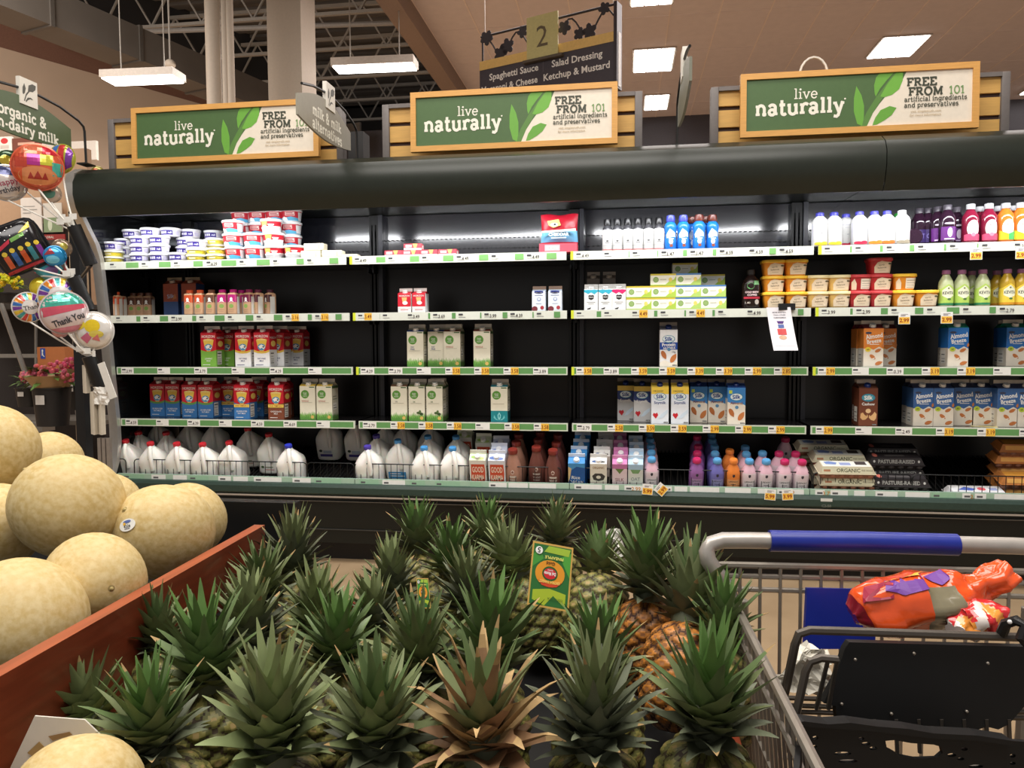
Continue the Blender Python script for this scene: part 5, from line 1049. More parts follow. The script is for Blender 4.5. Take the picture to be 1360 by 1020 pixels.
FILES = [('pale pink bottle with blue cap beside pale blue cartons', PKB, LBC, (226, 186, 202), [(865.5, 0), (865, .085), (864.5, .17), (863.5, .255), (862, .34)]), ('violet kefir bottle with crimson cap', VIO, MGC, None, [(925.5, 0), (926, .085), (927, .17), (926, .30)]), ('blue-violet kefir bottle with light blue cap', BVI, LBC, None, [(952.5, 0), (949.5, .085), (949, .17), (946, .255), (945, .34)]), ('orange kefir bottle', ORC, ORC, None, [(974, 0), (969, .12)]),
  ('pale pink kefir bottle with blue cap, left file', PKB, LBC, (226, 186, 202), [(995, 0), (991, .085), (989.5, .17)]), ('pale pink kefir bottle with blue cap, right file', PKB, LBC, (226, 186, 202), [(1017.5, 0), (1012.5, .10)]), ('pale pink kefir bottle with crimson cap, left file', PKB, MGC, (228, 188, 202), [(1042, 0), (1034.5, .10), (1043, .29)]), ('pale pink kefir bottle with crimson cap, right file', PKB, MGC, (228, 188, 202), [(1065, 0), (1056.5, .10)])]
PN = ('front', 'second', 'third', 'fourth', 'fifth')
for lab, bd, cp, nk, L_ in FILES:
    for i, (px, dy) in enumerate(L_): deck('kf%d%d' % (bd[0], cp[0]), 'kefir_bottle', b_kf(bd, cp, nk), px, dy, lab + (', %s in file' % PN[i]), 'bottle', 'kefir bottles in the bottom well', .084)
# egg boxes
def b_egg(lidc, text, tc, tray, topart=None, clear=False, eggc=(206, 160, 124)):
    def f(n):
        t = bpy.data.objects.new(n, None); COL.objects.link(t); w, d, h = .29, .105, .066
        b = MB(); mt = P(*tray)
        b.loft([[(-w / 2 + .012, -d / 2 + .01, 0), (w / 2 - .012, -d / 2 + .01, 0), (w / 2 - .012, d / 2 - .01, 0), (-w / 2 + .012, d / 2 - .01, 0)], [(-w / 2, -d / 2, .028), (w / 2, -d / 2, .028), (w / 2, d / 2, .028), (-w / 2, d / 2, .028)]], mt, None, False)
        for i in range(6): b.ball((-w / 2 + w * (i + .5) / 6, -d / 2 + .008, .016), (.019, .012, .0155), mt, 10, 6)
        b.build('tray', t)
        e = MB()
        for i in range(6): e.ball((-w / 2 + w * (i + .5) / 6, -d / 2 + .024, .034), (.0195, .0195, .014), mat(eggc, .5), 12, 8)
        e.build('eggs', t)
        l = MB(); z0 = .031
        i_ = .016
        v = [(-w / 2, -d / 2, z0), (w / 2, -d / 2, z0), (w / 2, d / 2, z0), (-w / 2, d / 2, z0), (-w / 2 + i_, -d / 2 + i_, h), (w / 2 - i_, -d / 2 + i_, h), (w / 2 - i_, d / 2 - i_, h), (-w / 2 + i_, d / 2 - i_, h)]
        ml = mat(lidc, .15, coat=.4) if clear else P(*lidc)
        l.add(v, [(0, 1, 5, 4), (1, 2, 6, 5), (2, 3, 7, 6), (3, 0, 4, 7), (4, 5, 6, 7)], ml); l.box(-w / 2 - .004, -d / 2 - .004, z0 - .003, w / 2 + .004, d / 2 + .004, z0, ml)
        sl = (0, i_, h - z0); L2 = sqrt(i_ ** 2 + (h - z0) ** 2)
        art(l, text, w, L2, face_map((-w / 2, -d / 2, z0), (1, 0, 0), sl)); 
        if topart: art(l, topart, w - 2 * i_, d - 2 * i_, face_map((-w / 2 + i_, -d / 2 + i_, h), (1, 0, 0), (0, 1, 0)))
        l.build('lid', t); return t
    return f
og_t = [('r', .05, .12, .95, .9, (206, 204, 176)), ('t', 'ORGANIC', .52, .5, .5, (80, 80, 60), .42, 0, .02), ('t', 'FREE RANGE', .85, .5, .26, (120, 110, 90), .2), ('r', .08, .3, .2, .6, (170, 120, 90))]
og_top = [('r', .02, .05, .98, .95, (222, 222, 214)), ('p', [(.08, .8), (.2, .9), (.34, .7), (.3, .35), (.1, .4)], (120, 140, 190)), ('r', .38, .25, .6, .7, (150, 160, 200)), ('r', .7, .35, .92, .9, (70, 62, 60))]
e_og = b_egg((196, 186, 160), og_t, K_, (150, 96, 74), og_top)
bl_t = [('t', 'PASTURE-RAISED', .5, .5, .5, (150, 150, 146), .66, 0, .03), ('e', .1, .5, .02, .18, (190, 190, 186)), ('e', .9, .5, .02, .18, (190, 190, 186))]
e_bk = b_egg((44, 40, 42), bl_t, K_, (58, 54, 54), [('e', .1, .5, .05, .3, (200, 110, 96)), ('r', .3, .3, .7, .6, (80, 76, 76))], eggc=(190, 186, 178))
am_t = [('r', .1, .2, .5, .8, (226, 170, 90)), ('r', .55, .3, .8, .7, (190, 120, 70))]
e_am = b_egg((184, 118, 62), am_t, K_, (122, 82, 66), [('r', .05, .1, .6, .9, (226, 160, 70)), ('r', .65, .3, .9, .8, (236, 220, 190))])
e_wh = b_egg((226, 226, 228), [('r', .1, .2, .9, .8, (236, 236, 236)), ('p', [(.2, .3), (.5, .3), (.46, .8), (.26, .8)], (70, 90, 170))], K_, (206, 206, 206), [('p', [(.12, .3), (.3, .8), (.5, .5), (.4, .2)], (80, 100, 180)), ('e', .6, .5, .08, .25, (210, 90, 100)), ('r', .75, .3, .9, .7, (150, 160, 200))], eggc=(236, 232, 226))
GE = 'egg boxes in the bottom well'
def egg(k, bl, px, dy, lv, lab, rz=0): deck(k, 'egg_box', bl, px, dy, lab, 'egg box', GE, .105, rz, lv * .0685)
EG = [('eo', e_og, 1127, 0, ('hidden', 'pale organic egg box, lower of the front pair', 'pale organic egg box lying on top of the front pair')), ('eo', e_og, 1117, .14, ('pale organic egg box, lowest of the middle stack', 'pale organic egg box, second of the middle stack', 'pale organic egg box, top of the middle stack')), ('eo', e_og, 1096, .27, ('hidden', 'shaded organic egg box under the rearmost one', 'shaded organic egg box at the very back')),
      ('ek', e_bk, 1197, 0, ('hidden', 'black pasture-raised egg box, front and lowest')), ('ek', e_bk, 1192, .115, ('hidden', 'black egg box, lower of the middle pair', 'black pasture-raised egg box, upper of the middle pair')), ('ek', e_bk, 1187, .235, ('hidden', 'black egg box at the back, lower', 'black egg box at the back, upper')),
      ('ea', e_am, 1369, .05, ('amber-lidded brown egg box, lowest of the near stack', 'amber-lidded brown egg box, top of the near stack')), ('ea', e_am, 1360, .165, ('amber-lidded brown egg box, bottom of the rear stack', 'amber-lidded brown egg box, second of the rear stack', 'amber-lidded brown egg box, third of the rear stack', 'amber-lidded brown egg box, top of the rear stack')), ('ew', e_wh, 1303, .005, ('white egg box with blue print lying behind the fence',))]
for k, bl, px, dy, labs in EG:
    for lv, lab in enumerate(labs): egg(k, bl, px - 4 * (lv == 2), dy, lv, 'bottom egg box under the ' + labs[1].split(',')[0] + {1127: ' in front', 1096: '', 1197: ' in front', 1192: ' in the middle', 1187: ' at the back'}[px] if lab == 'hidden' else lab, .03 * (lv == 2))

# hanging price tags and notice
def price(px, py, Y, txt, lab, rot=0):
    p = at(px, py, Y); b = MB(); b.box(-.029, -.0004, -.03, .029, .0004, .03, P(238, 238, 234))
    art(b, [('r', .05, .04, .95, .62, YEL), ('t', txt, .5, .34, .32, (150, 50, 24), .8, 0, .03), ('r', .2, .72, .6, .78, (110, 90, 110)), ('r', .2, .84, .8, .88, (150, 150, 150))], .058, .06, face_map((-.029, -.0006, -.03), (1, 0, 0), (0, 0, 1)))
    o = b.build('price_tag', loc=p); o.rotation_euler = (0, radians(rot), 0); tag(o, lab, 'price tag', 'hanging yellow price tags')
price(1296.5, 337, ROWY[0] - .014, '2.99', 'hanging 2.99 price tag below the kombucha bottles'); price(1357, 336, ROWY[0] - .014, '2.99', 'hanging 2.99 price tag at the right picture edge')
price(1201, 423, ROWY[1] - .014, '2.99', 'hanging 2.99 price tag below the orange tub stack'); price(1257.5, 422, ROWY[1] - .014, '2.99', 'hanging 2.99 price tag below the green-labelled bottles')
price(860, 650, 4.20, '5.99', 'hanging price tag on the bumper below pale pink bottles', 4); price(878, 650, 4.198, '2.99', 'tilted price tag askew on the dark green bumper', -50); price(1023, 657, 4.20, '5.99', 'hanging 5.99 price tag, left of the bumper pair', 4); price(1046, 657, 4.20, '3.99', 'hanging 3.99 price tag, right of the bumper pair', -4)
p = at(1036, 438, ROWY[1] - .02); t = thing('paper_notice', 'white curled paper notice hanging from the second shelf', 'notice', (p.x, ROWY[1] - .022, p.z - .11), 0)
b = MB(); n = 12; v = []
for j in range(n + 1):
    w = j / n; yo = -.05 * (1 - w) ** 2
    for i in range(3): v.append(((i - 1) * .062 - .012 * w + .02 * (1 - w), yo - .008 * abs(i - 1), w * .23))
b.add(v, [(j * 3 + i, j * 3 + i + 1, (j + 1) * 3 + i + 1, (j + 1) * 3 + i) for j in range(n) for i in range(2)], P(238, 234, 238), None, True); b.build('paper', t)
def cm(a, c, d):
    w = c / .23; yo = -.05 * (1 - w) ** 2; q = a - .062
    return (q - .012 * w + .02 * (1 - w), yo - .008 * abs(q) / .062 - d - .0006, c)
l = MB(); art(l, [('t', 'MORE PROTEIN', .5, .88, .03, (80, 80, 90), .7), ('t', 'THAN OTHER', .5, .82, .03, (80, 80, 90), .7), ('t', 'ALMONDMILK', .5, .76, .03, (80, 80, 90), .7), ('p', [(.35, .68), (.65, .68), (.6, .62), (.4, .62)], (90, 60, 130)), ('r', .32, .36, .68, .5, (206, 80, 80)), ('r', .38, .52, .62, .6, (90, 110, 170)), ('e', .5, .3, .16, .05, (206, 170, 140)), ('r', .08, .1, .92, .105, (120, 120, 120))], .124, .23, cm, 0.02); l.build('printed_pattern', t)
b = MB(); b.box(-.01, -.006, .215, .075, .02, .25, m_black); b.build('clip', t)
# ================================================================== FRUIT DISPLAY IN FRONT
m_board = mat((108, 46, 27), 0.35, noise=0.25, scale=5, stretch=(14, 1, 14), coat=0.2)
m_board_lit = mat((152, 78, 48), 0.4, noise=0.2, scale=6, stretch=(14, 1, 14))  # lighter copy of the board colour, light painted onto its top edge
m_tray = mat((20, 20, 21), 0.45)
stand = thing('display_bin', 'reddish wooden two-part produce bin holding melons and pineapples', 'bin', (-0.45, 1.0, 0))
class SB(MB):
    def build(s, name, parent=None, **k):
        s.v = [(x + .45, y - 1.0, z) for x, y, z in s.v]; return MB.build(s, name, stand, **k)
A2, B2 = Vector((-.722, 1.42)), Vector((-.672, .42)); dv = (B2 - A2).normalized(); nv = Vector((-dv.y, dv.x)) * -.022   # divider board, leaning along the view
q = [A2, B2, B2 + nv, A2 + nv]
b = SB(); zt = .95
b.add([(p.x, p.y, .60) for p in q] + [(p.x, p.y, zt) for p in q], [(0, 1, 5, 4), (1, 2, 6, 5), (2, 3, 7, 6), (3, 0, 4, 7)], m_board)
b.add([(p.x, p.y, zt) for p in q], [(0, 1, 2, 3)], m_board_lit); b.build('divider_board')
b = SB(); b.box(-1.75, 1.60, .6, -.74, 1.63, .955, m_tray); b.box(-1.75, .4, .80, -.70, 1.6, .842, m_tray); b.build('melon_tray')
b = SB(); b.box(-.70, .42, .62, .15, 1.62, .668, m_tray); b.box(-.72, 1.60, .5, .165, 1.62, .73, m_board); b.box(.15, .42, .5, .165, 1.6, .75, m_board); b.build('pineapple_tray')
b = SB(); b.box(-1.72, .45, .02, .13, 1.58, .62, m_board); b.box(-1.70, .5, .0, .11, 1.54, .02, m_tray); b.build('base_cabinet')

def melon_mat():
    m = bpy.data.materials.new('mat_melon_rind'); m.use_nodes = True; nt = m.node_tree; b = nt.nodes['Principled BSDF']; b.inputs['Roughness'].default_value = .55
    tc = nt.nodes.new('ShaderNodeTexCoord'); N = nt.nodes.new('ShaderNodeTexNoise'); N.inputs['Scale'].default_value = 9; N.inputs['Detail'].default_value = 5
    oi = nt.nodes.new('ShaderNodeObjectInfo')
    r = nt.nodes.new('ShaderNodeValToRGB'); e = r.color_ramp.elements; e[0].position, e[1].position = .3, .72; e[0].color = (*lin((192, 164, 102)), 1); e[1].color = (*lin((224, 201, 148)), 1)
    V = nt.nodes.new('ShaderNodeTexVoronoi'); V.feature = 'DISTANCE_TO_EDGE'; V.inputs['Scale'].default_value = 110
    N2 = nt.nodes.new('ShaderNodeTexNoise'); N2.inputs['Scale'].default_value = 30; N2.inputs['Detail'].default_value = 3
    mv = nt.nodes.new('ShaderNodeMixRGB'); mv.inputs[0].default_value = .04
    nt.links.new(tc.outputs['Object'], mv.inputs[1]); nt.links.new(N2.outputs['Color'], mv.inputs[2]); nt.links.new(mv.outputs[0], V.inputs['Vector'])
    lt = nt.nodes.new('ShaderNodeMapRange'); lt.inputs[1].default_value = 0; lt.inputs[2].default_value = .16; lt.inputs[3].default_value = 1; lt.inputs[4].default_value = 0
    nt.links.new(V.outputs['Distance'], lt.inputs[0])
    mk = nt.nodes.new('ShaderNodeMath'); mk.operation = 'MULTIPLY'; rp = nt.nodes.new('ShaderNodeMapRange'); rp.inputs[1].default_value = .42; rp.inputs[2].default_value = .62
    nt.links.new(N.outputs['Fac'], rp.inputs[0]); nt.links.new(lt.outputs[0], mk.inputs[0]); nt.links.new(rp.outputs[0], mk.inputs[1])
    mx = nt.nodes.new('ShaderNodeMixRGB'); mx.inputs[2].default_value = (*lin((214, 200, 156)), 1)
    ml = nt.nodes.new('ShaderNodeMath'); ml.operation = 'MULTIPLY'; ml.inputs[1].default_value = .55; nt.links.new(mk.outputs[0], ml.inputs[0]); nt.links.new(ml.outputs[0], mx.inputs[0])
    nt.links.new(tc.outputs['Object'], N.inputs['Vector']); nt.links.new(N.outputs['Fac'], r.inputs[0]); nt.links.new(r.outputs[0], mx.inputs[1]); nt.links.new(mx.outputs[0], b.inputs['Base Color'])
    bp = nt.nodes.new('ShaderNodeBump'); bp.inputs['Strength'].default_value = .35; bp.inputs['Distance'].default_value = .0016; nt.links.new(mk.outputs[0], bp.inputs['Height']); nt.links.new(bp.outputs[0], b.inputs['Normal'])
    return m
m_melon = melon_mat()
def b_melon(n):
    t = bpy.data.objects.new(n, None); COL.objects.link(t); b = MB(); rings = []
    for i in range(1, 26):
        th = pi * i / 26 - pi / 2
        rings.append([((1 + .015 * sin(3 * a + 2 * th)) * cos(th) * cos(a), (1 + .015 * sin(3 * a + 2 * th)) * cos(th) * sin(a), 1.0 * sin(th)) for a in [2 * pi * j / 36 for j in range(36)]])
    b.loft(rings, m_melon); b.build('rind', t, auto=3)
    s = MB(); m_sc = mat((150, 132, 84), .8, noise=.2, scale=40)
    s.lathe([(.12, .97), (.10, .988), (.07, .992), (.03, 1.0), (.0, 1.0)], m_sc, 10)
    s.ball((.01, 0, .995), (.045, .04, .03), mat((176, 158, 104), .8), 8, 6)
    s.build('blossom_scar', t)
    return t
ML = [('a', -10, 597, 58, .087, 'pale melon cut by the left edge, uppermost of the heap'), ('b', 65, 614, 41, .074, 'melon half hidden far behind, upper part of the heap'), ('c', 91, 672, 68, .091, 'large yellow melon resting on others in the heap middle'), ('d', 140, 672, 44, .072, 'melon peeking out right behind the large middle one'), ('e', -5, 700, 58, .080, 'melon cut by the left edge below the uppermost one'),
      ('f', 218, 706, 63, .088, 'melon with a white oval sticker'), ('g', 250, 690, 49, .078, 'melon behind the stickered one, farthest right'), ('h', 125, 773, 65, .075, 'melon touching the wooden board below the stickered one'), ('i', 28, 826, 82, .085, 'big pale melon at lower left behind the board'), ('j', 103, 1072, 88, .068, 'pale melon at the bottom edge among the pineapple leaves')]
AX = {'a': (.5, -.2, -.7), 'c': (-.6, -.3, .7), 'f': (-.35, -.75, .62), 'g': (.72, -.7, -.1), 'h': (.80, -.58, .1), 'i': (.7, -.2, -.7), 'b': (0, 1, 0), 'd': (0, 1, .2), 'e': (0, 1, .1), 'j': (0, .3, -1)}
for k, x, y, r, R, lab in ML:
    o = make('melon', 'melon', b_melon); o.location = atd(x, y, R / r * 1000); o.scale = (R, R * .98, R * 1.05)
    o.rotation_euler = Vector((0, 0, 1)).rotation_difference(Vector(AX[k]).normalized()).to_euler(); tag(o, lab, 'melon', 'netted yellow melons')
    if k == 'f':
        loc = o.location.copy(); d = (atd(178, 700, .088 / 63 * 1000 - .07) - loc).normalized(); s = MB(); Z = d; X = Vector((1, .1, .25)); X = (X - Z * X.dot(Z)).normalized(); Y = Z.cross(X)
        def sp(a, c, dd):
            v = Z + X * ((a - .5) * .30) + Y * ((c - .5) * .30); return tuple(v.normalized() * (1.012 + dd * 4))
        art(s, [('e', .5, .5, .62, .42, W_), ('e', .5, .72, .3, .1, (90, 110, 170)), ('e', .3, .6, .1, .1, (230, 180, 60)), ('t', '4326', .5, .42, .2, K_, .5), ('r', .3, .22, .7, .26, (60, 60, 90))], 1, 1, sp, .25)
        so = s.build('sticker', o); so.matrix_parent_inverse = (Matrix.Translation(loc) @ o.rotation_euler.to_matrix().to_4x4()).inverted() @ Matrix.Translation(loc) @ Matrix.Identity(4)
        so.matrix_parent_inverse = (o.rotation_euler.to_matrix().to_4x4()).inverted()
b = MB(); b.box(-.10, -.12, 0, .08, .10, .108, P(214, 206, 190)); b.box(-.09, -.11, .108, .07, .09, .1085, P(224, 218, 204)); art(b, [('e', .1, .9, .06, .05, (170, 130, 70)), ('e', .2, .82, .03, .04, (150, 110, 60)), ('r', .05, .72, .2, .735, (90, 70, 50))], .16, .2, face_map((-.09, -.11, .1086), (1, 0, 0), (0, 1, 0)))
tag(b.build('cardboard_box', loc=(-.555, .675, .669)), 'low white cardboard box under the melon at bottom left', 'box')

# ------------------------------------------------------------------ pineapples
m_lf = [mat((116, 126, 86), .5, noise=.22, scale=22, stretch=(1, 1, .3)), mat((100, 120, 76), .45, noise=.25, scale=20, stretch=(1, 1, .3)), mat((98, 130, 70), .42, noise=.2, scale=18), mat((100, 106, 84), .55, noise=.2, scale=25), mat((176, 146, 100), .7, noise=.2, scale=30), mat((150, 116, 84), .6, noise=.25, scale=20), mat((134, 146, 100), .5, noise=.2, scale=20)]
def b_crown(seed, n=46, L=.135, wd=.026, spread=1.0, mats=(0, 1, 2), brown=0.0, curl=.5):
    r = random.Random(seed); b = MB()
    b.lathe([(.022, -.012), (.026, .005), (.017, .045), (.005, .065)], m_lf[3], 10)
    for i in range(n):
        t = i / (n - 1); a = i * 2.39996 + r.uniform(-.15, .15)
        el = radians(8 + 68 * t ** .9 + r.uniform(-6, 6))
        ln = L * (.52 + .92 * t - .56 * t * t) * r.uniform(.86, 1.12); w0 = wd * (.8 + .4 * sin(pi * min(1, t + .2))) * r.uniform(.85, 1.1)
        base = Vector((cos(a) * .018 * (1 - t * .8), sin(a) * .018 * (1 - t * .8), .002 + .060 * t))
        d = Vector((cos(a) * cos(el), sin(a) * cos(el), sin(el))); side = Vector((-sin(a), cos(a), 0))
        dr = r.uniform(-.2, 1.0) * curl * (1.1 - t); m1 = m_lf[mats[min(len(mats) - 1, int(t * len(mats)))]]; tip = r.random() < brown; N = 7
        vs = []; p = base.copy(); tw = r.uniform(-.35, .35)
        for k in range(N + 1):
            s = k / N; w = w0 * (1 - s) ** .62 * (.72 + .5 * sin(pi * min(1, s * 1.4 + .15)) ) * .5 if k < N else .0006
            up = side.cross(d).normalized() * -1; sd = (side * cos(tw * s) + up * sin(tw * s)); c = up * (w * .55)
            vs += [p - sd * w + c, p, p + sd * w + c]
            out = Vector((cos(a), sin(a), 0)); bend = (.18 if s < .45 else -dr * 1.4)
            if s > .75 and tip: bend -= 1.6
            d = (d + (Vector((0, 0, 1)) * bend - out * bend * .3) / N * 1.3).normalized(); p = p + d * (ln / N)
        for k in range(N):
            mm = m_lf[4] if (tip and k >= N - 2) or (k == N - 1 and r.random() < .18) else (m_lf[5] if tip and brown > .5 and k >= 2 and r.random() < .9 else m1)
            b.add([vs[k * 3], vs[k * 3 + 1], vs[k * 3 + 2], vs[k * 3 + 3], vs[k * 3 + 4], vs[k * 3 + 5]], [(0, 1, 4, 3), (1, 2, 5, 4)], mm, None, True)
    return b
m_fr = {'g': (mat((128, 122, 66), .45, noise=.25, scale=60), mat((88, 88, 44), .5, noise=.25, scale=60), mat((54, 42, 24), .7), mat((164, 142, 92), .6)), 'o': (mat((186, 120, 52), .45, noise=.25, scale=50), mat((130, 84, 36), .5, noise=.3, scale=40), mat((66, 36, 20), .7), mat((150, 100, 60), .6))}
def b_fruit(kind):
    b = MB(); nu, nv = 96, 56; H, R = .170, .061; mg = m_fr[kind]; V = []; q = []
    for j in range(nv + 1):
        v = j / nv; rr = R * (max(0.0, 1 - abs(2 * v - .96) ** 3.2)) ** .5 if v < .99 else .018; rr = max(rr, .016)
        for i in range(nu):
            u = i / nu; pp = (8 * u + 6.5 * v) % 1; qq = (8 * u - 6.5 * v) % 1; dd = max(abs(pp - .5), abs(qq - .5)) * 2
            h = .0055 * (1 - dd ** 2.5) - (.002 if dd < .25 else 0); a = 2 * pi * u; V.append(((rr + h) * cos(a), (rr + h) * sin(a), v * H)); q.append(dd)
    idx = {0: [], 1: [], 2: [], 3: []}
    for j in range(nv):
        for i in range(nu):
            f = (j * nu + i, j * nu + (i + 1) % nu, (j + 1) * nu + (i + 1) % nu, (j + 1) * nu + i); d = sum(q[k] for k in f) / 4
            idx[2 if d > .86 else 3 if d < .26 else 1 if d > .6 else 0].append(f)
    o = len(b.v); b.v += V
    for k, fs in idx.items():
        mi = b.mi(mg[k])
        for f in fs: b.f.append([o + x for x in f]); b.m.append(mi); b.sm.append(True)
    b.f.append([o + x for x in reversed(range(nu))]); b.m.append(b.mi(mg[2])); b.sm.append(False)
    b.f.append([o + nv * nu + x for x in range(nu)]); b.m.append(b.mi(mg[2])); b.sm.append(False)
    return b
CROWNS = {'big': dict(seed=1, n=60, L=.112, wd=.033, mats=(3, 0, 1, 2)), 'green': dict(seed=2, n=52, L=.118, wd=.036, mats=(0, 1, 1, 2)), 'grey': dict(seed=3, n=64, L=.108, wd=.028, mats=(3, 3, 0)), 'tight': dict(seed=4, n=58, L=.072, wd=.026, mats=(3, 3, 0, 6), curl=.2), 'pale': dict(seed=5, n=58, L=.104, wd=.033, mats=(6, 6, 0, 6)), 'dry': dict(seed=6, n=44, L=.13, wd=.035, mats=(5, 4, 0, 1), brown=.55, curl=1.0), 'mid': dict(seed=7, n=58, L=.110, wd=.031, mats=(3, 0, 0, 1))}
_mesh = {}
def pine(crown, fruit, px, py, zc, dx, dy, sc, rz, lab, sz=1.0):
    """crown base seen at (px, py), standing at height zc; (dx, dy) is the lean of its axis"""
    C = atz(px, py, zc); d = Vector((dx, dy, 1)).normalized()
    t = thing('pineapple', lab, 'pineapple', C - d * .165, 0, 'pineapples in the bin')
    t.rotation_euler = (Vector((0, 0, 1)).rotation_difference(d).to_matrix() @ Matrix.Rotation(rz, 3, 'Z')).to_euler()
    for key, name, fn, z, s in (('f' + fruit, 'fruit', lambda: b_fruit(fruit), 0, 1), ('c' + crown, 'crown', lambda: b_crown(**CROWNS[crown]), .165, sc)):
        if key not in _mesh:
            o = fn().build(name, t, auto=1.3); _mesh[key] = o.data
        else: o = bpy.data.objects.new(name, _mesh[key]); COL.objects.link(o); o.parent = t
        o.location = (0, 0, z); o.scale = (s, s, s * (min(sz, 1.12) * .92 if name == 'crown' else 1))
PINES = [
 ('grey', 'g', 386, 768, .85, .05, .1, .95, .3, 'tall grey-green crown at the far left end by the board', 1.25), ('mid', 'g', 352, 800, .85, -.05, -.1, .85, 1.2, 'dark green crown leaning at the board, far left', 1), ('pale', 'g', 418, 842, .84, .1, -.1, .85, 2.0, 'pale crown left of the brown floor gap', 1.1),
 ('tight', 'g', 522, 800, .85, -.1, .15, 1.0, .5, 'tight crown at the floor gap, rear of two', 1.1), ('tight', 'g', 505, 838, .84, -.25, -.05, .95, 1.9, 'tight crown at the floor gap, front of two', 1.0), ('big', 'g', 555, 735, .87, -.1, .2, .85, .9, 'rear-row crown beside the floor gap, before the case', 1),
 ('green', 'g', 598, 765, .86, .0, .1, .82, 2.6, 'bright crown in second row, left of centre', 1), ('big', 'g', 643, 728, .87, .1, .2, .75, 4.0, 'rear-row crown standing centre left against the dark base', 1.1), ('grey', 'g', 622, 812, .84, -.05, .0, .9, 5.1, 'grey crown in the middle just left of the tag', 1),
 ('pale', 'g', 690, 765, .85, -.45, .1, .95, 3.1, 'pale crown lying left, behind the green tag', 1.0), ('mid', 'g', 737, 727, .87, .05, .2, .75, 1.0, 'rear-row crown directly behind the green tag', 1.1), ('green', 'g', 795, 765, .87, .05, .75, .72, 5.6, 'crown of the pineapple with the green tag', 1.0),
 ('big', 'o', 860, 795, .86, .0, .1, 1.0, 2.2, 'tall dark crown in the rear row, right side', 1.2), ('mid', 'o', 912, 828, .86, .15, .55, 1.0, .2, 'crown beside the cart on an orange fruit', 1.15), ('green', 'g', 795, 905, .84, .0, .2, .85, 1.4, 'bright crown in the middle row below the tag', 1),
 ('green', 'g', 958, 855, .85, .1, .1, .72, 3.3, 'green crown pressed against the cart wires', 1.1), ('big', 'g', 940, 985, .84, .02, -.1, .98, 4.4, 'big front crown beside the cart, pale in the middle', 1.15), ('grey', 'g', 790, 1000, .84, .0, -.05, .98, 2.9, 'dense grey crown in the front row, right of centre', 1.1),
 ('dry', 'g', 645, 1010, .84, -.05, -.05, 1.0, .7, 'crown with long dried brown leaf tips in front', 1), ('green', 'g', 648, 900, .85, .05, .1, .98, 2.1, 'large bright green crown in the centre', 1.05), ('mid', 'g', 560, 905, .84, -.05, -.1, .92, 4.7, 'crown with pale tips left of the centre', 1.05),
 ('green', 'g', 445, 890, .84, .1, .05, .85, .4, 'crown whose fruit shows yellow scales behind', 1), ('mid', 'g', 500, 1005, .84, .05, -.1, 1.0, 5.9, 'wide-leaved front crown left of the dried one', 1), ('pale', 'g', 365, 1010, .84, .0, -.05, 1.02, 1.7, 'pale green upright crown in the front row', 1.15),
 ('green', 'g', 275, 915, .85, -.05, .0, .9, 3.8, 'large deep green crown near the board', 1.1), ('mid', 'g', 212, 865, .86, -.1, .1, .7, 2.4, 'small crown right up to the wooden board', 1), ('pale', 'g', 125, 960, .83, -.5, .0, .8, .8, 'crown leaning over the board at lower left', .95), ('big', 'g', 205, 1005, .83, -.05, -.05, .85, 5.0, 'front-row crown right of the bottom melon', 1.05), ('tight', 'g', 335, 868, .84, -.1, .1, 1.2, 4.2, 'silvery crown behind the deep green one', 1)]
for a in PINES: pine(*a[:9], a[9], a[10])
b = None
pine('pale', 'g', 447, 858, .83, -.5, -.25, .55, 1.1, 'pineapple lying on its side with yellowish scales showing')

# brand tag hung on the lying pineapple
def hang_tag(pts, depth, lab, full=True):
    q = [atd(x, y, d) for (x, y), d in zip(pts, depth)]; o = q[3]; U = q[2] - q[3]; Vv = q[0] - q[3]; w, h = U.length, Vv.length
    t = thing('fruit_tag', lab, 'tag', o, 0, 'green fruit tags'); b = MB(); n = U.cross(Vv).normalized()
    mp = lambda a, c, d: tuple(U / w * a + Vv / h * c + n * d)
    its = [('r', 0, 0, 1, 1, (206, 164, 84)), ('r', .04, .03, .96, .97, (44, 108, 50)), ('p', [(.1, .1), (.4, .03), (.6, .2), (.9, .05), (.9, .25), (.5, .3), (.1, .25)], (170, 190, 50)), ('p', [(.04, .6), (.3, .75), (.2, .9), (.04, .8)], (70, 150, 60)), ('p', [(.96, .5), (.7, .8), (.96, .9)], (80, 160, 60)), ('p', [(.3, .86), (.9, .84), (.94, .95), (.4, .96)], (160, 190, 60)), ('e', .48, .53, .36, .21, (226, 150, 40)), ('p', [(.2, .42), (.3, .34), (.48, .32), (.66, .34), (.78, .42), (.66, .38), (.48, .37), (.3, .39)], (214, 74, 40)), ('e', .48, .53, .19, .115, (36, 92, 44)), ('e', .48, .53, .155, .085, (206, 36, 48)),
           ('t', 'Del Monte', .48, .53, .05, W_, .28, 180, .03), ('t', 'Quality', .48, .58, .022, W_, .16, 180), ('t', 'Gold', .48, .69, .05, (90, 50, 20), .3, 180, .02), ('t', 'EXTRA SWEET', .48, .40, .04, (250, 220, 120), .5, 180, .02), ('t', 'PINEAPPLE', .55, .78, .045, (240, 230, 120), .5, 180, .02), ('t', 'COSTA RICA', .65, .15, .03, (60, 90, 40), .4, 180), ('e', .17, .87, .09, .06, W_), ('t', '5', .17, .87, .08, K_, .1, 180, .02)]
    b.box(0, 0, 0, 1, 1, 1, P(206, 164, 84), Matrix.Identity(4) @ Matrix((( U.x, Vv.x, -n.x * .0012, 0), (U.y, Vv.y, -n.y * .0012, 0), (U.z, Vv.z, -n.z * .0012, 0), (0, 0, 0, 1))))
    art(b, its, w, h, mp); b.build('card', t)
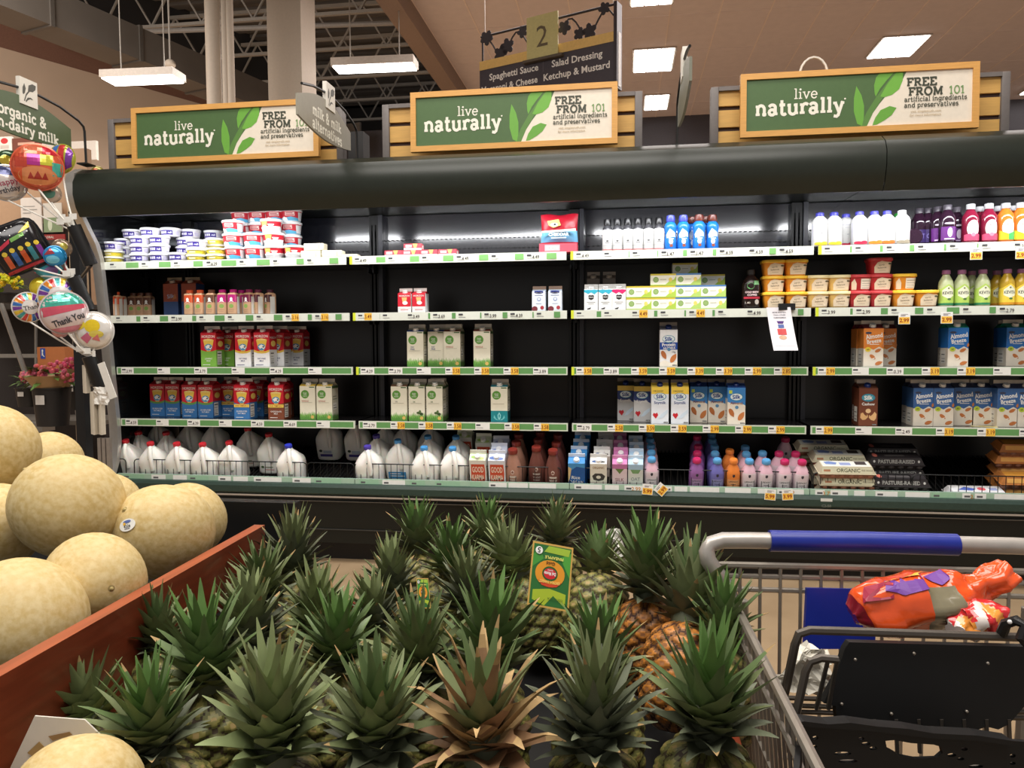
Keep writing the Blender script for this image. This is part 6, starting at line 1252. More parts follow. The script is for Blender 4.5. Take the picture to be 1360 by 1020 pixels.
hang_tag([(708, 718), (769, 730), (755, 813), (700, 803)], (1.20, 1.20, 1.17, 1.17), 'green fruit tag with orange oval, upside down, in full view')
hang_tag([(553, 768), (574, 772), (572, 808), (556, 808)], (1.33, 1.33, 1.31, 1.31), 'green and yellow fruit tag half hidden among rear crowns')
def crumple(name, pts, depth, m, lab, cat, seed, amp=.012, n=14):
    r = random.Random(seed); q = [atd(x, y, depth) for x, y in pts]; c = sum(q, Vector()) / 4; b = MB(); v = []
    nrm = (q[1] - q[0]).cross(q[3] - q[0]).normalized()
    for j in range(n + 1):
        for i in range(n + 1):
            u, w = i / n, j / n; p = (q[0] * (1 - u) + q[1] * u) * (1 - w) + (q[3] * (1 - u) + q[2] * u) * w
            v.append(p - c + nrm * (r.uniform(-amp, amp) + amp * 1.5 * sin(u * 7 + seed) * cos(w * 5)) + Vector((r.uniform(-1, 1), r.uniform(-1, 1), r.uniform(-1, 1))) * amp * .3)
    fs = [(j * (n + 1) + i, (j + 1) * (n + 1) + i, (j + 1) * (n + 1) + i + 1, j * (n + 1) + i + 1) for j in range(n) for i in range(n)]
    b.add(v, fs, m); off = nrm * .0015; b.add([p + off for p in v], [f[::-1] for f in fs], m)
    return tag(b.build(name, loc=c), lab, cat)
crumple('paper_bag', [(795, 705), (822, 703), (838, 748), (800, 760)], 1.62, P(222, 220, 212), 'crumpled white bag tucked behind the rear pineapples', 'bag', 3, .006, 8)

# ================================================================== SHOPPING CART
m_cw = mat((150, 142, 132), .35, .55, noise=.06); m_cwd = mat((84, 78, 72), .35, .55); m_hb = mat((172, 166, 160), .3, .3); m_bl = mat((28, 44, 140), .32)
A = Vector((.142, 1.255, .992)); Bq = Vector((.672, 1.2875, .990)); hx = (Bq - A); HL = hx.length; hx.normalize(); hy = Vector((hx.y, -hx.x, 0)); hz = Vector((0, 0, 1))     # hy points out of the handle towards the basket
def cl(x, y, z): return A + hx * x + hy * y + Vector((0, 0, z - .992))
cart = thing('shopping_cart', 'grey wire shopping cart with a blue-gripped handle', 'cart', (0, 0, 0))
b = MB(); arm = lambda x, s: [cl(x + s * .03, .004, .90), cl(x + s * .022, .008, .92), cl(x + s * .004, .012, .945), cl(x - s * .007, .012, .962), cl(x - s * .009, .010, .975), cl(x - s * .004, .004, .986), cl(x + s * .018, 0, .992)]
b.tube(arm(0, 1) + [cl(.06, 0, .993), cl(HL / 2, 0, .994), cl(HL - .06, 0, .993)] + arm(HL, -1)[::-1], .0135, m_hb, 12); b.build('handle_bar', cart)
b = MB(); b.tube([cl(HL * .175, 0, .993), cl(HL * .18, 0, .993), cl(HL * .45, 0, .994), cl(HL * .72, 0, .993), cl(HL * .725, 0, .993)], .0175, m_bl, 16); b.build('handle_grip', cart)
# basket : wide at the handle, narrower at the nose (towards the camera)
RW, FW, LEN, ZT, ZBt, ZBf = HL - .06, HL - .02, .80, .905, .46, .54
def rim(t, side): w = RW + (FW - RW) * t; return cl(HL / 2 + side * w / 2, LEN * t, ZT - .012 * t)
def bot(t, side): w = (RW + (FW - RW) * t) * .86; return cl(HL / 2 + side * w / 2, LEN * t, ZBt + (ZBf - ZBt) * t)
b = MB()
for s in (-1, 1):
    b.tube([rim(t / 6, s) for t in range(7)], .0065, m_cw, 8); b.tube([rim(t / 6, s) - Vector((0, 0, .035)) for t in range(7)], .004, m_cw, 6)
    for f in (.35, .7): b.tube([rim(t / 6, s).lerp(bot(t / 6, s), f) for t in range(7)], .0032, m_cw, 5)
    for k in range(31): t = k / 30; b.tube([rim(t, s), bot(t, s)], .0026, m_cw, 5)
b.build('basket_side', cart)
b = MB()
for k in range(15): f = k / 14; b.tube([bot(0, -1).lerp(bot(0, 1), f), bot(1, -1).lerp(bot(1, 1), f)], .0028, m_cw, 5)
for k in range(7): t = k / 6; b.tube([bot(t, -1), bot(t, 1)], .0034, m_cw, 5)
for k in range(15): f = k / 14; b.tube([rim(1, -1).lerp(rim(1, 1), f), bot(1, -1).lerp(bot(1, 1), f)], .0028, m_cw, 5)
b.tube([rim(1, -1), rim(1, 1)], .0065, m_cw, 8); b.build('basket_floor', cart)
b = MB()
for z, r in ((.955, .0055), (.937, .0045), (.915, .0045)): b.tube([cl(.005, .01, z), cl(HL + .0, .01, z)], r, m_cw, 7)
for k in range(17): x = .012 + k * (HL - .02) / 16; b.tube([cl(x, .012, .957), cl(x, .02, .47)], .003, m_cw, 5)
for z in (.775, .762, .64): b.tube([cl(.0, .018, z), cl(HL, .018, z)], .0036, m_cw, 6)
b.build('rear_gate', cart)
b = MB(); q = [atd(1072, 781, 1.20), atd(1166, 783, 1.20), atd(1162, 862, 1.19), atd(1068, 862, 1.19)]; n = (q[1] - q[0]).cross(q[2] - q[0]).normalized() * .008
b.add(q + [p + n for p in q], [(0, 3, 2, 1), (4, 5, 6, 7), (0, 1, 5, 4), (1, 2, 6, 5), (2, 3, 7, 6), (3, 0, 4, 7)], m_bl); b.build('seat_flap', cart)
# fold-out child seat
b = MB(); D1 = 1.0
b.tube([atd(1036, 945, 1.02), atd(1046, 905, 1.01), atd(1056, 856, D1), atd(1061, 842, D1), atd(1075, 837, D1), atd(1110, 838, D1), atd(1230, 842, D1), atd(1400, 848, D1)], .006, m_cwd, 8)
b.tube([atd(1046, 998, .97), atd(1070, 892, .97), atd(1076, 879, .97), atd(1090, 874, .97), atd(1112, 876, .97)], .0055, m_cwd, 8)
for x0, x1 in ((1082, 1094), (1098, 1106)): b.tube([atd(x1 + 6, 876, .975), atd(x0 + 2, 942, .985)], .003, m_cwd, 5)
for y in (926, 936, 944): b.tube([atd(1022, y, 1.07), atd(1110, y + 3, 1.06), atd(1240, y + 8, 1.05), atd(1400, y + 10, 1.05)], .0035, m_cwd, 6)
b.tube([atd(1024, 922, 1.04), atd(1030, 930, 1.0), atd(1040, 934, .99), atd(1044, 926, .99)], .004, m_cw, 6)
for k in range(9): x = 1100 + k * 30; b.tube([atd(x, 955, 1.0), atd(x + 2, 1000, 1.0)], .003, m_cwd, 5)
b.build('seat_wires', cart)
b = MB()
pts = [(1128, 853), (1400, 860), (1400, 905), (1372, 925), (1340, 962), (1326, 969), (1310, 965), (1300, 969), (1255, 966), (1240, 970), (1210, 966), (1190, 968), (1160, 962), (1128, 961), (1112, 957), (1110, 938), (1094, 934), (1098, 924), (1108, 905), (1122, 862)]
def slab(b, pts, depth, th, m, holes=()):
    loops = [[Vector((x, y, 0)) for x, y in pts]] + [[Vector((x, y, 0)) for x, y in h] for h in holes]; flat = [p for l in loops for p in l]
    tri = tessellate_polygon(loops); dep = depth if callable(depth) else (lambda x, y: depth)
    fr = [atd(p.x, p.y, dep(p.x, p.y)) for p in flat]; nn = -FWD * -th; N = len(flat); bk = [p + nn for p in fr]
    F1 = []
    for t in tri:
        a, c, e = [flat[i] for i in t]
        F1.append(tuple(t) if (c - a).cross(e - a).z < 0 else tuple(t)[::-1])
    b.add(fr + bk, F1 + [tuple(i + N for i in f[::-1]) for f in F1], m)
    o = 0; sd = []
    for l in loops:
        n_ = len(l); sd += [(o + i, o + (i + 1) % n_, o + (i + 1) % n_ + N, o + i + N) for i in range(n_)]; o += n_
    b.add(fr + bk, sd, m)
m_bp = mat((7, 7, 8), .55, noise=.1, bump=.03, scale=12)
slab(b, pts, lambda x, y: 1.012 - (y - 853) * .00012, .012, m_bp)
for x, y in ((1136, 876), (1214, 868), (1312, 881), (1118, 935), (1184, 948), (1284, 945)): b.ball(atd(x, y, .999), .0022, m_cw, 8, 6)
b.build('seat_back', cart)
# frame and wheels below
b = MB()
for s in (-1, 1): b.tube([cl(HL / 2 + s * RW * .47, .02, .90), cl(HL / 2 + s * RW * .45, .02, .25), cl(HL / 2 + s * RW * .43, .1, .16), cl(HL / 2 + s * FW * .45, LEN * .95, .16)], .012, m_cw, 8)
b.build('frame', cart)
for x, y in ((.03, .08), (HL - .03, .08), (HL / 2 - FW * .4, LEN * .9), (HL / 2 + FW * .4, LEN * .9)):
    b = MB(); T = Matrix.Translation(cl(x, y, .065)) @ Matrix.Rotation(pi / 2, 4, 'Y'); b.lathe([(.0, -.015), (.06, -.015), (.064, -.01), (.064, .01), (.06, .015), (0, .015)], m_black, 20, T); p = cl(x, y, 0)
    b.box(p.x - .012, p.y - .012, .06, p.x + .012, p.y + .012, .17, m_cw); b.build('wheel', cart)
b = MB(); slab(b, [(4, 1040), (46, 951), (112, 956), (158, 1000), (170, 1040)], .84, .002, P(214, 208, 196)); slab(b, [(36, 1000), (52, 985), (66, 1000), (56, 1012)], .8385, .0005, P(170, 140, 90)); slab(b, [(64, 978), (92, 972), (96, 976), (70, 984)], .8385, .0005, P(150, 120, 80))
tag(b.build('white_card'), 'stained white card propped against the wooden board at bottom left', 'card')
# black basket standing in the cart
t = thing('hand_basket', 'black plastic basket with slots and a grip hole in the cart', 'basket', (0, 0, 0))
def oval(cx, cy, rx, ry, n=12): return [(cx + rx * cos(2 * pi * i / n), cy + ry * sin(2 * pi * i / n)) for i in range(n)]
top = [(1058, 960), (1068, 958), (1100, 962), (1130, 960), (1166, 965), (1206, 968), (1240, 974), (1300, 977), (1345, 984), (1400, 988)]
grip = [(1176, 984), (1188, 983), (1210, 987), (1240, 989), (1250, 992), (1252, 1000), (1244, 1007), (1216, 1008), (1196, 1004), (1186, 998), (1178, 994)]
hol = [grip] + [oval(1083, 980, 4, 2.6), oval(1082, 992, 3.4, 2.6), oval(1119, 1001, 12, 2.6), oval(1126, 1011, 13, 2.6), oval(1144, 981, 4, 2.2), oval(1150, 988, 6, 2.4), oval(1160, 994, 5, 2.6), oval(1281, 995, 4.5, 2.2), oval(1264, 1003, 6, 2.6), oval(1276, 1008, 5, 2), oval(1296, 1018, 10, 2.4), oval(1345, 1004, 4, 2.6), oval(1345, 1014, 4, 2.2)]
b = MB(); slab(b, top + [(1400, 1240), (1082, 1230), (1076, 1060)], .90, .006, m_bp, hol); slab(b, top[:9] + [(1345, 991), (1300, 984), (1240, 981), (1166, 972), (1068, 965)], .893, .02, m_bp); b.build('far_wall', t)
b = MB(); a0, a1 = atd(1060, 962, .895), atd(1078, 1230, .895); c0 = atd(1045, 1090, .62); c1 = c0 + (a1 - a0); n = Vector((.006, 0, 0))
b.add([a0, c0, c1, a1, a0 + n, c0 + n, c1 + n, a1 + n], [(0, 3, 2, 1), (4, 5, 6, 7), (0, 1, 5, 4), (1, 2, 6, 5), (2, 3, 7, 6), (3, 0, 4, 7)], m_bp); b.build('side_wall', t)
# bread bag
def bag(name, axis, rad, m_fun, lab, seed, prints=(), ns=34, na=28, wr=.006):
    r = random.Random(seed); ph = [r.uniform(0, 6) for _ in range(8)]
    t = thing(name, lab, 'bag', axis[0]); o = Vector(axis[0])
    def spl(s, arr):
        k = s * (len(arr) - 1); i = min(int(k), len(arr) - 2); f = k - i; f = f * f * (3 - 2 * f); return arr[i] * (1 - f) + arr[i + 1] * f
    def S(s, th, d=0):
        c = spl(s, axis); rr = spl(s, rad); tn = (spl(min(1, s + .02), axis) - spl(max(0, s - .02), axis)).normalized(); up = (Vector((0, 0, 1)) - tn * tn.z).normalized(); sd = tn.cross(up)
        w = 1 + wr / max(rr, .012) * (sin(5 * th + ph[0] + 9 * s) * .5 + sin(3 * th - 14 * s + ph[1]) * .5 + sin(8 * th + 21 * s + ph[2]) * .3 + sin(31 * s + 2 * th + ph[3]) * .35)
        return c + (up * (cos(th) * .92) + sd * sin(th) * 1.05) * (rr * w + d) - o
    b = MB(); rings = []; v = [S(i / ns, 2 * pi * j / na) for i in range(ns + 1) for j in range(na)]; g = {}
    for i in range(ns):
        for j in range(na): g.setdefault(m_fun((i + .5) / ns, (j + .5) / na), []).append((i * na + j, i * na + (j + 1) % na, (i + 1) * na + (j + 1) % na, (i + 1) * na + j))
    for m, f in g.items(): b.add(v, f, m, None, True)
    b.add(v, [list(range(na)), list(reversed(range(ns * na, ns * na + na)))], m_fun(0, 0)); b.build('bag_wrap', t, auto=2)
    if prints:
        l = MB(); art(l, prints, 1, 1, lambda a, c, d: tuple(S(a, (1.0 - c) * 2 * pi, .0016 + d)), .03); l.build('printed_pattern', t)
    return t
fl = lambda c: mat(c, .16, noise=.12, scale=30, coat=.6, bump=.25)
ORB, MAR, GRY = fl((226, 84, 34)), fl((150, 34, 52)), fl((128, 120, 96))
dB = 1.10
axis = [atd(1133, 818, dB), atd(1145, 812, dB), atd(1180, 805, dB), atd(1220, 800, dB), atd(1258, 795, dB), atd(1282, 788, dB), atd(1302, 779, dB), atd(1325, 769, dB), atd(1342, 760, dB)]
bag('bread_bag', axis, [.012, .034, .046, .046, .043, .032, .021, .022, .018], lambda s, a: MAR if s < .10 else (GRY if .36 < s < .50 and .10 < a < .47 else ORB), 'glossy orange bread bag with twisted end on the child seat', 11,
    [('p', [(.1, .88), (.16, .99), (.26, .97), (.22, .86)], (150, 30, 60)), ('p', [(.2, .9), (.24, 1.0), (.28, .92), (.32, 1.02), (.36, .93), (.40, 1.0), (.38, .88), (.28, .86)], (110, 60, 150)), ('p', [(.22, .96), (.3, 1.04), (.42, 1.02), (.36, .96)], (240, 180, 70)), ('p', [(.4, .96), (.48, 1.02), (.5, .95), (.44, .9)], (110, 60, 150)), ('p', [(.40, .68), (.48, .72), (.46, .64)], (90, 30, 30))])
RDB, WHB, YLB = fl((206, 44, 48)), fl((236, 226, 220)), fl((236, 150, 60))
axis = [atd(1268, 838, 1.04), atd(1280, 828, 1.05), atd(1300, 822, 1.05), atd(1322, 820, 1.05), atd(1336, 824, 1.05)]
bag('snack_bag', axis, [.012, .022, .026, .024, .012], lambda s, a: (WHB if int(s * 9 + a * 5) % 4 == 0 else YLB if int(s * 7 - a * 6) % 3 == 0 else RDB), 'small crinkled red and yellow bag below the bread', 5, wr=.004)
crumple('crumpled_paper', [(1072, 852), (1104, 868), (1098, 924), (1018, 915)], 1.04, P(226, 220, 206), 'crumpled white paper lying left of the black seat panel', 'paper', 8, .006, 9)
b = MB(); b.tube([atd(1330, 842, 1.0), atd(1336, 828, .99), atd(1350, 824, .98), atd(1362, 832, .97), atd(1356, 846, .97), atd(1370, 860, .97)], .007, m_black, 8)
for x, y in ((1341, 826), (1353, 825)): b.ball(atd(x, y, .975), .003, P(230, 230, 230), 8, 6)
tag(b.build('wrist_strap'), 'black strap with white dots draped over the seat bar', 'strap')
# ================================================================== FLORAL CORNER AND BALLOONS, far left
def F_(r, g, b): return mat((r, g, b), .16, .35, noise=.08, scale=25, coat=.4)
def balloon(px, py, d, R, base, items, lab, tiltx=0, tiltz=0, square=False, cup=None, roll=0, stick=None):
    c = atd(px, py, d); t = thing('foil_balloon', lab, 'balloon', c, 0, 'foil balloons on sticks')
    n = (O0 - c); rz = math.atan2(n.x, -n.y) + radians(tiltz)
    T = Matrix.Rotation(rz, 4, 'Z') @ Matrix.Rotation(radians(tiltx), 4, 'X') @ Matrix.Rotation(radians(roll), 4, 'Y')   # local -y faces the camera
    sq = 5.0 if square else 2.0; th = R * .42
    def hgt(q): return th * (max(0, 1 - q * q)) ** .55
    rnd = random.Random(int(px)); b = MB(); rings = []; na = 40
    def rad(a): c_, s_ = cos(a), sin(a); return (abs(c_) ** sq + abs(s_) ** sq) ** (-1 / sq)
    for sgn in (-1, 1):
        v = []; fs = []; qs = [0, .2, .4, .6, .75, .87, .95, 1.0]
        for q in qs:
            for j in range(na):
                a = 2 * pi * j / na; k = rad(a) * q * R; cr = (1 + .10 * sin(a * 20) * q ** 8)
                v.append((k * cos(a), sgn * hgt(q) * cr, k * sin(a)))
        for i in range(len(qs) - 1):
            for j in range(na):
                f = (i * na + j, (i + 1) * na + j, (i + 1) * na + (j + 1) % na, i * na + (j + 1) % na); fs.append(f if sgn < 0 else f[::-1])
        b.add(v, fs, F_(*base), T, True)
    v = []
    for q, y in ((1.0, -.001), (1.06, 0), (1.0, .001)):
        for j in range(na): a = 2 * pi * j / na; k = rad(a) * R * q; v.append((k * cos(a), y, k * sin(a)))
    b.add(v, [(i * na + j, i * na + (j + 1) % na, (i + 1) * na + (j + 1) % na, (i + 1) * na + j) for i in range(2) for j in range(na)], F_(*base), T, True)
    b.build('foil', t, auto=1.2)
    if items:
        l = MB()
        def mp(a, c_, dd):
            x, z = a - R, c_ - R; q = sqrt(x * x + z * z) / R / (rad(math.atan2(z, x)) if q_ else 1); return (x, -hgt(min(1, q)) - .001 - dd, z)
        q_ = square
        its = [tuple(list(i[:-1]) + [F_(*i[-1])]) if i[0] not in 'tT' else i for i in items]
        artgrid(l, its, 2 * R, 2 * R, mp, R / 6, T, R, square); l.build('printed_pattern', t)
    if cup is not None:
        s = MB(); dd = cup - c; st = T @ Vector((0, 0, -R * .98)); s.tube([st, st.lerp(dd, .5) + Vector((0, -.01, 0)), dd], .0045, P(232, 228, 220), 6)
        pp = dd.lerp(st, .18); s.box(pp.x - .012, pp.y - .013, pp.z, pp.x + .03, pp.y - .011, pp.z + .03, P(232, 230, 224)); s.build('stick', t)
    return t
def artgrid(mb, items, w, h, mp, step, T, R, square):
    """as art(), cut both ways and kept inside the disc so that it follows the dome"""
    class Rec:
        def __init__(s): s.p = []
        def add(s, v, f, m, T=None): s.p.append((v, m))
    rec = Rec(); art(rec, items, w, h, lambda a, c, d: (a, c, d), step)
    for v, m in rec.p:
        d = v[0][2]; q = [(c, a) for a, c, _ in v]; y0 = math.floor(min(p[0] for p in q) / step); y1 = math.ceil(max(p[0] for p in q) / step)
        for i in range(y0, y1):
            c = _clip(_clip(q, i * step, True), (i + 1) * step, False)
            if len(c) < 3: continue
            pts = []
            for cc, a in c:
                x, z = a - R, cc - R; k = sqrt(x * x + z * z) / (R * .985)
                if not square and k > 1: x, z = x / k, z / k
                pts.append((x + R, z + R))
            if max(p[0] for p in pts) - min(p[0] for p in pts) < 1e-5: continue
            mb.add([mp(a, cc, d) for a, cc in pts], [list(range(len(pts)))], m, T)
def rays(cols, n=16, r0=.24, cx=.5, cy=.5, r1=.56):
    o = []
    for i in range(n):
        a0, a1 = 2 * pi * i / n, 2 * pi * (i + .78) / n
        o.append(('p', [(cx + r0 * cos(a0), cy + r0 * sin(a0)), (cx + r1 * cos(a0), cy + r1 * sin(a0)), (cx + r1 * cos(a1), cy + r1 * sin(a1)), (cx + r0 * cos(a1), cy + r0 * sin(a1))], cols[i % len(cols)]))
    return o
DBL = 3.85
cup1, cup2, cup3 = atd(98, 306, DBL), atd(98, 370, DBL), atd(121, 476, DBL)
pxm = lambda r: r * DBL / 1000
MC = [(190, 40, 60), (210, 170, 40), (70, 170, 160), (170, 50, 130), (226, 120, 50), (120, 170, 60)]
balloon(50, 222, DBL - .05, pxm(29), (214, 96, 66), [('r', .0, .45, .3, .75, (190, 70, 50)), ('r', .3, .5, .55, .75, (170, 50, 130)), ('r', .55, .52, .8, .76, (196, 190, 60)), ('r', .78, .3, 1, .6, (80, 176, 160)), ('r', .2, .76, .6, 1, (206, 110, 80)), ('r', .6, .78, .9, .95, (200, 40, 60)), ('e', .5, .28, .38, .20, (220, 140, 90)), ('p', [(.3, .2), (.36, .35), (.42, .22), (.5, .38), (.58, .22), (.64, .36), (.7, .2)], (170, 60, 50)), ('r', .0, .15, .2, .42, (216, 90, 50))], 'large multicoloured patchwork foil balloon, top of the bunch', cup=cup1)
balloon(82, 211, DBL + .05, pxm(19), (170, 170, 60), [('p', [(.1, .1), (.3, 1), (.5, 1), (.3, .1)], (60, 110, 190)), ('p', [(.5, .1), (.5, 1), (.7, 1), (.7, .1)], (200, 60, 60)), ('p', [(.7, .1), (.8, .9), (1, .8), (.9, .2)], (120, 60, 150)), ('p', [(0, .3), (.2, .5), (.2, .2)], (60, 180, 190))], 'multicoloured striped foil balloon behind the patchwork one', cup=cup1 + Vector((.01, 0, 0)), tiltz=-35)
balloon(9, 243, DBL - .02, pxm(23), (214, 206, 200), [('p', [(0, .7), (1, .7), (.8, 1), (.2, 1)], (70, 76, 120)), ('t', 'Happy', .5, .5, .16, (150, 60, 80), .7, 20), ('t', 'Birthday', .5, .28, .14, (60, 60, 70), .7, 20)], 'white foil balloon with handwriting at the left edge', cup=cup1 + Vector((-.01, 0, 0)))
balloon(12, 218, DBL + .1, pxm(18), (70, 100, 70), [('e', .4, .6, .2, .2, (206, 180, 60)), ('r', .5, .3, .9, .5, (70, 80, 160))], 'dark green patterned foil balloon behind the white one', cup=cup1)
balloon(68, 257, DBL + .03, pxm(12), (196, 176, 160), [('e', .4, .5, .3, .3, (90, 140, 120)), ('r', .5, .6, .9, .9, (206, 190, 170))], 'small pale foil balloon hanging below the patchwork one', cup=cup1)
balloon(26, 328, DBL - .05, pxm(31), (30, 30, 34), [('r', .04, .04, .96, .10, (190, 50, 60)), ('r', .12, .14, .22, .40, (206, 96, 60)), ('r', .28, .14, .38, .42, (60, 100, 160)), ('r', .44, .14, .54, .40, (200, 90, 50)), ('r', .60, .14, .70, .42, (60, 130, 140)), ('r', .76, .14, .86, .40, (130, 60, 150)), ('e', .17, .45, .05, .05, (230, 200, 70)), ('e', .33, .47, .05, .05, (230, 200, 70)), ('e', .49, .45, .05, .05, (230, 200, 70)), ('e', .65, .47, .05, .05, (230, 200, 70)), ('e', .81, .45, .05, .05, (230, 200, 70)), ('p', [(.1, .6), (.4, .7), (.36, .62), (.14, .54)], (206, 60, 80)), ('p', [(.4, .7), (.7, .74), (.68, .66), (.4, .62)], (120, 170, 90)), ('p', [(.6, .74), (.9, .9), (.86, .78)], (220, 180, 60))] + [('e', (.13 * i * i) % .9 + .05, .58 + (.17 * i) % .38, .012, .012, (230, 226, 220)) for i in range(14)], 'black square birthday candle foil balloon', square=True, cup=cup2, roll=-28)
balloon(73, 340, DBL, pxm(13), (40, 140, 196), [('e', .4, .3, .3, .2, (120, 200, 226)), ('p', [(.0, .5), (.3, .9), (.5, .6)], (160, 60, 70))], 'small shiny blue foil balloon', cup=cup2)
balloon(64, 357, DBL + .04, pxm(13), (70, 160, 176), [('p', [(.4, .3), (1, .5), (.8, .9), (.5, .8)], (150, 110, 170)), ('e', .3, .7, .16, .1, (200, 90, 110))], 'teal and lilac foil balloon below the blue one', cup=cup2, square=True, roll=40)
balloon(82, 330, DBL + .08, pxm(12), (150, 130, 110), [('e', .6, .6, .2, .2, (206, 190, 90))], 'dull gold foil balloon behind the blue one', cup=cup2)
ST = [(200, 60, 60), (226, 140, 50), (60, 110, 180), (120, 60, 150), (226, 196, 70), (70, 160, 160)]
balloon(38, 408, DBL - .03, pxm(19), (228, 224, 220), rays(ST, 18, .26) + [('e', .5, .5, .25, .25, (232, 228, 224)), ('t', 'Thank', .55, .5, .15, K_, .6, 14)], 'striped thank-you foil balloon with dotted centre, left', cup=cup3, tiltz=15)
balloon(55, 382, DBL + .05, pxm(13), (226, 200, 50), [('e', .5, .5, .2, .2, (236, 214, 80))], 'plain yellow foil balloon behind the striped pair', cup=cup3)
balloon(80, 394, DBL, pxm(25), (228, 222, 220), rays(ST, 20, .28) + [('e', .5, .5, .27, .27, (236, 230, 228)), ('t', 'Thank', .55, .48, .12, K_, .5, 14)], 'striped thank-you foil balloon, right behind the banded one', cup=cup3)
balloon(85, 415, DBL - .09, pxm(27), (222, 206, 206), [('r', 0, .66, 1, 1, (70, 170, 150)), ('p', [(0, .42), (1, .56), (1, .66), (0, .66)], (214, 90, 110)), ('p', [(0, .02), (1, .02), (1, .18), (0, .12)], (206, 130, 150)), ('t', 'Thank You', .56, .32, .15, (60, 60, 66), .7, 14, .03), ('p', [(.2, .78), (.4, .84), (.42, .78)], (200, 230, 224)), ('p', [(.5, .82), (.7, .86), (.7, .8)], (200, 230, 224))], 'teal, pink and white banded thank-you foil balloon', cup=cup3, roll=-8)
balloon(125, 439, DBL - .02, pxm(24), (226, 222, 216), [('e', .52, .62, .2, .18, (230, 200, 40)), ('e', .16, .66, .18, .14, (226, 204, 60)), ('e', .62, .40, .18, .1, (226, 204, 90)), ('p', [(.2, .3), (.4, .45), (.5, .3), (.36, .14)], (206, 110, 140)), ('p', [(.5, .26), (.66, .4), (.7, .2)], (216, 120, 120))], 'white foil balloon printed with yellow flowers', cup=cup3, tiltz=-20)
balloon(80, 438, DBL + .02, pxm(10), (206, 150, 150), [('e', .4, .5, .2, .2, (190, 90, 100))], 'small pink foil balloon under the banded one', cup=cup3)
balloon(130, 229, DBL + .62, pxm(9), (150, 140, 70), [('e', .3, .6, .2, .2, (206, 90, 60)), ('e', .6, .4, .2, .2, (80, 110, 150))], 'small multicoloured foil balloon peeking over the case end')
# rack the balloons hang from
rk = thing('balloon_rack', 'black rack with slanted stick cups beside the case end', 'rack', (0, 0, 0))
def ctube(p0, p1, r): b = MB(); b.tube([p0, p1], r, m_black, 12); return b
b = MB(); x = -3.23; b.box(x - .03, 4.07, 0.0, x + .03, 4.13, 2.1, m_black); b.box(x - .25, 3.9, 0, x + .03, 4.3, .02, m_black); b.build('post', rk)
for px, py in ((121, 352), (118, 412), (133, 512)):
    p = atd(px, py, DBL + .05); b = MB(); b.tube([p, Vector((x, 4.1, p.z - .03))], .009, m_black, 6); b.build('strut', rk)
for (p0, p1), n in (((atd(98, 300, DBL), atd(121, 352, DBL + .05)), 0), ((atd(97, 368, DBL), atd(118, 412, DBL + .05)), 0), ((atd(118, 473, DBL), atd(133, 512, DBL + .04)), 0)): ctube(p0, p1, .034).build('stick_cup', rk)
for y0, y1, xx in ((485, 522, 114), (520, 577, 124), (530, 577, 134)):
    c = MB(); p0 = atd(xx, y0, DBL + .03); q0 = atd(xx, y1, DBL + .03)
    for k in range(4): c.box(p0.x - .022 + k * .012, p0.y - .01 * k, q0.z, p0.x - .014 + k * .012, p0.y + .03 - .01 * k, p0.z, P(206, 196, 178))
    tag(c.build('tag_bundle'), {114: 'bundle of pale paper tags hanging under the lowest stick cup', 124: 'bundle of pale paper tags hanging lower, left one', 134: 'bundle of pale paper tags hanging lower, right one'}[xx], 'tags', 'paper tag bundles')
crumple('plastic_sleeve', [(125, 514), (146, 514), (144, 538), (124, 537)], DBL, P(222, 218, 210), 'clear-white plastic sleeve hanging on the balloon rack', 'sleeve', 4, .006, 8)
b = MB(); p0, p1 = atd(134, 482, DBL - .03), atd(150, 525, DBL - .03); b.box(-.02, -.002, -.19, .02, .002, 0, P(226, 222, 214)); o = b.build('paper_strip', loc=p0); o.rotation_euler = (0, -.34, 0); tag(o, 'long white paper strip slanting beside the lowest cup', 'paper')
b = MB(); p0 = atd(136, 582, DBL + .02)
for k in range(3): b.box(p0.x - .03 + k * .025, p0.y, p0.z - .25, p0.x - .012 + k * .025, p0.y + .02, p0.z, mat((170, 160, 150), .3, .7))
tag(b.build('metal_hooks'), 'bare metal hooks at the foot of the balloon rack', 'hooks')
# papers and sign on the post behind
wl = lambda px, py, Y=5.6: at(px, py, Y)
def sheet(p0, p1, Y, items, bg, name, lab, cat, th=.01):
    a, c = at(*p0, Y), at(*p1, Y); w, h = c.x - a.x, a.z - c.z; b = MB(); b.box(0, 0, 0, w, th, h, P(*bg)); art(b, items, w, h, face_map((0, -.0005, 0), (1, 0, 0), (0, 0, 1)), lift=.0008)
    return tag(b.build(name, loc=(a.x, Y, c.z)), lab, cat)
sheet((-60, 205), (124, 460), 5.65, [('r', 0, .0, 1, .62, (60, 52, 46)), ('r', .0, .62, 1, .63, (90, 80, 70))], (176, 142, 112), 'partition', 'tan and dark partition wall behind the balloons', 'partition', .06)
sheet((27, 263), (56, 310), 5.6, [('r', .1, .75, .7, .77, (160, 156, 150)), ('r', .1, .66, .8, .68, (160, 156, 150)), ('r', .1, .57, .5, .59, (160, 156, 150))], (222, 212, 202), 'notice_sheet', 'white paper notice on the partition behind the balloons', 'paper')
sheet((57, 270), (83, 308), 5.6, [('r', 0, 0, 1, .5, (130, 146, 110)), ('e', .35, .25, .12, .2, (200, 206, 180))], (214, 206, 194), 'notice_sheet', 'white and green paper notice beside the white one', 'paper')
sheet((44, 312), (88, 362), 5.58, [('r', .05, .05, .95, .86, (70, 54, 48)), ('t', 'FLORAL', .5, .93, .06, (220, 210, 200), .6)], (150, 50, 46), 'framed_board', 'dark board with a red frame behind the blue balloon', 'board')
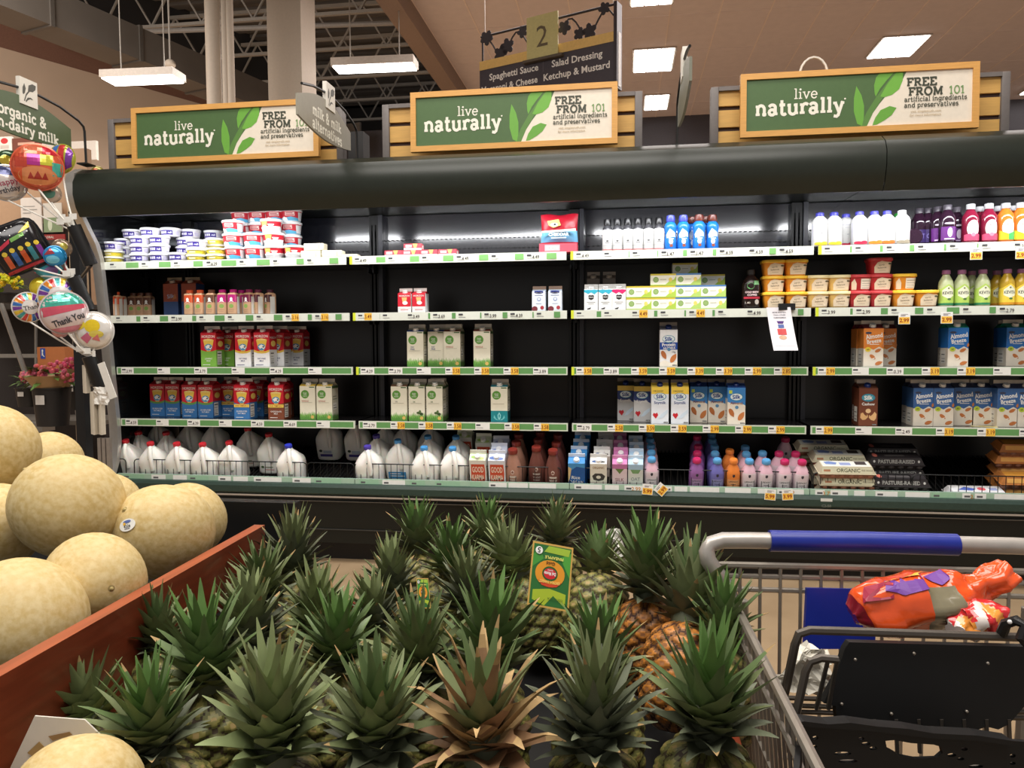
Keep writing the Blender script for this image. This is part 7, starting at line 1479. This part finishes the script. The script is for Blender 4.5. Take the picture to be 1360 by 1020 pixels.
sheet((88, 240), (108, 420), 5.5, [], (180, 156, 128), 'wall_post', 'beige post between the partition and the case', 'post', .1)
# posters and a lit soffit band under the green blade sign, on the far wall
sheet((-4, 182), (16, 200), 8.2, [('e', .5, .7, .25, .2, (190, 60, 60)), ('r', .2, .15, .8, .4, (190, 180, 170))], (226, 216, 206), 'wall_poster', 'white poster high on the far wall, left edge', 'poster', .03)
sheet((16, 184), (54, 206), 8.2, [('r', .2, .6, .8, .75, (190, 150, 130))], (110, 64, 52), 'wall_poster', 'brown-red poster high on the far wall beside a white one', 'poster', .03)
sheet((54, 190), (128, 212), 9.6, [], (232, 224, 214), 'lit_soffit', 'long pale band for the lit soffit, low on the far wall', 'sign', .05)  # illuminated soffit, its glow put into the pale colour of a plain board
# dark plant shelving
gx = thing('plant_shelving', 'dark shelving with steel frame behind the balloons', 'shelving', (0, 0, 0))
b = MB(); p = at(-60, 405, 5.3); q = at(100, 405, 5.3)
b.box(p.x, 5.3, p.z - .04, q.x, 5.6, p.z, mat((62, 56, 50), .5)); z2 = at(0, 470, 5.3).z; b.box(p.x, 5.25, z2 - .03, q.x, 5.27, z2, mat((150, 144, 136), .4, .5)); z3 = at(0, 556, 5.1).z
b.box(p.x, 5.0, z3 - .03, q.x + .4, 5.45, z3, mat((120, 114, 106), .4, .4)); b.box(p.x, 5.58, .1, q.x, 5.64, p.z, mat((44, 38, 36), .8)); b.build('shelf', gx)
b = MB(); m_st = mat((150, 146, 140), .35, .6)
b.tube([at(0, 400, 4.9), at(62, 575, 4.9)], .018, m_st, 8); b.tube([at(48, 400, 5.5), at(48, 540, 5.5)], .012, m_st, 8); b.tube([at(62, 575, 4.9), Vector((at(62, 575, 4.9).x, 4.9, 0))], .018, m_st, 8); b.tube([at(0, 400, 4.9), at(0, 400, 5.3)], .014, m_st, 8)
for xx in (-20, 98): b.tube([at(xx, 400, 5.4), Vector((at(xx, 400, 5.4).x, 5.4, 0))], .02, m_st, 8)
b.build('steel_frame', gx)
b = MB(); b.box(-.09, -.06, 0, .09, .06, .06, m_st); p = at(50, 572, 4.8); tag(b.tube([(0, 0, 0), (0, 0, -.55)], .05, m_st, 10).build('steel_bollard', loc=p), 'short steel bollard on the floor behind the melons', 'bollard')
sheet((49, 461), (87, 492), 5.0, [('r', .12, .5, .3, .95, (50, 80, 170)), ('e', .2, .84, .03, .06, W_), ('p', [(.18, .78), (.22, .78), (.23, .66), (.28, .6), (.26, .57), (.2, .64), (.17, .64)], W_)], (196, 120, 70), 'cardboard_box', 'orange-brown box with blue wheelchair sticker', 'box', .25)
def flowers(px, py, d, n, rad, fc, lf, lab, cat, seed, pot=None, wrap=None, name='potted_hydrangea'):
    r = random.Random(seed); c = atd(px, py, d); t = thing(name, lab, cat, c); b = MB(); l = MB()
    for i in range(n):
        a = r.uniform(0, 6.28); q = rad * r.uniform(.2, 1); p = Vector((cos(a) * q, sin(a) * q * .7, rad * .35 * r.uniform(.0, 1.3)))
        for k in range(16):
            s = Vector((r.gauss(0, 1), r.gauss(0, 1), r.gauss(0, 1))).normalized() * rad * .26; b.ball(p + s, rad * .085, mat(tuple(max(0, min(255, v + r.choice((-14, 0, 12)))) for v in fc), .6), 6, 4)
    for i in range(26):
        a = r.uniform(0, 6.28); d1 = Vector((cos(a), sin(a), r.uniform(-.4, .5))); p = d1 * rad * .5; s = Vector((-sin(a), cos(a), 0)) * rad * .14
        l.add([p - s * .4, p + d1 * rad * .35 - s, p + d1 * rad * .75 - Vector((0, 0, rad * .12)), p + d1 * rad * .35 + s, p + s * .4], [(0, 1, 2, 3, 4)], mat(lf, .5, noise=.2))
    b.build('blossoms', t); l.build('leaves', t)
    if wrap: w = MB(); w.lathe([(rad * .5, -rad * .75), (rad * .62, -rad * .5), (rad * .85, -rad * .15), (rad * 1.0, rad * .05)], P(*wrap), 11, cap=(True, False)); w.build('paper_wrap', t)
    if pot:
        h, R2 = pot; w = MB(); w.lathe([(R2 * .82, -rad * .5 - h), (R2, -rad * .5), (R2 * 1.06, -rad * .5), (R2 * 1.06, -rad * .44), (R2 * .9, -rad * .44)], mat((40, 37, 36), .5), 16, sq=3.5); art(w, [('r', .3, .6, .7, .85, P(220, 216, 210))], R2 * 1.6, h, face_map((-R2 * .8, -R2 * 1.04, -rad * .5 - h), (1, 0, 0), (0, 0, 1))); w.build('bucket', t)
    return t
flowers(68, 500, 4.9, 7, .16, (206, 96, 110), (96, 130, 60), 'pink hydrangeas in a labelled black bucket', 'potted plant', 2, (.24, .10), (176, 140, 100))
flowers(104, 490, 5.3, 6, .13, (200, 80, 96), (100, 136, 66), 'pink hydrangeas in a black bucket nearest the case', 'potted plant', 4, (.22, .09), (170, 136, 100))
flowers(38, 506, 5.0, 5, .10, (210, 110, 120), (90, 120, 60), 'small pink hydrangeas left of the labelled bucket', 'potted plant', 6, (.12, .07))
flowers(6, 378, 5.2, 6, .13, (226, 206, 40), (110, 150, 40), 'yellow flowers on the upper dark shelf at the left edge', 'flowers', 8, (.06, .08), None, 'flower_bunch')
